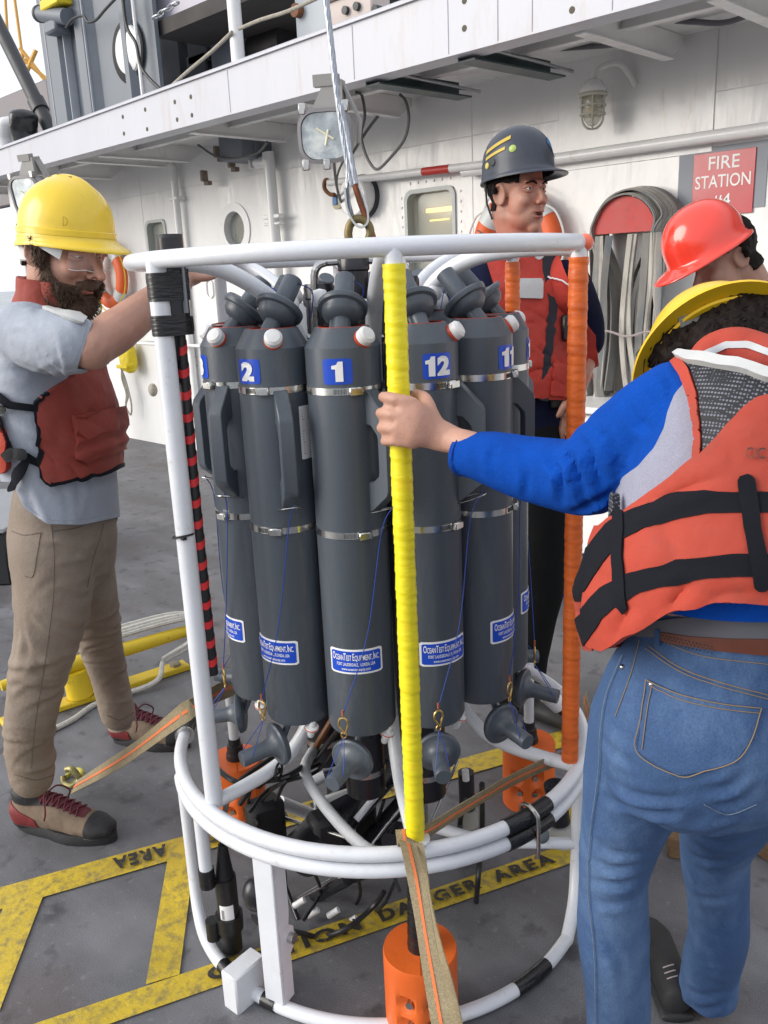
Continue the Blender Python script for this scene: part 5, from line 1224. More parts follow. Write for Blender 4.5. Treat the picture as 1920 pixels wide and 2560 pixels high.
rod('small_sensor', (975, 2105), (1000, 2075), 24, dd=(-.15, -.1), m_=BH, n=20); rod('small_sensor', (1000, 2075), (1020, 2050), 19, dd=(-.1, -.06), m_=WPLAS, n=20)
rod('tall_sensor', (1170, 2060), (1168, 2020), 26, dd=(.05, .05), m_=mat('dull_cream', (.35, .34, .30), .5), n=20); rod('tall_sensor', (1168, 2020), (1165, 1930), 20, dd=(.05, .05), m_=BH, n=20); rod('tall_sensor', (1165, 1950), (1163, 1925), 9, dd=(.02, .02), m_=WPLAS)
rod('tall_sensor', (1165, 2110), (1165, 2190), 27, dd=(.05, .05), m_=BH, n=20)
rod('thin_post', (1065, 1960), (1066, 2120), 4, dd=(-.05, -.05)); rod('thin_post', (1145, 1900), (1075, 2060), 4, dd=(.1, .0))
p = P(640, 2235, DC-.32); part(ct, 'black_dome', M().sphere(p, (pr(p, 34), pr(p, 34), pr(p, 46)), 20, 12), BH)
for (a, b, w_) in (((760, 2260), (870, 2200), 14), ((700, 2180), (745, 2300), 6), ((840, 2210), (960, 2170), 12)):
    rod('sensor_tube', a, b, w_, dd=(-.05, -.15), m_=BH, n=14)
for a in ((735, 2265), (845, 2190), (905, 2175), (770, 2290), (820, 2290), (865, 2310)): rod('white_cable_label', a, (a[0]+26, a[1]-16), 8, dd=(-.16, -.16), m_=PRINT)
GT = mat('taped_cable', (.55, .56, .58), .5, var=.1, scale=30, bump=.003, bscale=30)
part(ct, 'taped_cable', M().tube([P(782, 1878, DC-.05), P(762, 1925, DC-.15), P(790, 1985, DC-.22), P(840, 2050, DC-.3), P(900, 2110, DC-.38), P(960, 2150, DC-.42)], .0125, 10, sub=6), GT)
part(ct, 'brown_hose', M().tube([P(830, 1800, DC), P(800, 1850, DC-.02), P(782, 1885, DC-.05)], .008, 8, sub=6), mat('brown_hose', (.20, .08, .03), .5))
rr = random.Random(9)
for phi, r, z0, z1, w_ in ((-20, .14, .36, .62, .045), (40, .16, .34, .60, .05), (150, .15, .30, .62, .05), (-110, .17, .34, .60, .045)):
    part(ct, 'upright_housing', M().cyl(Rp(phi, r, z0), Rp(phi, r, z1), w_, n=24), BH); part(ct, 'housing_band', M().cyl(Rp(phi, r, z0+.06), Rp(phi, r, z0+.075), w_+.002, n=24), STEEL)
cabs = [[(600, 2010), (640, 1960), (720, 1940), (800, 1880), (850, 1820)], [(640, 2080), (650, 2010), (700, 1960), (790, 1930), (850, 1860)], [(625, 2030), (670, 1975), (760, 1930), (830, 1850)], [(525, 1905), (580, 1950), (640, 1965), (700, 1925)], [(625, 1975), (620, 2020), (645, 2060), (640, 2110)],
        [(640, 2210), (625, 2270), (650, 2310), (700, 2300)], [(710, 2180), (720, 2290), (760, 2340), (850, 2330), (930, 2270), (960, 2230)], [(735, 2340), (800, 2370), (880, 2390)], [(860, 2250), (920, 2280), (960, 2260), (990, 2200)], [(700, 2330), (740, 2330), (850, 2350), (950, 2290)],
        [(780, 2170), (800, 2230), (760, 2300)], [(960, 2000), (940, 2080), (970, 2150), (1000, 2230)], [(1165, 2000), (1150, 2060), (1160, 2160)], [(880, 2150), (900, 2240), (850, 2310)], [(690, 2000), (720, 1950), (800, 1910)], [(1205, 1960), (1205, 2080), (1195, 2200), (1190, 2260)]]
for i, c in enumerate(cabs):
    dd = [DC-.12+rr.uniform(-.12, .1) for _ in c]; part(ct, 'sensor_cable', M().tube([P(*q, d) for q, d in zip(c, dd)], .0042 if i % 3 else .0062, 8, sub=6), BLACK)
rod('pale_bottle_foot', (1400, 2060), (1405, 2110), 32, d=(Rp(100, .5, 0)-CAM)@FH, m_=mat('pale_grey_plastic', (.45, .45, .44), .5), n=20)
rod('dark_cap', (1385, 1960), (1400, 2055), 26, d=(Rp(100, .5, 0)-CAM)@FH, m_=BH, n=20)
rod('white_sensor_tube', (1365, 1735), (1400, 1765), 22, d=(Rp(90, .5, 0)-CAM)@FH, m_=WPLAS, n=20); rod('black_fitting', (1400, 1765), (1425, 1785), 18, d=(Rp(90, .5, 0)-CAM)@FH, m_=BH, n=20); rod('white_sensor_tube', (1425, 1790), (1445, 1825), 12, d=(Rp(88, .5, 0)-CAM)@FH, m_=WPLAS)
for p_, ph in (((650, 1948), 0), ((697, 1928), 0)):
    c = P(*p_, (Rp(-51, .38, .48)-CAM)@FH); solo('cable_tie', M().tube([c+V(math.cos(a), math.sin(a), 0)*0+UP*.018*math.sin(a)+norm(FH+RH*.3)*.018*math.cos(a) for a in np.linspace(0, 2*math.pi, 16, endpoint=False)], .0028, 6, closed=True), BLACK, 'black cable tie on the lower left arm, %s of two' % ('left' if p_[0] == 650 else 'right'), 'cable tie', 'cable ties on the lower arm')

# ---- hoist wire, thimble, shackle and rusty lashing
dh = DC
t = thing('hoist_wire', 'twisted steel hoist wire with thimble eye above the rosette', 'wire rope', P(905, 560, dh))
WIRE = mat('wire_rope', (.40, .43, .48), .38, metal=.65, var=.3, scale=60)
main = smooth_path([P(800, -120, dh), P(822, 60, dh), P(838, 200, dh), P(856, 330, dh), P(868, 400, dh), P(880, 465, dh)], 20)
def strands(par, pts, r, n=6, tw=46, name='strand', m_=WIRE):
    L_ = np.cumsum([0]+[np.linalg.norm(b-a) for a, b in zip(pts[:-1], pts[1:])]); a0, b0 = perp(norm(pts[1]-pts[0]))
    for k in range(n):
        part(par, name, M().tube([p+r*.58*(math.cos(l*tw+2*math.pi*k/n)*a0+math.sin(l*tw+2*math.pi*k/n)*b0) for p, l in zip(pts, L_)], r*.48, 6), m_, smooth=60)
den = []
for a, b in zip(main[:-1], main[1:]): den += [a, (a+b)/2]
strands(t, den+[main[-1]], pr(P(838, 200, dh), 8))
sp = smooth_path([P(846, 262, dh), P(862, 330, dh), P(872, 395, dh), P(885, 460, dh)], 24); strands(t, [p-FH*.004+RH*.004 for p in sp], pr(sp[0], 7))
for pa in ([P(872, 395, dh), P(868, 470, dh), P(878, 530, dh), P(893, 556, dh)], [P(876, 400, dh), P(893, 470, dh), P(912, 520, dh), P(905, 556, dh)]): strands(t, smooth_path(pa, 14), pr(pa[0], 5), n=5)
th_ = [P(862, 470, dh), P(868, 520, dh), P(884, 556, dh), P(903, 568, dh), P(919, 556, dh), P(917, 520, dh), P(898, 466, dh)]
part(t, 'thimble', M().ribbon(smooth_path(th_, 8), FH, .030, .004), STEEL, smooth=60)
t = thing('shackle', 'rusty yellow shackle joining the hoist wire to the frame', 'shackle', P(895, 610, dh))
part(t, 'shackle_bow', M().tube([P(x, y, dh) for x, y in ((878, 612), (871, 590), (874, 565), (886, 550), (899, 547), (914, 554), (925, 572), (924, 592), (912, 614))], .0088, 12, sub=6), mat('old_shackle', (.22, .17, .07), .5, metal=.5, var=.4, scale=60, col2=(.15, .06, .03), c2scale=30))
part(t, 'shackle_pin', M().cyl(P(870, 612, dh), P(926, 614, dh), .008, n=12), RUST)
part(t, 'hoist_link', M().tube([P(884, 610, dh), P(880, 650, dh), P(886, 700, dh), P(898, 700, dh), P(905, 650, dh), P(902, 610, dh)], .007, 10, closed=True, sub=5), GALV)
cable('rusty_lashing', [P(872, 385, dh), P(890, 470, dh), P(915, 545, dh), P(935, 600, dh), P(958, 690, dh), P(975, 760, dh)], .0065, mat('lashing_rust', (.25, .075, .03), .7, var=.3, scale=60), 'rust coloured lashing line running down beside the hoist wire', 6)

# ---- straps
WEB = mat('tan_webbing', (.40, .33, .21), .9, var=.12, scale=40, weave=.0010, col2=(.33, .19, .08), c2amt=.4, c2scale=4, c2lo=.5, c2hi=.7, grain=.25, spec=.1)
WEBO = mat('orange_webbing', (.85, .22, .07), .7, var=.1, weave=.0006)
def strap(name, pts, w, label, side, stripe=True, sub=8, wv=None):
    pp = smooth_path(pts, sub); t = thing(name, label, 'strap', pts[0] if pts[0][2] < pts[-1][2] else pts[-1], 'tan lashing straps holding the frame')
    sd = [side]*len(pp) if not isinstance(side, list) else [norm(np.array([np.interp(i/(len(pp)-1), np.linspace(0, 1, len(side)), [q[k] for q in side]) for k in range(3)])) for i in range(len(pp))]
    part(t, 'webbing', M().ribbon(pp, sd, w, .0018), WEB, smooth=40)
    if stripe:
        nn = []
        for i in range(len(pp)):
            T = norm(pp[min(i+1, len(pp)-1)]-pp[max(i-1, 0)]); s = norm(sd[i]-T*(sd[i]@T)); n = np.cross(T, s); n = n if n@(CAM-pp[i]) > 0 else -n; nn.append(n)
        part(t, 'orange_stripe', M().ribbon([p+n*.0016 for p, n in zip(pp, nn)], sd, w*.17, .001), WEBO, smooth=40)
    return t
a = G(185, 1968, .03); b = P(485, 1765, (Rp(-90, RM, 0)-CAM)@FH-.02); c = P(590, 1712, (Rp(-125, RM, 0)-CAM)@FH)
s1 = strap('lashing_strap', [a, a+(b-a)*.5-UP*.012, b, c], .046, 'tan strap with orange stripe stretched from the deck hook past the white pole', [norm(UP+RH*.9), norm(UP+RH*.5), norm(UP+RH*.3), norm(UP-RH*.2)])
q = G(178, 1960, .0)
hk = M().tube([q+UP*.045-RH*.01+FH*.01, q+UP*.05+RH*.01, q+UP*.02+RH*.03-FH*.01, q+UP*.006+RH*.01-FH*.02, q+UP*.012-RH*.015-FH*.01, q+UP*.03-RH*.02], .010, 10, sub=5)
t = thing('strap_hook', 'worn brass coloured hook fixing the strap to the deck by the boot', 'hook', q)
part(t, 'hook_body', hk, mat('worn_brass', (.30, .27, .12), .4, metal=.7, var=.5, scale=60)); part(t, 'deck_ring', M().tube([q+FH*.02+V(.028*math.cos(a_), .028*math.sin(a_), .010+.012*math.sin(a_)) for a_ in np.linspace(0, 2*math.pi, 16, endpoint=False)], .007, 8, closed=True), mat('yellow_ring', (.45, .40, .05), .5, var=.3, scale=30))
dR = (Rp(72, RM, 0)-CAM)@FH
kn = P(1020, 2110, (Rp(4, RM+.02, 0)-CAM)@FH-.01)
s2 = strap('lashing_strap', [G(1530, 1880, .25)+FH*.3, P(1480, 1868, dR+.1), P(1410, 1892, dR-.02), P(1290, 1945, (Rp(50, .42, 0)-CAM)@FH), P(1160, 2020, (Rp(25, .47, 0)-CAM)@FH), P(1065, 2078, (Rp(8, .50, 0)-CAM)@FH), Rp(5, .515, .50)], .034, 'tan strap crossing the inside of the frame from the yellow pole to the orange pole', norm(UP+RH*.25))
bt1, bt2 = G(1105, 2640, .0), G(1150, 2620, .0)
bt1 = P(1110, 2600, 1.02); bt2 = P(1150, 2600, 1.05)
s3 = strap('lashing_strap', [Rp(4, .50, .50), Rp(4, .535, .485), kn, P(1045, 2220, 1.22), P(1075, 2400, 1.13), bt1, bt1+(bt1-P(1075, 2400, 1.13))*.8], .030, 'tan strap with frayed orange edge hanging from the frame down towards the camera', [norm(RH-UP*.1), norm(RH*.9-FH*.6), norm(RH-FH*.5)])
s4 = strap('lashing_strap', [Rp(6, .50, .50), Rp(6, .538, .48), kn+RH*.012, P(1068, 2240, 1.25), P(1105, 2400, 1.17), bt2, bt2+(bt2-P(1105, 2400, 1.17))*.8], .030, 'tan strap doubled behind the front one, running down right of it', [norm(RH-UP*.1), norm(RH*.3-FH), norm(RH*.3-FH)], stripe=False)

# ---- cleat with white rope, at the left on deck
YC = mat('cleat_yellow', (.70, .50, .02), .45, var=.12, scale=8, col2=(.12, .09, .05), c2amt=.7, c2scale=16, c2lo=.62, c2hi=.68, bump=.001, bscale=60)
a, b = G(5, 1818, 0), G(468, 1668, 0); d = norm(b-a); s = np.cross(UP, d)
t = thing('mooring_cleat', 'long yellow deck cleat with white rope behind the bearded man', 'cleat', (a+b)/2)
L_ = np.linalg.norm(b-a)
part(t, 'base_bar', M().box((a+b)/2+UP*.012, (L_, .070, .022), [d, s, UP], .004), YC)
h0 = P(240, 1700, (G(240, 1730)@FH)); mid = a+d*((G(228, 1740)-a)@d)
for off in (-.04, .05): part(t, 'pedestal', M().cyl(mid+d*off+UP*.03, mid+d*off*1.2+UP*.13, .05, .045, n=18), YC)
z = .15; e0, e1 = mid-d*.30+UP*z, mid+d*.42+UP*(z+.0)
part(t, 'horn', M().tube([e0, e0+d*.1+UP*.004, mid+UP*z, e1-d*.1, e1], [.018, .023, .030, .024, .020], 14, sub=5), YC)
for f_ in (.05, .93): part(t, 'bolt', M().lathe([(.022, 0), (.022, .012), (.010, .014)], a+d*L_*f_+UP*.022, n=8), mat('dull_bolt', (.25, .22, .16), .6) if f_ == .05 else bpy.data.materials['dull_bolt'])
rw = M(); rr = random.Random(4)
for k in range(7):
    x0 = .02+.018*k; cc = mid+d*(.10)+UP*(z+.03+.006*(k % 3))
    rw.tube([cc-d*.27+s*(.05+.01*k)-UP*.03, cc-d*.1+s*(.02+.012*k)+UP*.01, cc+d*.12+s*(.015+.012*k)+UP*.02, cc+d*.28+s*(.01*k)+UP*.02, cc+d*(.34+.004*k)-s*.02+UP*0, cc+d*.30-s*(.05+.004*k)-UP*.05, cc+d*.16-s*(.055)-UP*.10], .0085, 6, sub=5)
rw.tube([cc+d*.16-s*.055-UP*.10, cc+d*.1-s*.10-UP*.15, G(250, 1755, .01), G(180, 1800, .01), G(115, 1830, .01), G(60, 1842, .01)], .010, 8, sub=8)
solo('mooring_rope', rw, ROPEW, 'white mooring rope wound on the yellow cleat with its tail on deck', 'rope')
# dark bin edge at far left
a = G(35, 1440, 0); 
t = thing('dark_deck_box', 'low black steel box with grey lid at the far left edge', 'box', a)
part(t, 'box_side', M().box(a-RH*.55+FH*.3+UP*.14, (1.2, .9, .28), [RH, FH, UP], .01), mat('black_box_paint', (.014, .016, .018), .5)); part(t, 'box_lid', M().box(a-RH*.55+FH*.3+UP*.292, (1.22, .92, .022), [RH, FH, UP], .005), mat('box_lid', (.30, .31, .33), .5))
# timbers at right
TM = mat('weathered_timber', (.17, .10, .05), .8, var=.3, scale=10, stretch=(1, 8, 8), bump=.002, bscale=40)
a, b = G(1700, 2150), G(1690, 2045); d = norm(b-a); s = np.cross(UP, d)
solo('timber_block', M().box((a+b)/2+UP*.03, (np.linalg.norm(b-a), .06, .06), [d, s, UP], .004), TM, 'short brown timber on deck seen between the legs of the woman', 'timber')
a, b = G(1860, 2085), G(1990, 2160); d = norm(b-a); s = np.cross(UP, d)
solo('timber_plank', M().box((a+b)/2+UP*.03, (np.linalg.norm(b-a)*1.6, .10, .06), [d, s, UP], .004), TM, 'brown timber plank on deck at the right edge beyond the jeans', 'timber')
# ================================================================== PEOPLE
from mathutils.bvhtree import BVHTree
def bvh_of(b): return BVHTree.FromPolygons([tuple(p) for p in b[0]], [tuple(map(int, f)) for f in b[1]])
def hit(bv, px, py, lift=0.002):
    r = ray(px, py); r = r/np.linalg.norm(r); h = bv.ray_cast(Vector(CAM), Vector(r), 20)
    if h[0] is None: return None
    n = np.array(h[1]); n = n if n@r < 0 else -n
    return np.array(h[0])+n*lift
def drape_tube(bv, pts, rpx, lift=.001, n=6, sub=8, dash=None):
    out = M(); P2 = smooth_path([V(x, y, 0) for x, y in pts], sub); seg = []
    for i, q in enumerate(P2):
        h = hit(bv, q[0], q[1], lift)
        if h is None: 
            if len(seg) > 2: out.tube(seg, pr(seg[0], rpx), n)
            seg = []; continue
        if seg and np.linalg.norm(h-seg[-1]) > .06:
            if len(seg) > 2: out.tube(seg, pr(seg[0], rpx), n)
            seg = []
        seg.append(h)
    if len(seg) > 2: out.tube(seg, pr(seg[0], rpx), n)
    return out
def folds(v, dirs):            # sum of creases: (point, direction across, width, amplitude, wavelength)
    r = np.zeros(len(v))
    for c, d, w, a, wl in dirs:
        q = v-np.array(c); s = q@norm(d); rr = np.linalg.norm(q, axis=1); k = np.cos(2*math.pi*s/wl+3.2*vnoise(v*7)+1.2*vnoise(v*17)); r += a*.95*(np.sign(k)*np.abs(k)**1.3)*(.45+.75*np.clip(vnoise(v*6+5)+.3, 0, 1))*np.exp(-(rr/w)**2)
    return r
def creases(v, specs, seed=0):
    """irregular sharp folds: (centre, across, along, spread, count, depth, width, length)"""
    rg = np.random.RandomState(seed); r = np.zeros(len(v)); wv = v+.012*np.stack([vnoise(v*13), vnoise(v*13+7), vnoise(v*13+13)], 1)
    for c, ac, al, sp, n, dep, wd, ln in specs:
        ac = norm(ac); al = norm(np.array(al)-ac*(np.array(al)@ac)); c = np.array(c, float)
        near = np.where(np.linalg.norm(wv-c, axis=1) < sp+ln*1.6)[0]
        if len(near) == 0: continue
        q0 = wv[near]-c
        for k in range(n):
            th = rg.normal(0, .38); a2 = ac*math.cos(th)+al*math.sin(th); l2 = al*math.cos(th)-ac*math.sin(th); o = ac*rg.uniform(-sp, sp)+al*rg.normal(0, sp*.35)+rg.normal(0, sp*.5, 3)*.5
            q = q0-o; s_ = (q@a2+.35*(q@l2)**2/ln)/(wd*rg.uniform(.6, 1.5)); l_ = (q@l2)/(ln*rg.uniform(.6, 1.3)); far = np.linalg.norm(q, axis=1)/(ln*1.5)
            g = np.exp(-l_**2-far**2*.6); r[near] += dep*rg.uniform(.5, 1.2)*g*(1.15*np.exp(-(s_-1.0)**2*1.6)-np.exp(-s_**2*2.6)+.35*np.exp(-(s_+1.3)**2))
    return r
def line_folds(b, lines, w, k_=1.6):
    bv = bvh_of(b); v = b[0]; n = normals(b); dsp = np.zeros(len(v))
    for pts, dep in lines:
        P3 = [h for h in (hit(bv, q[0], q[1], 0) for q in smooth_path([V(x, y, 0) for x, y in pts], 4)) if h is not None]
        if len(P3) < 3: continue
        c = np.mean(P3, 0); R0 = max(np.linalg.norm(p-c) for p in P3)+w*4; idx = np.where(np.linalg.norm(v-c, axis=1) < R0)[0]
        if len(idx) == 0: continue
        q = v[idx]; d = np.full(len(q), 9.); tt = np.zeros(len(q)); m_ = len(P3)-1; sg = np.zeros(len(q)); up_ = norm(np.cross(P3[-1]-P3[0], CAM-c))
        for i in range(m_):
            a, e = P3[i], P3[i+1]-P3[i]; k = np.clip(((q-a)@e)/(e@e+1e-9), 0, 1); r = q-(a+k[:, None]*e); dd = np.linalg.norm(r, axis=1); mk = dd < d; d[mk] = dd[mk]; tt[mk] = (i+k[mk])/m_; sg[mk] = (r[mk]@up_)
        x = np.sign(sg)*d/w; dsp[idx] += k_*dep*np.sin(np.pi*np.clip(tt, .02, .98))**.7*(-1.1*np.exp(-x**2*1.6)+1.0*np.exp(-(x-1.35)**2*1.3)+.35*np.exp(-(x+1.5)**2))
    b[0] = v+n*dsp[:, None]; return b
SKIN = mat('skin', (.50, .275, .20), .52, var=.16, scale=14, col2=(.56, .19, .13), c2amt=.35, c2scale=9, c2lo=.5, c2hi=.68, sss=.12, bump=.0006, bscale=220)
SKIN2 = mat('skin_flushed', (.47, .24, .17), .5, var=.12, scale=14, col2=(.50, .13, .09), c2amt=.55, c2scale=7, c2lo=.46, c2hi=.62, sss=.12, bump=.0005, bscale=220)
HAIR = mat('dark_hair', (.011, .007, .006), .6, spec=.12, var=.4, scale=60, stretch=(1, 1, .4), bump=.003, bscale=120)
BEARD = mat('brown_beard', (.105, .062, .040), .75, var=.45, scale=120, bump=.004, bscale=160)
EYEW = mat('eye_white', (.62, .58, .55), .25, var=.02); IRIS = mat('iris_dark', (.03, .025, .02), .15)
LIP = mat('lip', (.38, .12, .10), .4)
def frame_(o, fwd, up, s=1.0):
    f = norm(fwd); l = norm(np.cross(up, f)); u = np.cross(f, l)
    W_ = lambda x, y, z: np.array(o)+s*(x*f+y*l+z*u)
    W_.A = np.array([f, l, u]); W_.o = np.array(o, float); W_.s = s
    W_.inv = lambda v: (np.asarray(v)-np.array(o))@np.array([f, l, u]).T/s
    return W_
def head_prims(m, W, nose=1.0, jaw=1.0, chin=0.0):
    E_ = lambda c, r: m.sphere(W(*c), tuple(q*W.s for q in r), 22, 14, W.A)
    E_((-.015, 0, .045), (.098, .077, .086)); E_((.032, 0, -.002), (.060, .062, .084)); E_((.030, 0, -.065), (.056*jaw, .054*jaw, .048)); E_((.074, 0, -.096), (.022, .024, .020))
    E_((.078, 0, .037), (.018, .050, .011)); E_((.050, 0, -.042), (.040, .047, .046)); E_((.048, .028, -.045), (.030, .024, .040)); E_((.048, -.028, -.045), (.030, .024, .040)); E_((.040, .038, -.030), (.036, .027, .050)); E_((.040, -.038, -.030), (.036, .027, .050)); E_((.062, .036, -.014), (.027, .024, .026)); E_((.062, -.036, -.014), (.027, .024, .026))
    m.limb([W(.084, 0, .026), W(.104, 0, .003), W(.118*nose, 0, -.016)], [.0075*W.s, .0085*W.s, .0115*W.s], 12)
    E_((.102, .012, -.022), (.011, .008, .008)); E_((.102, -.012, -.022), (.011, .008, .008))
    E_((.086, 0, -.049), (.012, .022, .007)); E_((.085, 0, -.062), (.012, .019, .008)); E_((.078, 0, -.05), (.018, .032, .022))
    for s in (-1, 1):
        m.tube([W(-.004+.004*math.cos(q)*0+.017*math.cos(q), s*(.079+.007*math.cos(q-2.6)), .002+.030*math.sin(q)) for q in np.linspace(0, 2*math.pi, 16, endpoint=False)], .0052*W.s, 8, closed=True)
        E_((-.002, s*.074, .0), (.015, .006, .026))
def head_carve(b, W, mouth=.003):
    p = W.inv(b[0]); g = lambda c, w: np.exp(-(((p-np.array(c))/np.array(w))**2).sum(1))
    d = np.zeros(len(p))
    for s in (-1, 1): d -= .0075*g((.085, s*.032, .018), (.03, .016, .010)); d -= .004*g((.002, s*.084, .002), (.008, .012, .014)); d -= .004*g((.112, s*.008, -.028), (.008, .004, .005))
    d -= mouth*g((.10, 0, -.0555), (.02, .020, .0028)); d -= .002*g((.09, 0, -.078), (.02, .02, .006))
    b[0] = b[0]+normals(b)*(d*W.s)[:, None]; return b
def eyes(t, W, squint=.55, look=(1, 0, 0)):
    for s in (-1, 1):
        c = W(.0745, s*.031, .0180); e = part(t, 'eye', M().sphere(c, .0112*W.s, 16, 10), EYEW)
        lk = norm(W(*look)-W(0, 0, 0)); part(e, 'iris', M().sphere(c+lk*.0058*W.s, .0061*W.s, 12, 8), IRIS)
        for zz, dz, r in ((1, .0088, .0064), (-1, -.0088, .0056)):
            lid = M(); lid.loft([(W(.0770, s*(.031-.015), .0180+dz*.35), .0035*W.s, .003*W.s), (W(.0800, s*(.031-.007), .0180+dz*squint*.9), r*W.s*.95, .0055*W.s), (W(.0805, s*.032, .0180+dz*squint), r*W.s, .0058*W.s), (W(.0770, s*(.031+.009), .0180+dz*squint*.9), r*W.s*.95, .0055*W.s), (W(.0705, s*(.031+.017), .0180+dz*.3), .0035*W.s, .003*W.s)], UP, n=12, sub=4)
            part(t, 'eyelid', lid, SKIN if t['skin_mat'] == 1 else SKIN2, smooth=80)
def local_shell(base, W, fieldfn, off, thick, fn=None):
    def g(v, n):
        p = W.inv(v); return np.minimum(fieldfn(p, n), .155-np.linalg.norm(p-np.array([.01, 0, -.02]), axis=1))
    return shell(base, g, off, thick, fn)
def strands_on(v, n, count, ln, w, rng, dirf, jitter=.35):
    m = M(); idx = rng.choice(len(v), count)
    for i in idx:
        p = v[i]; d = norm(dirf(p, n[i])+rng.normal(0, jitter, 3)); s = norm(np.cross(d, n[i]+rng.normal(0, .3, 3))); L_ = ln*(.6+.8*rng.rand()); q = p+d*L_*.5+n[i]*L_*.12; e = p+d*L_
        m.add([p-s*w, p+s*w, q+s*w*.7, q-s*w*.7, e], [(0, 1, 2, 3), (3, 2, 4)])
    return m
def helmet(t, W, col, brim=.045, cr=(.128, .104, .118), zc=.035, back=.010, ridge=.006, drop=.012, rimdrop=lambda a: 0.0, visw=2.5, rough=.25, name='helmet', coat=.4):
    """shell hat: W = head frame; cr = half length, half width, height"""
    N = 72; tops = []; K_ = 16
    def R_(a): return 1/math.sqrt((math.cos(a)/cr[0])**2+(math.sin(a)/cr[1])**2)
    prof = []
    for i in range(K_+1):
        th = (i+.15)/(K_+.15)*math.pi/2; prof.append((math.sin(th)**.92, math.cos(th)**.9 if i < K_ else 0))
    rings = []
    for k, (sr, cz) in enumerate(prof):
        rr = []
        for j in range(N):
            a = 2*math.pi*j/N; r = R_(a)*sr; x, y = r*math.cos(a), r*math.sin(a)
            rg = ridge*math.exp(-(y/.016)**2)*min(1, cz*3+.0) if abs(x) < cr[0] else 0
            rr.append(W(x*(1+rg*.4/.1*0), y, zc+cr[2]*cz+rg*(.5+.5*cz)+rimdrop(a)*(1-cz)))
        rings.append(rr)
    def out(e, dz, rr0=0):
        rr = []
        for j in range(N):
            a = 2*math.pi*j/N; c = max(0, math.cos(a)); b = back+(brim-back)*c**visw; r = R_(a)+b*e+rr0
            rr.append(W(r*math.cos(a), r*math.sin(a), zc+rimdrop(a)+dz-drop*e*(c**visw)-.004*e))
        return rr
    rings += [out(0, -.012, .002), out(0, -.018, .004), out(.35, -.022), out(.75, -.026), out(1, -.029), out(1.03, -.032), out(1, -.035), out(.7, -.032), out(.3, -.028), out(0, -.026, -.002)]
    inner = []
    for k, (sr, cz) in reversed(list(enumerate(prof))):
        rr = []
        for j in range(N):
            a = 2*math.pi*j/N; r = (R_(a)-.004)*sr; rr.append(W(r*math.cos(a), r*math.sin(a), zc+(cr[2]-.004)*cz+rimdrop(a)*(1-cz)))
        inner.append(rr)
    h = part(t, name, M().rings(rings+inner), col, smooth=50)
    return h, R_
def fingers_hand(m, wrist, knuck, across, nrm, curl, r=.0085, thumb=None, spread=1.0, ln=(.040, .025, .020)):
    """adds palm and five fingers; across = from little finger to index; nrm = back of the hand"""
    wrist = np.array(wrist); knuck = np.array(knuck); d = norm(knuck-wrist); a = norm(across-d*(across@d)); n = norm(nrm-d*(nrm@d)-a*(nrm@a))
    m.loft([(wrist-d*.02, .026, .020), (wrist, .026, .019), (wrist+(knuck-wrist)*.5, .036, .018), (knuck-d*.004, .040, .0135)], a, n=20)
    for i, (off, l) in enumerate(((-.031, .80), (-.0105, .95), (.0105, 1.0), (.031, .93))):
        p = knuck+a*off*spread-d*(.004 if i in (1, 2) else .009); ang = 0; pts = [p-d*.012, p]; cur = d
        for L_, cu in zip(ln, curl if not isinstance(curl[0], (tuple, list)) else curl[i]):
            ang += cu; cur = d*math.cos(ang)-n*math.sin(ang); pts.append(pts[-1]+cur*L_*l)
        m.limb(pts, [r*1.05*(1 if i else .88)]*3+[r*.92*(1 if i else .88), r*.78*(1 if i else .88)], 12, sub=4)
    if thumb is not None: m.limb([wrist+(knuck-wrist)*.3+a*.022]+[np.array(q) for q in thumb], [r*1.45, r*1.25, r*1.1, r*.85][:len(thumb)+1], 12, sub=4)
VESTO = mat('vest_orange_red', (.43, .048, .024), .72, var=.14, scale=6, col2=(.20, .045, .03), c2amt=.6, c2scale=7, c2lo=.54, c2hi=.70, bump=.002, bscale=28, weave=.0002, bump2=.008, b2scale=9)
VESTD = mat('vest_faded_red', (.31, .050, .034), .75, var=.16, scale=6, col2=(.10, .03, .03), c2amt=.6, c2scale=6, c2lo=.5, c2hi=.68, bump=.002, bscale=28, bump2=.008, b2scale=9)
WEBB = mat('black_webbing', (.010, .011, .016), .75, spec=.15, var=.15, scale=20, weave=.0004)
REFL = mat('vest_reflective', (.52, .53, .52), .4, var=.08, scale=20, bump=.0006, bscale=60)
TEE = mat('pale_grey_tee', (.34, .37, .43), .85, var=.08, scale=20, bump=.0008, bscale=90, bump2=.008, b2scale=11, grain=.06)
KHAKI = mat('tan_jeans', (.235, .185, .145), .85, var=.14, scale=9, col2=(.30, .26, .22), c2amt=.5, c2scale=5, bump=.0008, bscale=160, bump2=.006, b2scale=12, grain=.10)
DENIM = mat('blue_denim', (.038, .088, .205), .85, var=.18, scale=5, col2=(.13, .21, .35), c2amt=.65, c2scale=5, c2lo=.48, c2hi=.68, stretch=(1, 1, .55), bump=.0006, bscale=300, bump2=.006, b2scale=9, grain=.16)
BLUES = mat('royal_blue_knit', (.004, .058, .34), .95, var=.14, scale=18, spec=.1, bump=.0008, bscale=160, bump2=.006, b2scale=12, grain=.10)
NAVY = mat('navy_cloth', (.008, .011, .034), .9, spec=.15, var=.2, scale=12, bump=.001, bscale=100, bump2=.008, b2scale=10)
DARKT = mat('dark_trousers', (.010, .011, .012), .9, spec=.15, var=.25, scale=10, bump=.001, bscale=100, bump2=.008, b2scale=9)
RUBS = mat('sole_rubber', (.018, .018, .020), .6, var=.2, scale=30, bump=.001, bscale=90)
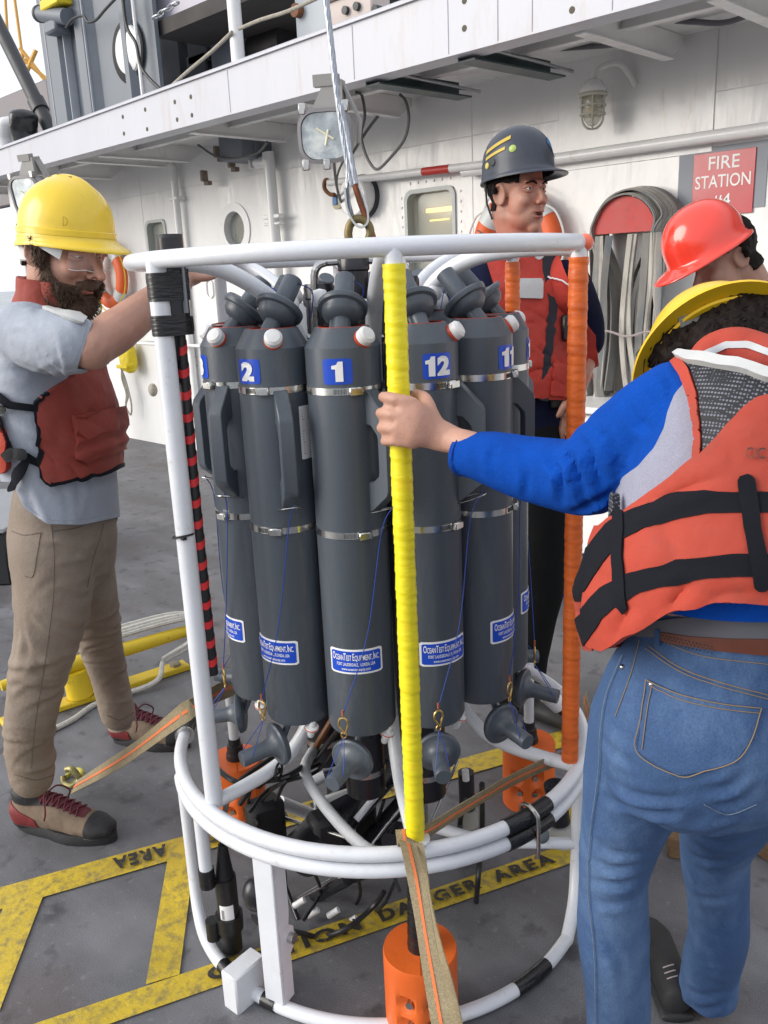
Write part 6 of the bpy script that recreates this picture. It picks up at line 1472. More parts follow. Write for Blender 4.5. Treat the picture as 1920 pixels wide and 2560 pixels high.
SUEDE = mat('brown_suede', (.20, .145, .10), .85, var=.2, scale=16, col2=(.10, .07, .05), c2amt=.5, c2scale=9, bump=.001, bscale=200)
LACE = mat('dark_red_lace', (.11, .015, .025), .7, var=.3, scale=80)
STITCH = mat('tan_stitch', (.26, .18, .10), .7)
def boot(t, heel, toe, h=.115, w=.050, red=True):
    heel = np.array(heel, float); toe = np.array(toe, float); L_ = np.linalg.norm(toe-heel); f = (toe-heel)/L_; l = np.cross(UP, f); l = norm(l); g = heel*V(1, 1, 0)
    q = lambda x, y, z: g+f*x*L_+l*y+UP*z
    m = M(); m.loft([(q(.02, 0, .05), w*.60, .045), (q(.2, 0, .062), w*.70, .058), (q(.42, 0, .058), w*.80, .050), (q(.66, 0, .046), w*.95, .036), (q(.86, 0, .038), w*.88, .026), (q(.97, 0, .034), w*.55, .018)], l, n=22)
    m.loft([(q(.17, 0, .06), w*.72, .055), (q(.16, 0, h*.8), w*.68, .050), (q(.15, 0, h), w*.70, .050)], l, n=20)
    b = fuse(m, .006, 4, .5); displace(b, lambda v: .0012*vnoise(v*60)+.002*vnoise(v*22))
    bt = part(t, 'boot', b, SUEDE, smooth=60)
    IV = lambda v: np.stack([((v-g)@f)/L_, (v-g)@l, v[:, 2]], 1)
    sh = lambda fld, off, th, m_, nm: part(bt, nm, shell(b, lambda v, n: fld(IV(v)), off, th), m_, smooth=60)
    sh(lambda p: (p[:, 0]-(.80-.0*p[:, 2]))*.1-.0, .003, .004, RUBS, 'toe_cap')
    sh(lambda p: .026-p[:, 2]+.012*np.maximum(0, .3-p[:, 0]), .005, .006, RUBS, 'rand')
    sh(lambda p: np.minimum(.28-p[:, 0], .060-p[:, 2]+.1*(.25-p[:, 0]))*.3, .0028, .003, mat('boot_heel_red', (.18, .018, .02), .6) if red and 'boot_heel_red' not in bpy.data.materials else bpy.data.materials.get('boot_heel_red', RUBS), 'heel_panel')
    sh(lambda p: np.minimum(p[:, 2]-(h-.028), 1)*1.0, .002, .003, RUBS, 'collar')
    sh(lambda p: np.minimum(np.minimum(p[:, 0]-.30, .76-p[:, 0])*.3, np.minimum(.019-np.abs(p[:, 1]), p[:, 2]-.045)), .003, .004, LACE, 'tongue')
    ls = M(); bv = bvh_of(b)
    for k in range(6):
        x = .36+.062*k
        for s in (-1, 1):
            pts = []
            for u in np.linspace(-1, 1, 9):
                y = .026*u; xx = x+.03*s*u; o_ = q(xx, y, .3); h_ = bv.ray_cast(Vector(o_), Vector((0, 0, -1)), .4)
                if h_[0]: pts.append(np.array(h_[0])+UP*.006)
            if len(pts) > 3: ls.tube(pts, .0026, 6)
    for s in (-1, 1): ls.tube([q(.34, 0, .118), q(.40, s*.03, .128), q(.46, s*.055, .10), q(.42, s*.05, .07)], .0024, 6, sub=6)
    part(bt, 'laces', ls, LACE)
    so_ = M(); O = []
    for k in range(28):
        a = 2*math.pi*k/28; x = .5+.53*math.cos(a); y = (w*1.02 if math.cos(a) > -.2 else w*.82)*math.sin(a)*(1-.12*(math.cos(a) < 0)); O.append((x, y))
    so_.rings([[q(x, y, 0.0) for x, y in O], [q(x, y*1.03, .006) for x, y in O], [q(x, y*1.0, .018) for x, y in O], [q(x, y*.93, .030) for x, y in O]]); part(bt, 'sole', so_, RUBS, smooth=30)
    return bt

# ------------------------------------------------------------------ the bearded man
D1 = 2.03
def X1(x, y, d=D1): return P(x, y, d)
man = thing('person', 'bearded man in yellow helmet and red work vest reaching for the frame, standing at left', 'person', G(150, 2060)); man['skin_mat'] = 1
hf = RH*.85-FH*.44-UP*.33; W1 = frame_(P(154, 634, D1), hf, UP, .98)
m = M(); head_prims(m, W1, nose=1.06)
m.limb([W1(-.02, 0, -.03), X1(132, 725, D1+.02), X1(112, 810, D1+.03)], [.058, .058, .060], 18)
m.loft([(X1(98, 850, D1+.04), .13, pr(X1(95, 800), 50)), (X1(120, 920, D1+.04), .14, pr(X1(0, 900), 80)), (X1(150, 1150, D1+.04), .12, pr(X1(0, 1100), 85)), (X1(165, 1360, D1+.05), .10, pr(X1(0, 1100), 70))], FH, n=24)
el1 = X1(230, 872, 1.80); wr1 = X1(452, 704, 1.99)
m.limb([X1(80, 850, D1-.10), X1(140, 864, 1.84), el1], [.044, .046, .044], 18)
m.limb([el1, X1(290, 828, 1.86), X1(365, 772, 1.93), wr1], [.042, .046, .040, .028], 18)
m.limb([X1(95, 820, D1+.2), X1(120, 960, D1+.22), X1(180, 1090, D1+.15)], [.050, .042, .034], 16)
kn1 = X1(532, 660, 2.06)
fingers_hand(m, wr1, kn1, UP*.3-FH*.9, UP*.95-RH*.0, [(.25, .3, .2)]*4, thumb=[X1(485, 692, 1.99), X1(518, 693, 2.0), X1(542, 686, 2.01)], r=.0088)
for a_, b_, c_, w_ in (((150, 1400, 2.03), (102, 1690, 1.96), (82, 1950, 2.02), .05), ((195, 1400, 2.15), (248, 1590, 2.29), (298, 1800, 2.39), .05)):
    m.limb([X1(*a_), (X1(*a_)+X1(*b_))/2+RH*.012*(a_[0] < 160), X1(*b_), X1(*c_)], [.060, .045, .029, .023], 16)
b = fuse(m, .0040, 4, .5); head_carve(b, W1); displace(b, lambda v: .0010*vnoise(v*45))
body1 = part(man, 'body', b, SKIN, smooth=60)
eyes(man, W1, squint=.72, look=(1, .0, -.35))
rng = np.random.RandomState(4)
# beard, moustache, hair
bf = lambda p, n: np.minimum.reduce([p[:, 0]-(.008-.25*(p[:, 2]+.02)), np.interp(p[:, 0], [-.02, .018, .030, .045, .065, .09], [.05, .03, -.012, -.034, -.046, -.052])-p[:, 2], .035+p[:, 2]+.125, np.where((np.abs(p[:, 1]) < .022) & (p[:, 2] > -.068) & (p[:, 2] < -.054), -.01, .02)])
def beard_off(v):
    p = W1.inv(v); return .0025+.007*np.clip((-.05-p[:, 2])/.06, 0, 1)+.003*np.clip((.0+p[:, 0])/.08, 0, 1)+.0035*vnoise(v*160)+.003*vnoise(v*70)
bs = local_shell(b, W1, bf, .004, .010, beard_off); bo = part(man, 'beard', bs, BEARD, smooth=60)
vb, nb = bs[0][:len(bs[0])//2], None
def shell_normals(bs): 
    v = bs[0]; f = np.array([x[:3] for x in bs[1]]); return normals([v, f])
nb = shell_normals(bs)[:len(vb)]
part(bo, 'beard_hair', strands_on(vb, nb, 9000, .013, .00055, rng, lambda p, n: n*.55-UP*.8+hf*.3), BEARD, smooth=0, recalc=False, kind='stuff')
mst = local_shell(b, W1, lambda p, n: np.minimum(.030-np.abs(p[:, 1])*1.0, np.minimum(p[:, 2]+.054-.0*np.abs(p[:, 1]), -.032-p[:, 2]-.25*np.abs(p[:, 1])))*1.0+np.where(p[:, 0] > .06, 0, -.1), .006, .008, lambda v: .003*vnoise(v*150)); part(man, 'moustache', mst, BEARD, smooth=60)
part(man, 'lip', M().sphere(W1(.0955, 0, -.0615), (.005, .013, .0032), 14, 8, W1.A), LIP)
hr = local_shell(b, W1, lambda p, n: np.minimum(np.where(p[:, 0] > 0, p[:, 2]-.036-.1*p[:, 0], p[:, 2]+.035+.0*p[:, 0])+0, np.minimum(.062-p[:, 0], .040-p[:, 2]))-np.where((p[:, 0] > -.026) & (p[:, 2] < .036), .05, 0)*(np.abs(p[:, 1]) > .05)-np.where(p[:, 2] < -.05, .1, 0), .003, .006, lambda v: .001*vnoise(v*120)); part(man, 'hair', hr, HAIR, smooth=60)
sb = local_shell(b, W1, lambda p, n: np.minimum.reduce([.030-p[:, 0], p[:, 0]-.006, .055-p[:, 2], p[:, 2]+.06, np.abs(p[:, 1])-.03]), .0035, .005, lambda v: .0015*vnoise(v*160)); part(man, 'sideburn', sb, BEARD, smooth=60)
for s in (-1, 1): part(man, 'eyebrow', M().limb([W1(.090, s*.014, .035), W1(.089, s*.030, .040), W1(.078, s*.046, .036)], [.0035, .004, .0025], 8), BEARD)
YH = mat('helmet_yellow', (.80, .56, .035), .30, var=.08, scale=6, col2=(.55, .36, .03), c2amt=.35, c2scale=7, c2lo=.55, c2hi=.7, coat=.2, bump=.0003, bscale=60)
WH = frame_(P(167, 586, D1), RH*.89-FH*.42-UP*.12, UP+RH*.05, .93)
hm = thing('hard_hat', 'yellow hard hat with vent slots worn by the bearded man', 'hard hat', P(150, 600, D1))
h_, R_ = helmet(hm, WH, YH, brim=.046, cr=(.120, .102, .117), zc=.012, back=.008, ridge=.008, drop=.006, rimdrop=lambda a: -.012*math.sin(a)**2*0+.010*math.cos(a) if math.cos(a) < 0 else -.002)
part(hm, 'rim_band', M().rings([[WH((R_(a)+.0035)*math.cos(a), (R_(a)+.0035)*math.sin(a), z) for a in np.linspace(0, 2*math.pi, 60, endpoint=False)] for z in (-.002, .010)]+[[WH((R_(a)+.0005)*math.cos(a), (R_(a)+.0005)*math.sin(a), .012) for a in np.linspace(0, 2*math.pi, 60, endpoint=False)]], True, False, False), YH)
part(hm, 'crown_ridge', M().loft([(WH(-.080, 0, .083), .010, .008), (WH(-.047, 0, .112), .016, .010), (WH(0, 0, .126), .020, .010), (WH(.047, 0, .112), .020, .010), (WH(.078, 0, .084), .014, .009)], WH.A[1], n=16), YH)
for x, z in ((-.033, .131), (-.005, .1355), (.025, .132)): part(hm, 'vent_slot', M().box(WH(x, -.012, z-.003), (.014, .004, .004), WH.A, .001), BODYD)
part(hm, 'harness', M().box(WH(-.088, -.052, -.040), (.03, .008, .055), WH.A, .004), WPLAS); part(hm, 'harness', M().box(WH(-.105, -.035, -.052), (.012, .02, .055), WH.A, .004), BLACK)
part(hm, 'logo_mark', M().tube([WH(.075+.009*math.cos(q), -.0885+.004*math.cos(q), .030+.010*math.sin(q)) for q in np.linspace(-1.5, 1.5, 8)]+[WH(.075, -.0885, .020)], .0007, 5), mat('worn_gold', (.35, .22, .02), .5))
# safety glasses
gl = thing('safety_glasses', 'clear safety glasses worn by the bearded man', 'glasses', P(220, 640, D1))
GC = mat('clear_plastic', (.80, .82, .84), .06, var=.02, alpha=.13, spec=.8)
part(gl, 'temple', M().ribbon([W1(-.005, -.086, .026), W1(.04, -.084, .022), W1(.070, -.070, .018)], UP, [.006, .010, .022], .0025), mat('milky_plastic', (.62, .63, .65), .3, alpha=.85)); part(gl, 'temple', M().ribbon([W1(.02, .084, .024), W1(.070, .070, .018)], UP, .012, .0025), WPLAS)
for s in (-1, 1):
    rs = [[W1(.075+.038*math.cos(a), s*.008+s*.062*math.sin(a), z) for a in np.linspace(.05, 1.25, 8)] for z in (-.004, .034)]
    part(gl, 'lens', M().rings(rs, False), GC, recalc=False)
part(gl, 'lens_edge', M().tube([W1(.075+.038*math.cos(a), .066*math.sin(a), -.005-.004*abs(math.cos(3*a))) for a in np.linspace(-1.25, 1.25, 20)], .0012, 6), WPLAS)
# T-shirt
tm = M()
prs = lambda x, y, px, d=D1: pr(X1(x, y, d), px)
tm.loft([(X1(92, 805, D1+.04), .14, prs(0, 790, 46)), (X1(100, 845, D1+.04), .19, prs(0, 830, 84)), (X1(118, 930, D1+.04), .195, prs(0, 930, 118)), (X1(138, 1080, D1+.04), .18, prs(0, 1080, 140)), (X1(155, 1200, D1+.04), .18, prs(0, 1200, 132)), (X1(168, 1300, D1+.04), .19, prs(0, 1300, 126)), (X1(170, 1330, D1+.04), .18, prs(0, 1300, 120))], FH, n=36)
tm.limb([X1(62, 828, D1-.13), X1(120, 855, 1.85), X1(188, 862, 1.805)], [.066, .066, .060], 22)
tm.limb([X1(80, 815, D1+.2), X1(110, 900, D1+.22)], [.072, .066], 20)
sh1 = fuse(tm, .007, 5, .6)
fb = [(X1(175, 880, 1.8), RH*.8+UP*.5, .12, .0065, .045), (X1(60, 900, 1.85), RH*.3+UP*.9, .14, .006, .05), (X1(150, 1240, 1.85), RH, .16, .007, .075), (X1(260, 1250, 1.9), RH*.9-UP*.2, .12, .006, .06), (X1(60, 1150, 1.85), RH*.8+UP*.3, .16, .006, .07), (X1(100, 790, 1.95), RH*.4+UP, .10, .006, .04)]
displace(sh1, lambda v: .35*folds(v, fb)+.003*vnoise(v*11)+0.7*creases(v, [(X1(185, 850, 1.78), RH*.9+UP*.3, UP, .07, 9, .006, .008, .06), (X1(60, 880, 1.85), UP*.8+RH*.5, RH, .10, 8, .006, .010, .09), (X1(180, 1240, 1.85), RH, UP, .14, 11, .007, .011, .10), (X1(40, 1130, 1.85), RH*.8+UP*.3, UP, .08, 7, .007, .010, .09), (X1(100, 800, 1.95), RH*.6+UP*.8, FH, .08, 6, .005, .009, .07)], 1))
relax(sh1, 2)
# open sleeve and hem: cut away ends
def f_tee(v, n):
    q = proj(v); a = polyf([(-400, 600), (150, 600), (218, 770), (234, 800), (212, 860), (192, 925), (260, 930), (420, 930), (420, 1290), (300, 1292), (205, 1312), (118, 1310), (60, 1270), (30, 1205), (-400, 1190)])(q)
    far = (v-X1(100, 815, D1+.1))@FH
    return np.where(far > .05, np.maximum(a, -(v@UP-.78)*-300), a)
tee = shell(sh1, f_tee, .0, .003); part(man, 't_shirt', tee, TEE, smooth=60)
bv = bvh_of(sh1)
part(man, 'sleeve_hem', drape_tube(bv, [(222, 795), (208, 850), (186, 905)], 1.2, -.0005), mat('tee_seam', (.27, .30, .36), .85))
part(man, 'shirt_hem_seam', drape_tube(bv, [(55, 1255), (118, 1298), (205, 1299), (300, 1278)], 1.0, -.0005), bpy.data.materials['tee_seam'])
part(man, 'sleeve_cuff', shell(sh1, seen(polyf([(222, 775), (238, 800), (196, 930), (176, 905)]), 200), .004, .005), TEE, smooth=60)
# vest panels
def padded(v): return .004*vnoise(v*16)+.002*vnoise(v*40)
vp = shell(sh1, lambda v, n: np.minimum(polyf([(94, 995), (130, 968), (168, 945), (184, 925), (222, 908), (300, 890), (420, 880), (420, 1155), (312, 1158), (231, 1185), (127, 1208), (106, 1188), (100, 1103), (89, 1008)])(proj(v)), (facing(v, n)+.55)*120), .020, .020, padded)
vp = part(man, 'vest_panel', vp, VESTD, smooth=60)
vb_ = shell(sh1, seen(polyf([(-80, 1020), (0, 1035), (18, 1080), (30, 1130), (28, 1170), (16, 1182), (-10, 1170), (-80, 1120)]), 300), .020, .020, padded); part(man, 'vest_back_panel', vb_, VESTO, smooth=60)
part(man, 'vest_edge', shell(sh1, seen(linef([(300, 1158), (231, 1186), (127, 1209), (104, 1189), (98, 1103), (87, 1006), (130, 967), (168, 944)], 4.5), 200), .021, .020), WEBB, smooth=60)
part(man, 'vest_zip', shell(sh1, lambda v, n: np.minimum(linef([(300, 960), (308, 1060), (314, 1155)], 9)(proj(v)), (facing(v, n)+.3)*200), .024, .01), WEBB, smooth=60)
pk = [(165, 1045), (270, 1022), (300, 1075), (302, 1120), (200, 1150), (180, 1140)]
part(man, 'vest_pocket', shell(sh1, seen(polyf(pk), 200), .031, .012, lambda v: .006*vnoise(v*18)+.004*np.cos(v[:, 2]*180+3*vnoise(v*10))), VESTD, smooth=60)
part(man, 'pocket_flap', shell(sh1, seen(polyf([(160, 1040), (292, 1018), (298, 1062), (235, 1082), (195, 1098), (172, 1078)]), 200), .037, .010, lambda v: .005*vnoise(v*22)), VESTD, smooth=60)
part(man, 'grey_shoulder_panel', shell(sh1, seen(polyf([(85, 742), (150, 752), (215, 800), (205, 815), (120, 778), (88, 765)]), 200), .007, .007, padded), REFL, smooth=60)
part(man, 'vest_collar', shell(b, lambda v, n: np.minimum.reduce([.05-np.abs((v-X1(112, 775))@UP-.018-.10*((v-X1(112, 775))@RH)*-1.0), .14+np.minimum((v-X1(112, 775))@RH, .055-(v-X1(112, 775))@RH-.14)*1.0, .15-np.abs((v-X1(112, 775))@FH)]), .018, .014, padded), VESTD, smooth=60)
part(man, 'reflective_band', shell(sh1, seen(polyf([(218, 905), (278, 885), (282, 900), (230, 925)]), 200), .026, .008), REFL, smooth=60)
# webbing straps with buckle
def web1(pts, w, off=.012): return shell(sh1, seen(linef(pts, w), 300), off, .003)
part(man, 'side_strap', web1([(-60, 970), (0, 985), (30, 1010), (95, 1020)], 9), WEBB, smooth=60); part(man, 'side_strap', web1([(104, 1158), (70, 1140), (35, 1128)], 10, .014), WEBB, smooth=60)
part(man, 'strap_tail', web1([(70, 1145), (55, 1185), (42, 1218)], 9, .018), WEBB, smooth=60); part(man, 'buckle', web1([(38, 1130), (58, 1132)], 14, .024), BLACK, smooth=60)
part(man, 'side_strap', web1([(0, 1020), (12, 1060), (28, 1110), (38, 1130)], 5, .014), WEBB, smooth=60); part(man, 'buckle', web1([(10, 1015), (18, 1020)], 11, .022), BLACK, smooth=60)
sl_ = hit(bv, 92, 752, .03); 
if sl_ is not None:
    st = part(man, 'strobe_light', M().box(sl_, (.05, .035, .028), [norm(RH-UP*.2), FH, UP], .006), mat('strobe_yellow', (.50, .58, .05), .4)); part(st, 'strobe_lens', M().sphere(sl_+UP*.016-FH*.004, (.014, .012, .012), 14, 8), mat('strobe_lens', (.6, .62, .62), .15)); part(st, 'strobe_clip', M().box(sl_-FH*.018-UP*.008+RH*.012, (.04, .01, .014), [norm(RH-UP*.2), FH, UP], .003), BLACK)
# trousers
jm = M()
jm.loft([(X1(162, 1235, D1+.04), .155, prs(0, 1250, 118)), (X1(160, 1330, D1+.04), .17, prs(0, 1330, 128)), (X1(160, 1410, D1+.04), .165, prs(0, 1400, 122))], FH, n=30)
jm.limb([X1(130, 1380, 1.97), X1(130, 1500, 1.95), X1(118, 1590, 1.94), X1(92, 1700, 1.95), X1(72, 1830, 1.99), X1(80, 1940, 2.02)], [prs(0, 1400, 100), prs(0, 1500, 90), prs(0, 1590, 76), prs(0, 1700, 66), prs(0, 1800, 58), prs(0, 1900, 56)], 24)
jm.limb([X1(195, 1380, 2.14), X1(222, 1500, 2.2), X1(245, 1590, 2.28), X1(272, 1690, 2.36), X1(295, 1785, 2.40)], [prs(0, 1400, 88), prs(0, 1500, 78), prs(0, 1590, 62), prs(0, 1700, 52), prs(0, 1800, 50)], 24)
tr = fuse(jm, .008, 5, .6)
tf = [(X1(100, 1690, 1.9), UP*.8+RH*.4, .13, .008, .042), (X1(250, 1600, 2.2), UP*.9-RH*.3, .13, .009, .040), (X1(80, 1860, 1.95), UP, .10, .006, .04), (X1(290, 1740, 2.3), UP*.9+RH*.2, .11, .009, .038), (X1(210, 1400, 1.95), RH*.7+UP*.7, .10, .005, .05), (X1(200, 1500, 2.0), RH*.9+UP*.2, .14, .007, .08)]
displace(tr, lambda v: .18*folds(v, tf)+.003*vnoise(v*10)+creases(v, [(X1(100, 1690, 1.9), UP, RH, .10, 11, .007, .010, .07), (X1(262, 1610, 2.2), UP, RH, .09, 11, .007, .009, .055), (X1(78, 1880, 1.95), UP, RH, .09, 9, .006, .009, .06), (X1(295, 1740, 2.3), UP, RH, .08, 9, .007, .008, .05), (X1(215, 1400, 1.9), RH*.5+UP*.8, RH, .10, 8, .005, .009, .08), (X1(130, 1420, 1.85), UP*.9-RH*.4, RH, .09, 6, .004, .009, .07), (X1(120, 1560, 1.85), RH*.9, UP, .08, 5, .004, .012, .12)], 2))
relax(tr, 2)
tr2 = shell(tr, lambda v, n: np.minimum((v[:, 2]-(.085+.04*np.clip((v-X1(200, 1900, 2.1))@FH, -1, 1)*0))*100, (1.05-v[:, 2])*100), .0, .004)
tro = part(man, 'trousers', tr2, KHAKI, smooth=60)
bv = bvh_of(tr)
for pts in ([(128, 1312), (135, 1400), (132, 1500), (120, 1600), (105, 1700), (85, 1830), (78, 1920)], [(30, 1328), (60, 1338), (102, 1332)], [(102, 1332), (92, 1390), (82, 1440), (62, 1440)], [(135, 1328), (190, 1320), (215, 1308)], [(258, 1310), (250, 1345), (232, 1400), (218, 1470)], [(35, 1935), (90, 1950), (140, 1935)], [(268, 1788), (300, 1800), (335, 1780)]):
    part(tro, 'seam', drape_tube(bv, pts, 1.3, .0005), mat('khaki_seam', (.15, .115, .09), .8) if 'khaki_seam' not in bpy.data.materials else bpy.data.materials['khaki_seam'])
for lim in ((lambda v: (v-X1(75, 1945, 2.02))@FH < .15, .088, .135), (lambda v: (v-X1(75, 1945, 2.02))@FH >= .15, .088, .145)):
    part(tro, 'trouser_cuff', shell(tr, lambda v, n: np.where(lim[0](v), np.minimum(v[:, 2]-lim[1], lim[2]-v[:, 2]), -1), .007, .009), KHAKI, smooth=60)
boot(man, G(52, 2065)+UP*0, G(285, 2100), h=.125, w=.050)
boot(man, G(290, 1852), G(470, 1868), h=.125, w=.048)

# ------------------------------------------------------------------ the woman in the foreground
wom = thing('person', 'woman seen from behind in orange life vest, blue sleeves and jeans gripping the yellow pole', 'person', G(1640, 2600)); wom['skin_mat'] = 1
def Y(x, y, d): return P(x, y, d)
def yp(x, y, d, px): return pr(P(x, y, d), px)
tl_ = [(x, y, d, hx, hd) for x, y, d, hx, hd in ((1925, 1045, 1.08, 225, .070), (1910, 1080, 1.06, 262, .100), (1885, 1120, 1.05, 285, .125), (1865, 1260, 1.04, 310, .13), (1850, 1400, 1.03, 325, .13), (1835, 1500, 1.03, 290, .125), (1825, 1565, 1.045, 235, .106), (1820, 1610, 1.045, 226, .110))]
latw = norm(RH+FH*.12)
bm_ = M(); bm_.loft([(Y(x, y, d+.005), yp(x, y, d, hx*.78), hd*.72) for x, y, d, hx, hd in tl_[1:]]+[(Y(1800, 1700, 1.07), .09, .06)], latw, n=28)
sho = Y(1706, 1022, 1.08); elb = Y(1455, 1195, 1.20); wri = Y(1125, 1098, 1.352)
bm_.limb([sho, sho+(elb-sho)*.5, elb], [.042, .036, .030], 18); bm_.limb([elb, elb+(wri-elb)*.3, elb+(wri-elb)*.75, wri], [.029, .027, .0235, .0215], 18)
bm_.limb([Y(1900, 1080, 1.12), Y(1830, 900, 1.19)], [.045, .042], 18)
W2 = frame_(Y(1808, 905, 1.258), FH*.55-UP*.80-RH*.10, FH*.8+UP*.5, .76)
head_prims(bm_, W2)
# gripping left hand
D2 = 1.352; yc = Rp(6.7, RT, 1.2); dpole = (Rp(6.7, RT-.0, 1)-CAM)@FH
kn = [(986, 996), (979, 1034), (982, 1069), (990, 1101)]
bm_.loft([(wri, .0235, .0185), (Y(1085, 1083, dpole-.040), .027, .018), (Y(1040, 1062, dpole-.046), .036, .016), (Y(998, 1048, dpole-.040), .040, .0125)], norm(UP+RH*.05), n=22)
rf = .0092
for i, (x, y) in enumerate(kn):
    k_ = rf*(1.0 if i < 3 else .88); dn = dpole-.036
    pts = [Y(x+45, y+10, dn-.008), Y(x+4, y+2, dn-.003), Y(x-24, y-4+i*2, dpole-.018), Y(x-24, y-2+i*2, dpole+.010), Y(x+6, y+2+i*2, dpole+.030), Y(x+38, y+4+i*2, dpole+.026)]
    bm_.limb(pts, [k_*1.05, k_*1.12, k_*1.0, k_*.98, k_*.92, k_*.8], 14, sub=5)
bm_.limb([Y(1095, 1075, dpole-.035), Y(1075, 1030, dpole-.030), Y(1062, 998, dpole-.008), Y(1040, 985, dpole+.018)], [.015, .0135, .0115, .009], 14, sub=5)
# right arm hanging in front, mostly out of sight
bm_.limb([Y(2130, 1070, 1.1), Y(2200, 1260, 1.2), Y(2050, 1350, 1.42)], [.05, .04, .03], 14)
bm_.limb([Y(1700, 1720, 1.07), Y(1590, 1950, 1.11), Y(1536, 2190, 1.16), Y(1550, 2650, 1.24)], [.055, .05, .036, .03], 14); bm_.limb([Y(1860, 1750, 1.12), Y(1848, 1970, 1.20), Y(1795, 2180, 1.30), Y(1765, 2500, 1.40)], [.06, .045, .034, .030], 14)
wb = fuse(bm_, .0042, 3, .5); displace(wb, lambda v: .0006*vnoise(v*70))
wbody = part(wom, 'body', wb, SKIN, smooth=60)
for i, (x, y) in enumerate(kn[:0]): pass
# blue top
sm_ = M(); sm_.loft([(Y(x, y, d), yp(x, y, d, hx), hd) for x, y, d, hx, hd in tl_], latw, n=40)
cuff = Y(1150, 1137, 1.338)
sm_.limb([Y(1770, 1050, 1.08), sho+V(0, 0, 0), Y(1602, 1085, 1.12), Y(1500, 1165, 1.17), elb+UP*.002, Y(1330, 1175, 1.26), Y(1220, 1145, 1.31), cuff],
         [.058, .062, .062, .060, .056, .050, .041, .031], 24, sub=6)
sm_.limb([Y(2120, 1060, 1.1), Y(2200, 1250, 1.18)], [.07, .055], 18)
st_ = fuse(sm_, .006, 5, .6)
def armline(t): 
    if t < .5: return sho+(elb-sho)*t*2
    return elb+(cuff-elb)*(t-.5)*2
ax1, ax2 = norm(elb-sho), norm(cuff-elb)
wf = [(Y(1470, 1150, 1.12), ax2*.8+ax1*.7, .060, .0075, .030), (Y(1420, 1250, 1.13), ax2*.9-ax1*.5, .055, .0055, .040), (Y(1290, 1150, 1.2), ax2*.8+UP*.5, .05, .0035, .045), (Y(1640, 1030, 1.05), norm(RH*.9+UP*.3), .09, .006, .040), (Y(1700, 1000, 1.0), norm(RH), .06, .006, .03)]
displace(st_, lambda v: .25*folds(v, wf)+.0022*vnoise(v*14)+0.18*creases(v, [(Y(1470, 1160, 1.12), ax2*.8+ax1*.5, UP+FH, .055, 10, .0065, .007, .055), (Y(1440, 1240, 1.12), ax2*.8-ax1*.2, UP, .045, 7, .006, .007, .045), (Y(1300, 1170, 1.2), ax2*.9+UP*.4, UP, .07, 7, .0035, .007, .045), (Y(1170, 1140, 1.28), ax2, UP, .035, 5, .003, .005, .03), (Y(1660, 1020, 1.0), RH, UP-RH*.3, .05, 7, .006, .007, .06), (Y(1600, 1130, 1.02), ax1*.8+UP*.3, UP-RH, .07, 6, .004, .008, .06)], 3))
line_folds(st_, [([(1448, 1095), (1478, 1150), (1500, 1215)], .0075), ([(1405, 1125), (1440, 1180), (1462, 1260)], .0085), ([(1372, 1140), (1398, 1190), (1405, 1262)], .006), ([(1490, 1080), (1530, 1120), (1560, 1180)], .005), ([(1300, 1128), (1318, 1180), (1312, 1245)], .0035), ([(1236, 1112), (1228, 1150), (1240, 1200)], .003), ([(1180, 1105), (1186, 1150), (1200, 1185)], .0025), ([(1650, 920), (1672, 970), (1676, 1030)], .004), ([(1620, 940), (1650, 1000), (1655, 1060)], .004), ([(1560, 1010), (1600, 1060), (1640, 1080)], .0035), ([(1420, 1285), (1470, 1265), (1540, 1225)], .005)], .0075)
relax(st_, 1)
def f_sleeve(v, n):
    s = (v-cuff)@(-ax2); return np.where((v-cuff)@RH < .12, s*100+.2, 10)
zbelt = Y(1800, 1592, .93)[2]
top_ = shell(st_, lambda v, n: np.minimum(f_sleeve(v, n), (v[:, 2]-zbelt-.028)*100), 0, .003); tpo = part(wom, 'blue_top', top_, BLUES, smooth=60)
part(tpo, 'cuff_seam', M().tube([cuff+ax2*-.006+.0335*(math.cos(a)*perp(ax2)[0]+math.sin(a)*perp(ax2)[1]) for a in np.linspace(0, 2*math.pi, 20, endpoint=False)], .0012, 5, closed=True), mat('blue_seam', (.004, .05, .33), .9))
gp = [(1722, 948), (1690, 985), (1672, 1030), (1664, 1070), (1640, 1120), (1600, 1168), (1560, 1195), (1540, 1225), (1545, 1300), (1600, 1310), (1760, 1220), (1770, 1100), (1750, 990)]
part(tpo, 'grey_body_panel', shell(st_, seen(polyf(gp), 200), .0025, .003, lambda v: .0015*vnoise(v*20)), mat('lilac_grey_jersey', (.27, .275, .35), .9, var=.08, scale=20, bump=.0008, bscale=130, grain=.08, bump2=.005, b2scale=10), smooth=60)
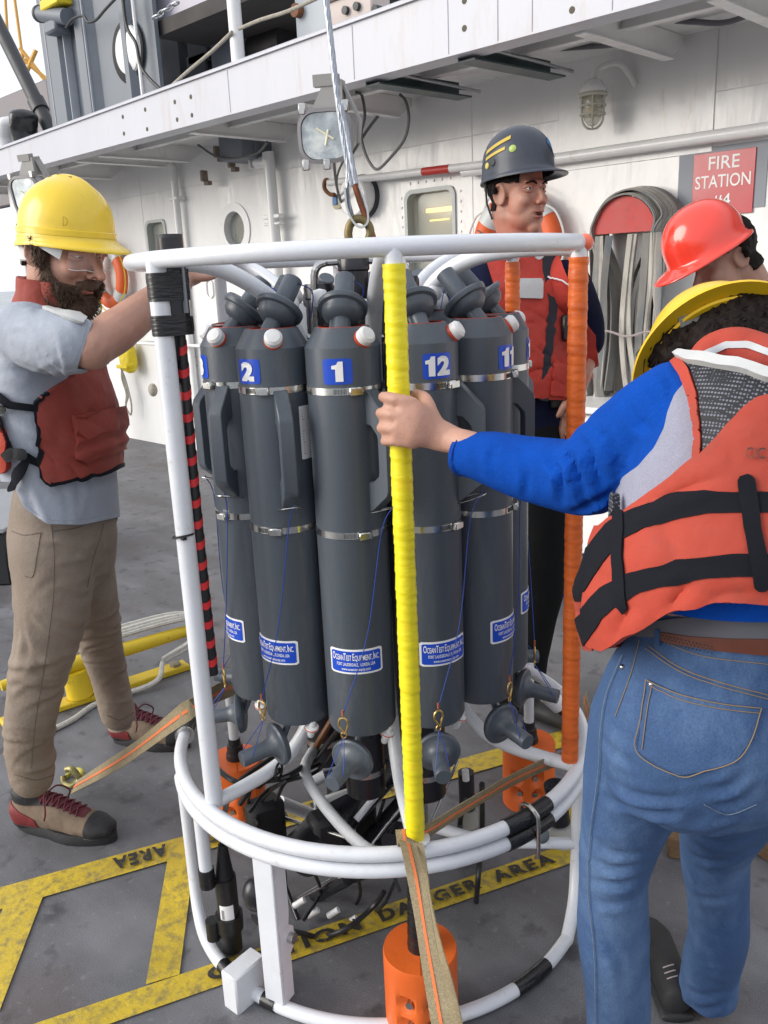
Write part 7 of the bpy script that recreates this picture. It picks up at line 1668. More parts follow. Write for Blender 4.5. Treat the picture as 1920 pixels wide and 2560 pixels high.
# life vest: thick padded layer over the top
vm = M(); vm.loft([(Y(x, y, d), yp(x, y, d, hx), hd) for x, y, d, hx, hd in ((1925, 1000, 1.075, 232, .095), (1908, 1050, 1.055, 274, .118), (1885, 1120, 1.04, 290, .138), (1865, 1260, 1.03, 322, .150), (1850, 1380, 1.02, 350, .155), (1838, 1480, 1.02, 378, .155), (1830, 1560, 1.02, 366, .150), (1830, 1640, 1.02, 335, .14))], latw, n=44)
vs_ = fuse(vm, .007, 5, .6); displace(vs_, lambda v: .0035*vnoise(v*9)+.002*vnoise(v*22)+0.22*creases(v, [(Y(1580, 1560, .95), RH, UP, .08, 9, .006, .007, .04), (Y(1750, 1515, .92), RH, UP, .12, 9, .005, .008, .04), (Y(1700, 1240, .92), UP*.9+RH*.4, RH, .10, 6, .005, .011, .12), (Y(1660, 1370, .92), UP, RH, .05, 5, .004, .009, .10), (Y(1480, 1480, .95), RH, UP, .03, 4, .006, .008, .07), (Y(1880, 1120, .92), UP+RH, RH-UP, .10, 5, .005, .012, .10)], 5))
line_folds(vs_, [([(1560, 1590), (1570, 1545), (1590, 1510)], .004), ([(1690, 1530), (1700, 1490), (1730, 1460)], .005), ([(1480, 1420), (1470, 1500), (1475, 1580)], .006), ([(1640, 1300), (1680, 1360), (1690, 1420)], .003), ([(1600, 1290), (1700, 1230), (1800, 1200)], .003), ([(1760, 1500), (1830, 1480), (1900, 1490)], .003)], .009)
relax(vs_, 2)
vest = thing('life_vest', 'orange padded life vest with black straps and mesh shoulders worn by the woman', 'life vest', Y(1850, 1560, 1.0)) if False else wom
lowv = [(1440, 1300), (1510, 1322), (1535, 1300), (1572, 1284), (1620, 1246), (1690, 1192), (1735, 1152), (1753, 1142), (1800, 1092), (1850, 1035), (1890, 1003), (1925, 994), (2300, 990), (2300, 1535), (1920, 1507), (1770, 1507), (1673, 1532), (1582, 1582), (1520, 1622), (1476, 1612), (1440, 1560)]
vback = part(wom, 'life_vest', shell(vs_, lambda v, n: np.minimum(polyf(lowv)(proj(v)), (facing(v, n)+.75)*200), .010, .028), VESTO, smooth=60)
part(vback, 'vest_binding', shell(vs_, seen(linef([(1458, 1560), (1476, 1614), (1520, 1622), (1582, 1582), (1673, 1532), (1770, 1507), (1920, 1507), (2100, 1520)], 3.5), 200), .012, .028), mat('vest_binding', (.30, .05, .03), .7), smooth=60)
part(vback, 'shoulder_strap', shell(vs_, seen(polyf([(1668, 892), (1694, 890), (1724, 925), (1744, 985), (1754, 1070), (1756, 1150), (1734, 1160), (1738, 1090), (1728, 1010), (1704, 945)]), 200), .006, .014), VESTO, smooth=60)
MESHM = mat('black_mesh', (.02, .021, .026), .7)
nt = MESHM.node_tree; N = nt.nodes; L = nt.links; pb = N['Principled BSDF']; tc = N.new('ShaderNodeTexCoord'); mp = N.new('ShaderNodeMapping'); mp.inputs['Rotation'].default_value = (0, 0, 0)
vo = N.new('ShaderNodeTexVoronoi'); vo.inputs['Scale'].default_value = 260; vo.inputs['Randomness'].default_value = .12; L.new(tc.outputs['Object'], mp.inputs[0]); L.new(mp.outputs[0], vo.inputs['Vector'])
rp_ = N.new('ShaderNodeMapRange'); rp_.inputs[1].default_value = .30; rp_.inputs[2].default_value = .42; L.new(vo.outputs[0], rp_.inputs[0]); mxr = N.new('ShaderNodeMix'); mxr.data_type = 'RGBA'; L.new(rp_.outputs[0], mxr.inputs[0]); mxr.inputs[6].default_value = (.16, .165, .20, 1); mxr.inputs[7].default_value = (.012, .013, .017, 1); L.new(mxr.outputs[2], pb.inputs['Base Color'])
part(vback, 'mesh_panel', shell(vs_, seen(polyf([(1700, 900), (1728, 925), (1748, 985), (1757, 1070), (1758, 1142), (1800, 1090), (1850, 1033), (1890, 1001), (1925, 992), (2300, 988), (2300, 940), (1920, 935), (1860, 925), (1780, 905)]), 200), .003, .006), MESHM, smooth=60)
part(vback, 'reflective_band', shell(vs_, seen(polyf([(1672, 890), (1760, 897), (1850, 912), (1930, 940), (2300, 950), (2300, 985), (1920, 962), (1860, 938), (1790, 925), (1715, 912)]), 200), .012, .012, lambda v: .002*vnoise(v*50)), REFL, smooth=60)
part(vback, 'side_mesh', shell(vs_, seen(polyf([(1534, 1240), (1542, 1230), (1544, 1260), (1538, 1300), (1530, 1310)]), 200), .006, .01), MESHM, smooth=60)
for pts, w, off, nm in (([(1455, 1470), (1500, 1400), (1520, 1376), (1553, 1333), (1640, 1287), (1771, 1259), (1920, 1257), (2200, 1270)], 27, .0118, 'waist_strap'), ([(1440, 1620), (1480, 1560), (1500, 1528), (1536, 1493), (1592, 1457), (1705, 1425), (1836, 1412), (1920, 1412), (2200, 1420)], 27, .0118, 'waist_strap'), ([(1566, 1293), (1562, 1400), (1567, 1515)], 12, .0140, 'vertical_strap'), ([(1865, 1207), (1878, 1320), (1900, 1450)], 21, .0140, 'vertical_strap')):
    part(vback, nm, shell(vs_, seen(linef(pts, w), 200), off, .004), WEBB, smooth=60)
bv = bvh_of(vs_)
v, f = text_mesh('OC', 30, 'LEFT', offset=.4); vv = []
for x in v:
    h = hit(bv, 1866+x[0]*1.0, 1135-x[1]*1.25+x[0]*.04, .0150); vv.append(h if h is not None else P(1866+x[0], 1135, 1))
m_ = M(); 
part(vback, 'stencil_lettering', [np.array(vv), f], mat('faded_black_print', (.05, .03, .03), .8, col2=(.4, .06, .03), c2amt=.6, c2scale=60), smooth=0, recalc=False)
# collar
cl = M(); cl.limb([Y(1738, 915, 1.12), Y(1787, 880, 1.14), Y(1850, 872, 1.13), Y(1940, 903, 1.10), Y(2020, 955, 1.08)], [.018, .024, .028, .028, .026], 18, sub=6); cb_ = fuse(cl, .005, 3); displace(cb_, lambda v: .003*vnoise(v*25))
co_ = part(wom, 'vest_collar', cb_, VESTO, smooth=60)
part(co_, 'reflective_band', shell(cb_, seen(linef([(1722, 915), (1765, 885), (1815, 862), (1870, 862), (1925, 882), (1980, 920)], 8), 200), .002, .003), REFL, smooth=60)
# hair
hm_ = M()
for x, y, d, r in ((1805, 870, 1.29, .085), (1720, 870, 1.25, .048), (1684, 868, 1.26, .036), (1790, 820, 1.25, .050), (1850, 810, 1.24, .052), (1900, 825, 1.22, .050), (1705, 882, 1.23, .032), (1655, 890, 1.26, .022), (1930, 790, 1.25, .045), (1850, 775, 1.27, .040), (1800, 790, 1.27, .038), (1900, 770, 1.27, .04), (1780, 860, 1.18, .036), (1840, 850, 1.17, .036), (1900, 865, 1.16, .036)): hm_.sphere(Y(x, y, d), r, 20, 12)
hb = fuse(hm_, .0045, 4)
def curl(v):
    w = v+.012*np.stack([vnoise(v*22), vnoise(v*22+9), vnoise(v*22+17)], 1); return .005*vnoise(w*20)+.0020*np.cos(w@(RH*420+UP*160))*(.5+.5*vnoise(v*30))+.0016*np.cos(w@(RH*900-UP*260))
displace(hb, curl)
ho = part(wom, 'hair', hb, HAIR, smooth=60)
nn_ = normals(hb); rng = np.random.RandomState(8); cm = M()
idx = [i for i in rng.choice(len(hb[0]), 900) if facing(hb[0][i:i+1], nn_[i:i+1])[0] > -.1]
for i in idx[:110]:
    p = hb[0][i]; q = proj(p)
    if q[1] < 775 and rng.rand() < .6: continue
    n0 = nn_[i]; ln = .03+.04*rng.rand(); am = .006+.006*rng.rand(); ph = rng.rand()*6; s_ = norm(np.cross(n0, UP)+.2*rng.normal(size=3)); pts = []
    for k in range(9):
        u = k/8; pts.append(p+n0*(.000+.005*math.sin(u*3.1))-UP*ln*u*.8+s_*(am*math.sin(u*9+ph)+.02*u*(rng.rand()*0+((i % 7)/3.5-1)))+RH*(-.012*u if q[0] < 1760 else .006*u))
    cm.tube(pts, [.0008, .0011, .0009, .0004], 5, cap=False)
for x, y in ((1800, 905), (1740, 905), (1880, 880), (1925, 900)):
    p = Y(x, y, 1.10); cm.tube([p+RH*(.03*math.sin(k*.8))-UP*.010*k+FH*.0 for k in range(7)], .0012, 5, sub=3)
part(ho, 'curls', cm, HAIR, smooth=60, recalc=False, kind='stuff')
hw = thing('hard_hat', 'yellow hard hat tipped forward on the dark haired woman, seen from below', 'hard hat', Y(1790, 800, 1.3))
YH2 = mat('helmet_yellow_deep', (.80, .50, .015), .35, var=.06, scale=5, coat=.15)
WH2 = frame_(Y(1803, 912, 1.262), FH*.45-UP*.89-RH*.04, FH*.88+UP*.47, .90)
hh, R2 = helmet(hw, WH2, YH2, brim=.042, cr=(.116, .108, .115), zc=.03, back=.036, ridge=.0, drop=.004, visw=2)
part(hw, 'rain_trough', M().rings([[WH2((R2(a)+e)*math.cos(a), (R2(a)+e)*math.sin(a), z) for a in np.linspace(0, 2*math.pi, 60, endpoint=False)] for e, z in ((.006, .0), (.010, -.004), (.006, -.006), (-.002, -.004))], True, False, False), YH2)
ps_ = Y(1728, 798, 1.225); part(hw, 'suspension', M().box(ps_, (.034, .005, .016), [norm(RH+UP*.3), FH, norm(UP-RH*.3)], .002).tube([Y(1660, 850, 1.25), Y(1690, 815, 1.235), Y(1720, 798, 1.23), Y(1760, 785, 1.235)], .004, 8, sub=4), mat('suspension_white', (.20, .20, .19), .7))
# jeans
jm = M()
jm.loft([(Y(1826, 1500, 1.045), yp(0, 1500, 1.05, 235), .120), (Y(1822, 1575, 1.045), yp(0, 1600, 1.05, 236), .120), (Y(1810, 1650, 1.05), yp(0, 1650, 1.05, 262), .125), (Y(1790, 1760, 1.055), yp(0, 1760, 1.06, 298), .145), (Y(1780, 1860, 1.075), yp(0, 1860, 1.08, 300), .135)], norm(RH+FH*.25), n=36)
jm.limb([Y(1625, 1800, 1.08), Y(1590, 1950, 1.10), Y(1552, 2080, 1.13), Y(1532, 2190, 1.15), Y(1534, 2340, 1.18), Y(1545, 2500, 1.21), Y(1548, 2700, 1.25)], [yp(0, 1800, 1.08, 148), yp(0, 1950, 1.1, 132), yp(0, 2080, 1.13, 102), yp(0, 2190, 1.15, 86), yp(0, 2340, 1.18, 89), yp(0, 2500, 1.21, 80), yp(0, 2700, 1.25, 76)], 28)
jm.limb([Y(1900, 1820, 1.14), Y(1850, 1970, 1.20), Y(1790, 2110, 1.28), Y(1793, 2230, 1.31), Y(1795, 2340, 1.34), Y(1775, 2430, 1.37), Y(1762, 2530, 1.39)], [yp(0, 1800, 1.14, 150), yp(0, 1970, 1.2, 125), yp(0, 2110, 1.28, 88), yp(0, 2220, 1.3, 78), yp(0, 2340, 1.34, 75), yp(0, 2430, 1.37, 70), yp(0, 2520, 1.4, 72)], 28)
jb = fuse(jm, .0075, 6, .6)
jf = [(Y(1540, 2180, 1.05), UP*.95-RH*.2, .08, .0035, .030), (Y(1600, 1990, 1.0), UP*.9+RH*.4, .10, .005, .035), (Y(1700, 1960, 1.0), UP*.9-RH*.4, .10, .005, .035), (Y(1800, 2150, 1.2), UP, .09, .005, .035), (Y(1780, 2480, 1.3), UP, .08, .006, .035), (Y(1540, 1760, .95), UP*.6-RH*.7, .07, .005, .03)]
displace(jb, lambda v: .12*folds(v, jf)+.0024*vnoise(v*12)+0.3*creases(v, [(Y(1540, 2180, 1.05), UP, RH, .07, 12, .0055, .0065, .05), (Y(1600, 1985, 1.0), UP*.9+RH*.45, RH, .07, 8, .005, .008, .07), (Y(1720, 1960, 1.0), UP*.9-RH*.3, RH, .06, 9, .0055, .008, .07), (Y(1790, 2170, 1.2), UP, RH, .07, 9, .005, .007, .05), (Y(1770, 2490, 1.3), UP, RH, .06, 10, .0065, .007, .05), (Y(1530, 1740, .95), UP*.5-RH*.8, UP, .06, 7, .005, .007, .05), (Y(1545, 2400, 1.1), UP*.5+RH, UP, .07, 5, .003, .009, .08)], 4))
line_folds(jb, [([(1505, 1942), (1580, 1985), (1660, 1998), (1720, 1985)], .005), ([(1500, 1985), (1580, 2022), (1660, 2030), (1710, 2015)], .0045), ([(1484, 2105), (1540, 2135), (1625, 2130)], .005), ([(1478, 2150), (1530, 2172), (1612, 2160)], .0055), ([(1474, 2200), (1540, 2212), (1610, 2196)], .005), ([(1476, 2250), (1530, 2262), (1600, 2245)], .0035), ([(1735, 2085), (1800, 2110), (1870, 2090)], .005), ([(1722, 2140), (1790, 2155), (1862, 2135)], .005), ([(1722, 2240), (1790, 2250), (1850, 2235)], .003), ([(1520, 1800), (1560, 1850), (1590, 1880)], .004), ([(1508, 1850), (1540, 1885), (1580, 1905)], .0035), ([(1870, 1930), (1820, 1965), (1750, 1975)], .005), ([(1900, 1960), (1840, 2005), (1760, 2020)], .0045), ([(1705, 2470), (1760, 2490), (1830, 2475)], .004), ([(1700, 2510), (1760, 2525), (1825, 2505)], .004), ([(1500, 2330), (1550, 2400), (1560, 2480)], .003)], .010, .95)
relax(jb, 1)
je = part(wom, 'jeans', shell(jb, lambda v, n: np.minimum((v[:, 2]-.055)*100, (zbelt+.035-v[:, 2])*100), 0, .003), DENIM, smooth=60)
bv = bvh_of(jb)
DS = mat('denim_seam', (.14, .19, .27), .85, var=.3, scale=80); DS2 = mat('denim_fade', (.13, .23, .40), .85, var=.3, scale=30)
for pts, r, mm in (([(1560, 1640), (1520, 1740), (1505, 1840), (1502, 1917), (1481, 2071), (1473, 2218), (1488, 2380), (1492, 2560)], 1.6, DS), ([(1618, 1700), (1700, 1735), (1800, 1757), (1901, 1768)], 1.4, STITCH), ([(1624, 1712), (1700, 1748), (1800, 1770), (1896, 1781)], 1.2, STITCH), ([(1618, 1700), (1606, 1790), (1596, 1879), (1697, 1936), (1760, 1925), (1835, 1902), (1875, 1850), (1901, 1768)], 1.4, STITCH),
                  ([(1632, 1716), (1618, 1795), (1608, 1872)], 1.2, STITCH), ([(1620, 1612), (1700, 1668), (1800, 1705), (1920, 1737)], 1.4, STITCH), ([(1618, 1620), (1700, 1676), (1800, 1713), (1920, 1745)], 1.2, STITCH), ([(1660, 1604), (1760, 1640), (1920, 1660)], 1.2, STITCH), ([(1600, 1600), (1580, 1680), (1540, 1790)], 1.2, STITCH), ([(1890, 2010), (1820, 2035), (1760, 2010)], 1.5, DS)):
    part(je, 'seam', drape_tube(bv, pts, r, .0034 if len(pts) in (3, 4, 8) and pts[0][0] in (1618, 1624, 1632) else .0032 if r == 1.6 else .0010), mm)
for x, y in ((1629, 1710), (1557, 1668)): 
    h = hit(bv, x, y, .001); part(je, 'rivet', M().sphere(h, .0038, 10, 6), STEEL)
part(je, 'back_pocket', shell(jb, seen(polyf([(1619, 1699), (1700, 1734), (1800, 1756), (1902, 1767), (1876, 1850), (1836, 1903), (1760, 1926), (1697, 1937), (1597, 1879), (1606, 1790)]), 300), .0022, .003), DENIM, smooth=60)
part(je, 'belt_loop', shell(jb, seen(polyf([(1646, 1570), (1658, 1570), (1656, 1618), (1645, 1616)]), 300), .007, .004), DENIM, smooth=60)
BELT = mat('brown_belt', (.13, .035, .018), .5, var=.15, scale=20); nt = BELT.node_tree
bl = part(wom, 'belt', shell(jb, lambda v, n: np.minimum(polyf([(1655, 1578), (1720, 1588), (1820, 1594), (2200, 1600), (2200, 1642), (1900, 1634), (1780, 1622), (1656, 1602)])(proj(v)), (facing(v, n)+.3)*300), .0055, .004), BELT, smooth=60)
bh = M()
for i in range(14):
    for j in range(3):
        h = hit(bv, 1664+i*9+(j % 2)*4, 1587+i*2.0+j*8, .0058)
        if h is not None: bh.sphere(h, .0011, 6, 4)
part(bl, 'belt_holes', bh, BODYD, kind='stuff')
un_ = part(wom, 'undershirt', shell(jb, lambda v, n: np.minimum(polyf([(1590, 1560), (1700, 1545), (2200, 1520), (2200, 1612), (1820, 1600), (1720, 1592), (1590, 1592)])(proj(v)), (facing(v, n)+.3)*300), .0035, .003), mat('grey_undershirt', (.13, .13, .15), .85), smooth=60)
# dark shoe of the far foot
gh = G(1690, 2540); gt = G(1640, 2400); boot_o = None
f_ = norm((gt-gh)*V(1, 1, 0)); l_ = np.cross(UP, f_); m = M(); L_ = .23
q = lambda x, y, z: gh*V(1, 1, 0)+f_*x*L_+l_*y+UP*z
m.loft([(q(0, 0, .04), .030, .036), (q(.25, 0, .045), .034, .042), (q(.5, 0, .04), .038, .034), (q(.8, 0, .032), .042, .024), (q(.98, 0, .026), .028, .016)], l_, n=20)
sb_ = fuse(m, .006, 3); so2 = part(wom, 'shoe', sb_, mat('dark_shoe', (.018, .018, .02), .7, var=.3, scale=30), smooth=60)
bvs = bvh_of(sb_)
for px, py in ((1658, 2420), (1662, 2434), (1668, 2448)): part(so2, 'lace', drape_tube(bvs, [(px, py), (px+14, py-5), (px+26, py-8)], 1.6, .001), mat('pale_lace', (.40, .34, .35), .7) if 'pale_lace' not in bpy.data.materials else bpy.data.materials['pale_lace'])
part(so2, 'sole', M().loft([(q(-.05, 0, .008), .034, .012), (q(.5, 0, .008), .040, .012), (q(1.03, 0, .010), .028, .012)], l_, n=16), RUBS)

# ------------------------------------------------------------------ the man in the dark helmet
D3 = 2.62
m3 = thing('person', 'man in dark helmet and red vest over navy shirt standing behind the rosette, looking right', 'person', P(1350, 1700, D3)*V(1, 1, 0)); m3['skin_mat'] = 2
W3 = frame_(P(1294, 490, D3), RH*.60-FH*.80-UP*.05, UP, .90)
bm_ = M(); head_prims(bm_, W3, jaw=1.14, nose=.90); bm_.limb([W3(-.02, 0, -.05), P(1305, 600, D3+.02), P(1310, 660, D3+.03)], [.062, .064, .075], 18)
lat3 = norm(RH*.93+FH*.35)
Lr = [(1298, 655, 112, .09), (1290, 715, 178, .115), (1296, 820, 172, .125), (1312, 940, 150, .125), (1330, 1060, 138, .12), (1335, 1120, 130, .115)]
zf = 0.0
bm_.loft([(P(x, y, D3+.04), pr(P(x, y, D3), hx*.85), hd*.85) for x, y, hx, hd in Lr], lat3, n=24)
bm_.limb([P(1425, 720, D3-.0), P(1462, 850, D3+.05), P(1445, 940, D3-.02), P(1432, 1000, D3-.05)], [.055, .045, .038, .028], 16)
bm_.limb([P(1165, 730, D3+.0), P(1132, 880, D3+.02), P(1180, 1000, D3-.1)], [.055, .045, .03], 16)
fingers_hand(bm_, P(1434, 995, D3-.05), P(1418, 1045, D3-.07), -RH*.6+FH*.6, RH*.7-FH*.6+UP*.2, [(.25, .35, .3)]*4, thumb=[P(1412, 1010, D3-.1), P(1402, 1028, D3-.11), P(1395, 1040, D3-.11)])
bm_.limb([P(1300, 1100, D3+.05), P(1286, 1380, D3+.04), P(1281, 1700, D3+.05)], [.06, .05, .035], 14); bm_.limb([P(1348, 1100, D3+.03), P(1352, 1300, D3), P(1340, 1490, D3), P(1318, 1700, D3)], [.06, .055, .045, .032], 14)
b3 = fuse(bm_, .0040, 3, .5); head_carve(b3, W3, .007); displace(b3, lambda v: .0008*vnoise(v*50)); part(m3, 'body', b3, SKIN2, smooth=60); eyes(m3, W3, squint=.85, look=(1, -.25, .0))
part(m3, 'hair', local_shell(b3, W3, lambda p, n: np.minimum(np.where(p[:, 0] > -.01, p[:, 2]-.035, p[:, 2]+.045), .055-p[:, 0])-np.where((p[:, 0] > -.028) & (p[:, 2] < .036), .05, 0)*(np.abs(p[:, 1]) > .05)+np.where((p[:, 0] > .012) & (p[:, 0] < .034) & (np.abs(p[:, 1]) > .045) & (p[:, 2] > .012), .03, 0), .005, .007, lambda v: .002*vnoise(v*130)), HAIR, smooth=60)
part(m3, 'mouth', M().sphere(W3(.0985, 0, -.0565), (.005, .012, .0034), 14, 8, W3.A), mat('mouth_dark', (.06, .015, .012), .5)); part(m3, 'lip', M().sphere(W3(.097, 0, -.0655), (.006, .016, .0045), 14, 8, W3.A), LIP); part(m3, 'lip', M().sphere(W3(.100, 0, -.0495), (.006, .016, .003), 14, 8, W3.A), LIP)
for s in (-1, 1): part(m3, 'eyebrow', M().limb([W3(.092, s*.014, .034), W3(.091, s*.030, .039), W3(.080, s*.047, .034)], [.003, .0035, .002], 8), HAIR)
DBH = mat('helmet_dark_blue', (.030, .038, .058), .42, var=.2, scale=6, coat=.1, col2=(.06, .065, .075), c2amt=.4, c2scale=8)
h3 = thing('hard_hat', 'dark blue hard hat with yellow tape strips and stickers on the man behind', 'hard hat', P(1300, 450, D3))
WH3 = frame_(P(1295, 434, D3), RH*.66-FH*.75+UP*.09, UP+FH*.05, .84)
hh, R3 = helmet(h3, WH3, DBH, brim=.055, cr=(.130, .110, .135), zc=.015, back=.008, ridge=.0, drop=.006, visw=3)
def on_hat(W, R, cr, zc, a, z, lift=.001):      # point on the dome at azimuth a (deg) and height z
    u = min(max((z-zc)/cr[2], 0), .98); s = (1-u**(2/.9))**.5; s = s**.92; r = R(rad(a))*s+lift; return W(r*math.cos(rad(a)), r*math.sin(rad(a)), z)
cr3 = (.130, .110, .135)
def hat_strip(par, name, a0, a1, z0, z1, w, col, n=12):
    rs = [[on_hat(WH3, R3, cr3, .015, a0+(a1-a0)*i/n, z0+(z1-z0)*i/n+e, .0022) for e in (-w/2, w/2)] for i in range(n+1)]; part(par, name, M().rings(rs, False), col, recalc=False)
YT2 = mat('yellow_tape_strip', (.58, .42, .06), .5); hat_strip(h3, 'tape_strip', -120, -62, .070, .100, .013, YT2); hat_strip(h3, 'tape_strip', -118, -72, .048, .066, .010, YT2)
def hat_dot(name, a, z, r, col, n=16):
    c = on_hat(WH3, R3, cr3, .015, a, z, .002); c1 = on_hat(WH3, R3, cr3, .015, a+3, z, .002); c2 = on_hat(WH3, R3, cr3, .015, a, z+.004, .002); e1 = norm(c1-c); e2 = norm(c2-c); nn = norm(np.cross(e1, e2)); nn = nn if nn@(c-WH3.o) > 0 else -nn
    part(h3, name, M().lathe([(0, .0016), (r*.8, .001), (r, -.001)], c, nn, n), col)
hat_dot('green_sticker', -58, .060, .0105, mat('sticker_green', (.38, .50, .12), .4)); hat_dot('yellow_sticker', -114, .026, .009, mat('sticker_yellow', (.70, .58, .12), .4)); hat_dot('dark_plug', -98, .030, .010, DARKP)
rs = [[on_hat(WH3, R3, cr3, .015, a, z, .002) for z in (.045, .095)] for a in (-12, -4, 4)]; 
part(h3, 'blue_sticker', M().rings([[on_hat(WH3, R3, cr3, .015, a, z0, .0022), on_hat(WH3, R3, cr3, .015, a, z1, .0022)] for a, z0, z1 in ((4, .074, .076), (8, .066, .084), (12, .056, .094), (17, .045, .100), (22, .036, .096), (27, .030, .088), (33, .030, .076))], False), mat('sticker_blue', (.03, .25, .60), .4), recalc=False)
part(h3, 'white_sticker', M().rings([[on_hat(WH3, R3, cr3, .015, a, z0, .002), on_hat(WH3, R3, cr3, .015, a, z1, .002)] for a, z0, z1 in ((-150, .045, .085), (-142, .035, .095), (-134, .035, .095), (-128, .045, .09))], False), mat('sticker_white', (.55, .55, .60), .4, col2=(.2, .2, .25), c2scale=90), recalc=False)
part(h3, 'chin_strap', M().tube([W3(-.075, -.070, .03), W3(-.07, -.068, -.02), W3(-.045, -.066, -.07)], .003, 6), BLACK)
part(h3, 'nape_band', M().box(W3(-.068, -.055, .034), (.05, .012, .035), W3.A, .004), mat('nape_grey', (.32, .31, .30), .5))
sm3 = M(); sm3.loft([(P(x, y, D3+.04), pr(P(x, y, D3), hx), hd) for x, y, hx, hd in Lr], lat3, n=36)
sm3.limb([P(1415, 715, D3), P(1452, 790, D3+.03), P(1462, 850, D3+.05)], [.075, .066, .06], 20); sm3.limb([P(1160, 728, D3), P(1128, 850, D3+.02), P(1140, 930, D3-.02)], [.080, .072, .065], 20)
s3 = fuse(sm3, .008, 5, .6); displace(s3, lambda v: .004*vnoise(v*12)+0.35*creases(v, [(P(1140, 780, D3-.1), RH*.5+UP*.8, RH, .10, 8, .008, .012, .09), (P(1400, 860, D3-.12), UP*.6+RH*.5, RH, .12, 8, .006, .014, .10), (P(1290, 880, D3-.12), UP, RH, .14, 6, .005, .014, .12)], 6))
part(m3, 'navy_shirt', shell(s3, lambda v, n: (proj(v)[:, 1]*-1+1115), 0, .003), NAVY, smooth=60)
VR = mat('vest_bright_red', (.48, .040, .024), .7, var=.14, scale=6, col2=(.28, .03, .02), c2amt=.5, c2scale=7, bump=.002, bscale=28, bump2=.009, b2scale=10)
vpx = [(1205, 600), (1212, 640), (1240, 730), (1228, 770), (1180, 860), (1175, 985), (1300, 990), (1394, 998), (1440, 962), (1490, 940), (1480, 830), (1440, 760), (1425, 720), (1392, 630), (1370, 610), (1310, 620), (1240, 600)]
vt = part(m3, 'red_vest', shell(s3, seen(polyf(vpx), 150), .030, .030, lambda v: .006*vnoise(v*13)+.003*vnoise(v*30)), VR, smooth=60)
part(vt, 'front_zip', shell(s3, seen(polyf([(1340, 628), (1392, 622), (1384, 700), (1375, 780), (1366, 880), (1360, 1000), (1338, 998), (1352, 850), (1357, 760), (1340, 680)]), 150), .033, .01), mat('vest_black', (.02, .022, .032), .8), smooth=60)
part(vt, 'reflective_patch', shell(s3, seen(polyf([(1255, 703), (1342, 706), (1341, 750), (1256, 746)]), 150), .036, .006), REFL, smooth=60)
part(vt, 'vest_buckle', shell(s3, seen(polyf([(1240, 640), (1262, 630), (1290, 660), (1270, 678)]), 150), .040, .008), mat('orange_buckle', (.75, .12, .03), .4), smooth=60)
part(vt, 'lapel', shell(s3, seen(polyf([(1300, 622), (1325, 625), (1345, 650), (1330, 662)]), 150), .035, .006), REFL, smooth=60)
part(vt, 'radio', M().box(hit(bvh_of(s3), 1430, 790, .055), (.05, .03, .075), [norm(RH), FH, UP], .006), mat('radio_black', (.015, .015, .018), .35))
for y in (648, 702): part(vt, 'white_tie', drape_tube(bvh_of(s3), [(1376, y), (1395, y), (1412, y+6), (1420, y+14)], 2.0, .040), WPLAS)
part(vt, 'pocket', shell(s3, seen(polyf([(1368, 900), (1440, 890), (1470, 930), (1395, 990), (1362, 985)]), 150), .040, .012, lambda v: .006*vnoise(v*20)), VR, smooth=60)
part(m3, 'belt', M().box(P(1405, 1002, D3-.08), (.07, .02, .04), [norm(RH), FH, UP], .004), BLACK)
tm3 = M(); tm3.loft([(P(1335, 1060, D3+.04), pr(P(0, 1060, D3), 112), .12), (P(1335, 1140, D3+.04), pr(P(0, 1140, D3), 108), .13)], lat3, n=24)
tm3.limb([P(1290, 1120, D3+.05), P(1285, 1380, D3+.04), P(1280, 1730, D3+.05)], [.10, .085, .06], 20); tm3.limb([P(1350, 1120, D3+.02), P(1352, 1300, D3), P(1345, 1480, D3), P(1325, 1640, D3), P(1315, 1745, D3)], [.095, .088, .080, .062, .055], 20)
t3 = fuse(tm3, .009, 4); displace(t3, lambda v: .005*vnoise(v*9)); part(m3, 'dark_trousers', t3, DARKT, smooth=60)
z0 = P(1315, 1745, D3)[2]
for x, dd in ((1290, .03), (1325, -.02)):
    c = P(x, 1740, D3+dd)*V(1, 1, 0); m = M(); m.loft([(c-norm(RH-FH)*.05+UP*.04, .035, .04), (c+norm(RH-FH)*.1+UP*.04, .042, .035), (c+norm(RH-FH)*.19+UP*.03, .03, .025)], norm(RH+FH), n=16); m.limb([c+UP*.06, c+UP*max(z0+.04, .1)], [.05, .05], 12); part(m3, 'dark_boot', fuse(m, .008, 3), RUBS, smooth=60)

# ------------------------------------------------------------------ the man in the red helmet
D4 = 2.45
m4 = thing('person', 'man in glossy red helmet looking down behind the woman in the yellow helmet', 'person', P(1870, 1750, D4)*V(1, 1, 0)); m4['skin_mat'] = 2
W4 = frame_(P(1812, 655, D4), -RH*.80-FH*.20-UP*.46, UP-RH*.5, .92)
bm_ = M(); head_prims(bm_, W4); bm_.limb([W4(-.03, 0, -.05), P(1870, 720, D4+.03), P(1900, 790, D4+.06)], [.06, .062, .075], 16)
bm_.loft([(P(1900, 780, D4+.08), .16, .10), (P(1900, 900, D4+.08), .19, .12), (P(1895, 1150, D4+.1), .16, .12), (P(1890, 1300, D4+.1), .16, .12)], FH, n=22)
bm_.limb([P(1880, 850, D4-.08), P(1840, 1000, D4-.1), P(1790, 1110, D4-.12)], [.05, .04, .03], 14)
for x in (1857, 1923): bm_.limb([P(x, 1250, D4+.1), P(x, 1500, D4+.08), P(x, 1730, D4+.08)], [.07, .05, .035], 14)
b4 = fuse(bm_, .005, 3); head_carve(b4, W4); part(m4, 'body', b4, mat('skin_shade', (.42, .23, .165), .5, var=.12, scale=14, sss=.1, bump=.0006, bscale=200), smooth=60)
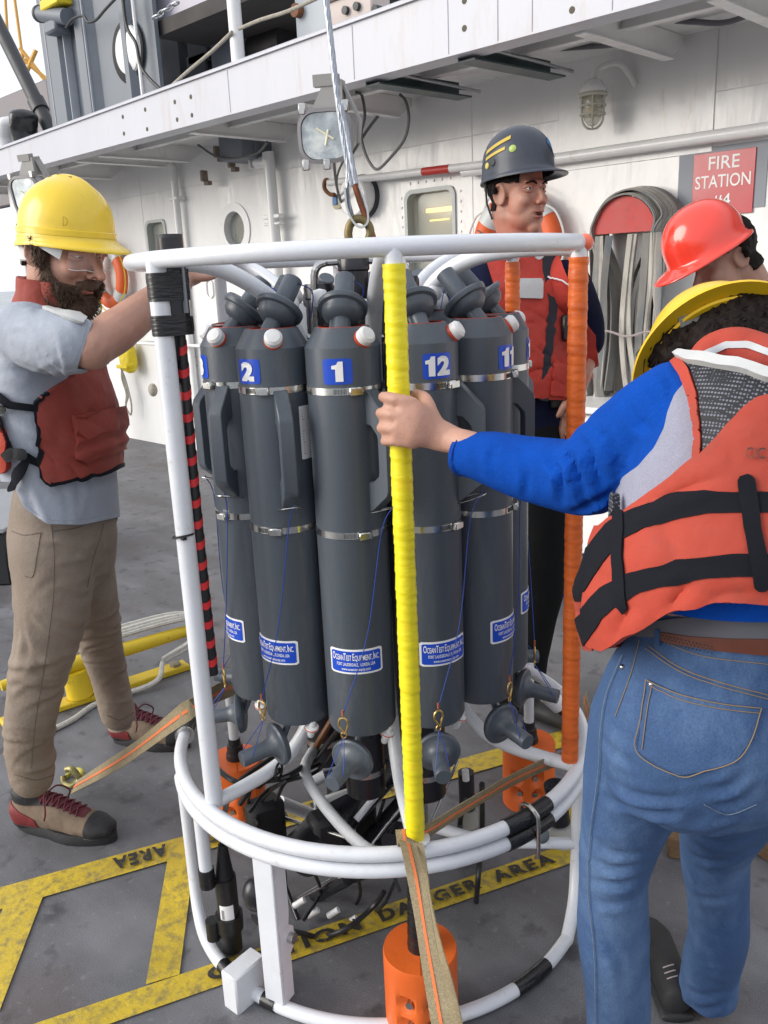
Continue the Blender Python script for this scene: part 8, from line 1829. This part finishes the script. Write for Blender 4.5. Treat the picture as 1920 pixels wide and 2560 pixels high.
part(m4, 'hair', local_shell(b4, W4, lambda p, n: np.minimum(np.where(p[:, 0] > -.01, p[:, 2]-.018, p[:, 2]+.055), .045-p[:, 0])-np.where((p[:, 0] > -.028) & (p[:, 2] < .036), .05, 0)*(np.abs(p[:, 1]) > .05)-np.where(p[:, 2] < -.06, .1, 0), .006, .008, lambda v: .003*vnoise(v*130)), HAIR, smooth=60)
RH4 = mat('helmet_red', (.82, .055, .032), .16, var=.04, scale=5, coat=.6)
h4 = thing('hard_hat', 'glossy bright red hard hat on the man behind the woman', 'hard hat', P(1760, 600, D4))
WH4 = frame_(P(1770, 628, D4), -RH*.84-FH*.12-UP*.46, UP-RH*.5, .86)
helmet(h4, WH4, RH4, brim=.062, cr=(.132, .112, .132), zc=.028, back=.014, ridge=.0, drop=.004, visw=2.2)
part(m4, 'face_mask', M().sphere(W4(.095, .0, -.04), (.02, .03, .025), 14, 8, W4.A), mat('teal_cloth', (.10, .40, .42), .6, col2=(.02, .04, .05), c2scale=60))
s4m = M(); s4m.loft([(P(1915, 752, D4+.09), .11, .075), (P(1905, 840, D4+.08), .205, .13), (P(1900, 1000, D4+.08), .20, .15), (P(1895, 1180, D4+.1), .18, .14), (P(1890, 1290, D4+.1), .17, .13)], FH, n=30); s4m.limb([P(1885, 850, D4-.08), P(1845, 985, D4-.1)], [.07, .055], 18)
s4_ = fuse(s4m, .009, 4); displace(s4_, lambda v: .005*vnoise(v*10)); part(m4, 'red_vest', s4_, VESTD, smooth=60)
t4 = M()
for x in (1855, 1925): t4.limb([P(x, 1260, D4+.1), P(x, 1500, D4+.08), P(x, 1740, D4+.08)], [.11, .085, .065], 18)
part(m4, 'trousers', fuse(t4, .01, 4), DARKT, smooth=60)
for x in (1855, 1925): c = P(x, 1750, D4+.08)*V(1, 1, 0); m = M(); m.loft([(c+RH*.06+UP*.04, .035, .04), (c-RH*.08+UP*.04, .042, .035), (c-RH*.18+UP*.03, .03, .025)], FH, n=16); m.limb([c+UP*.06, c+UP*.16], [.05, .05], 12); part(m4, 'dark_boot', fuse(m, .008, 3), RUBS, smooth=60)
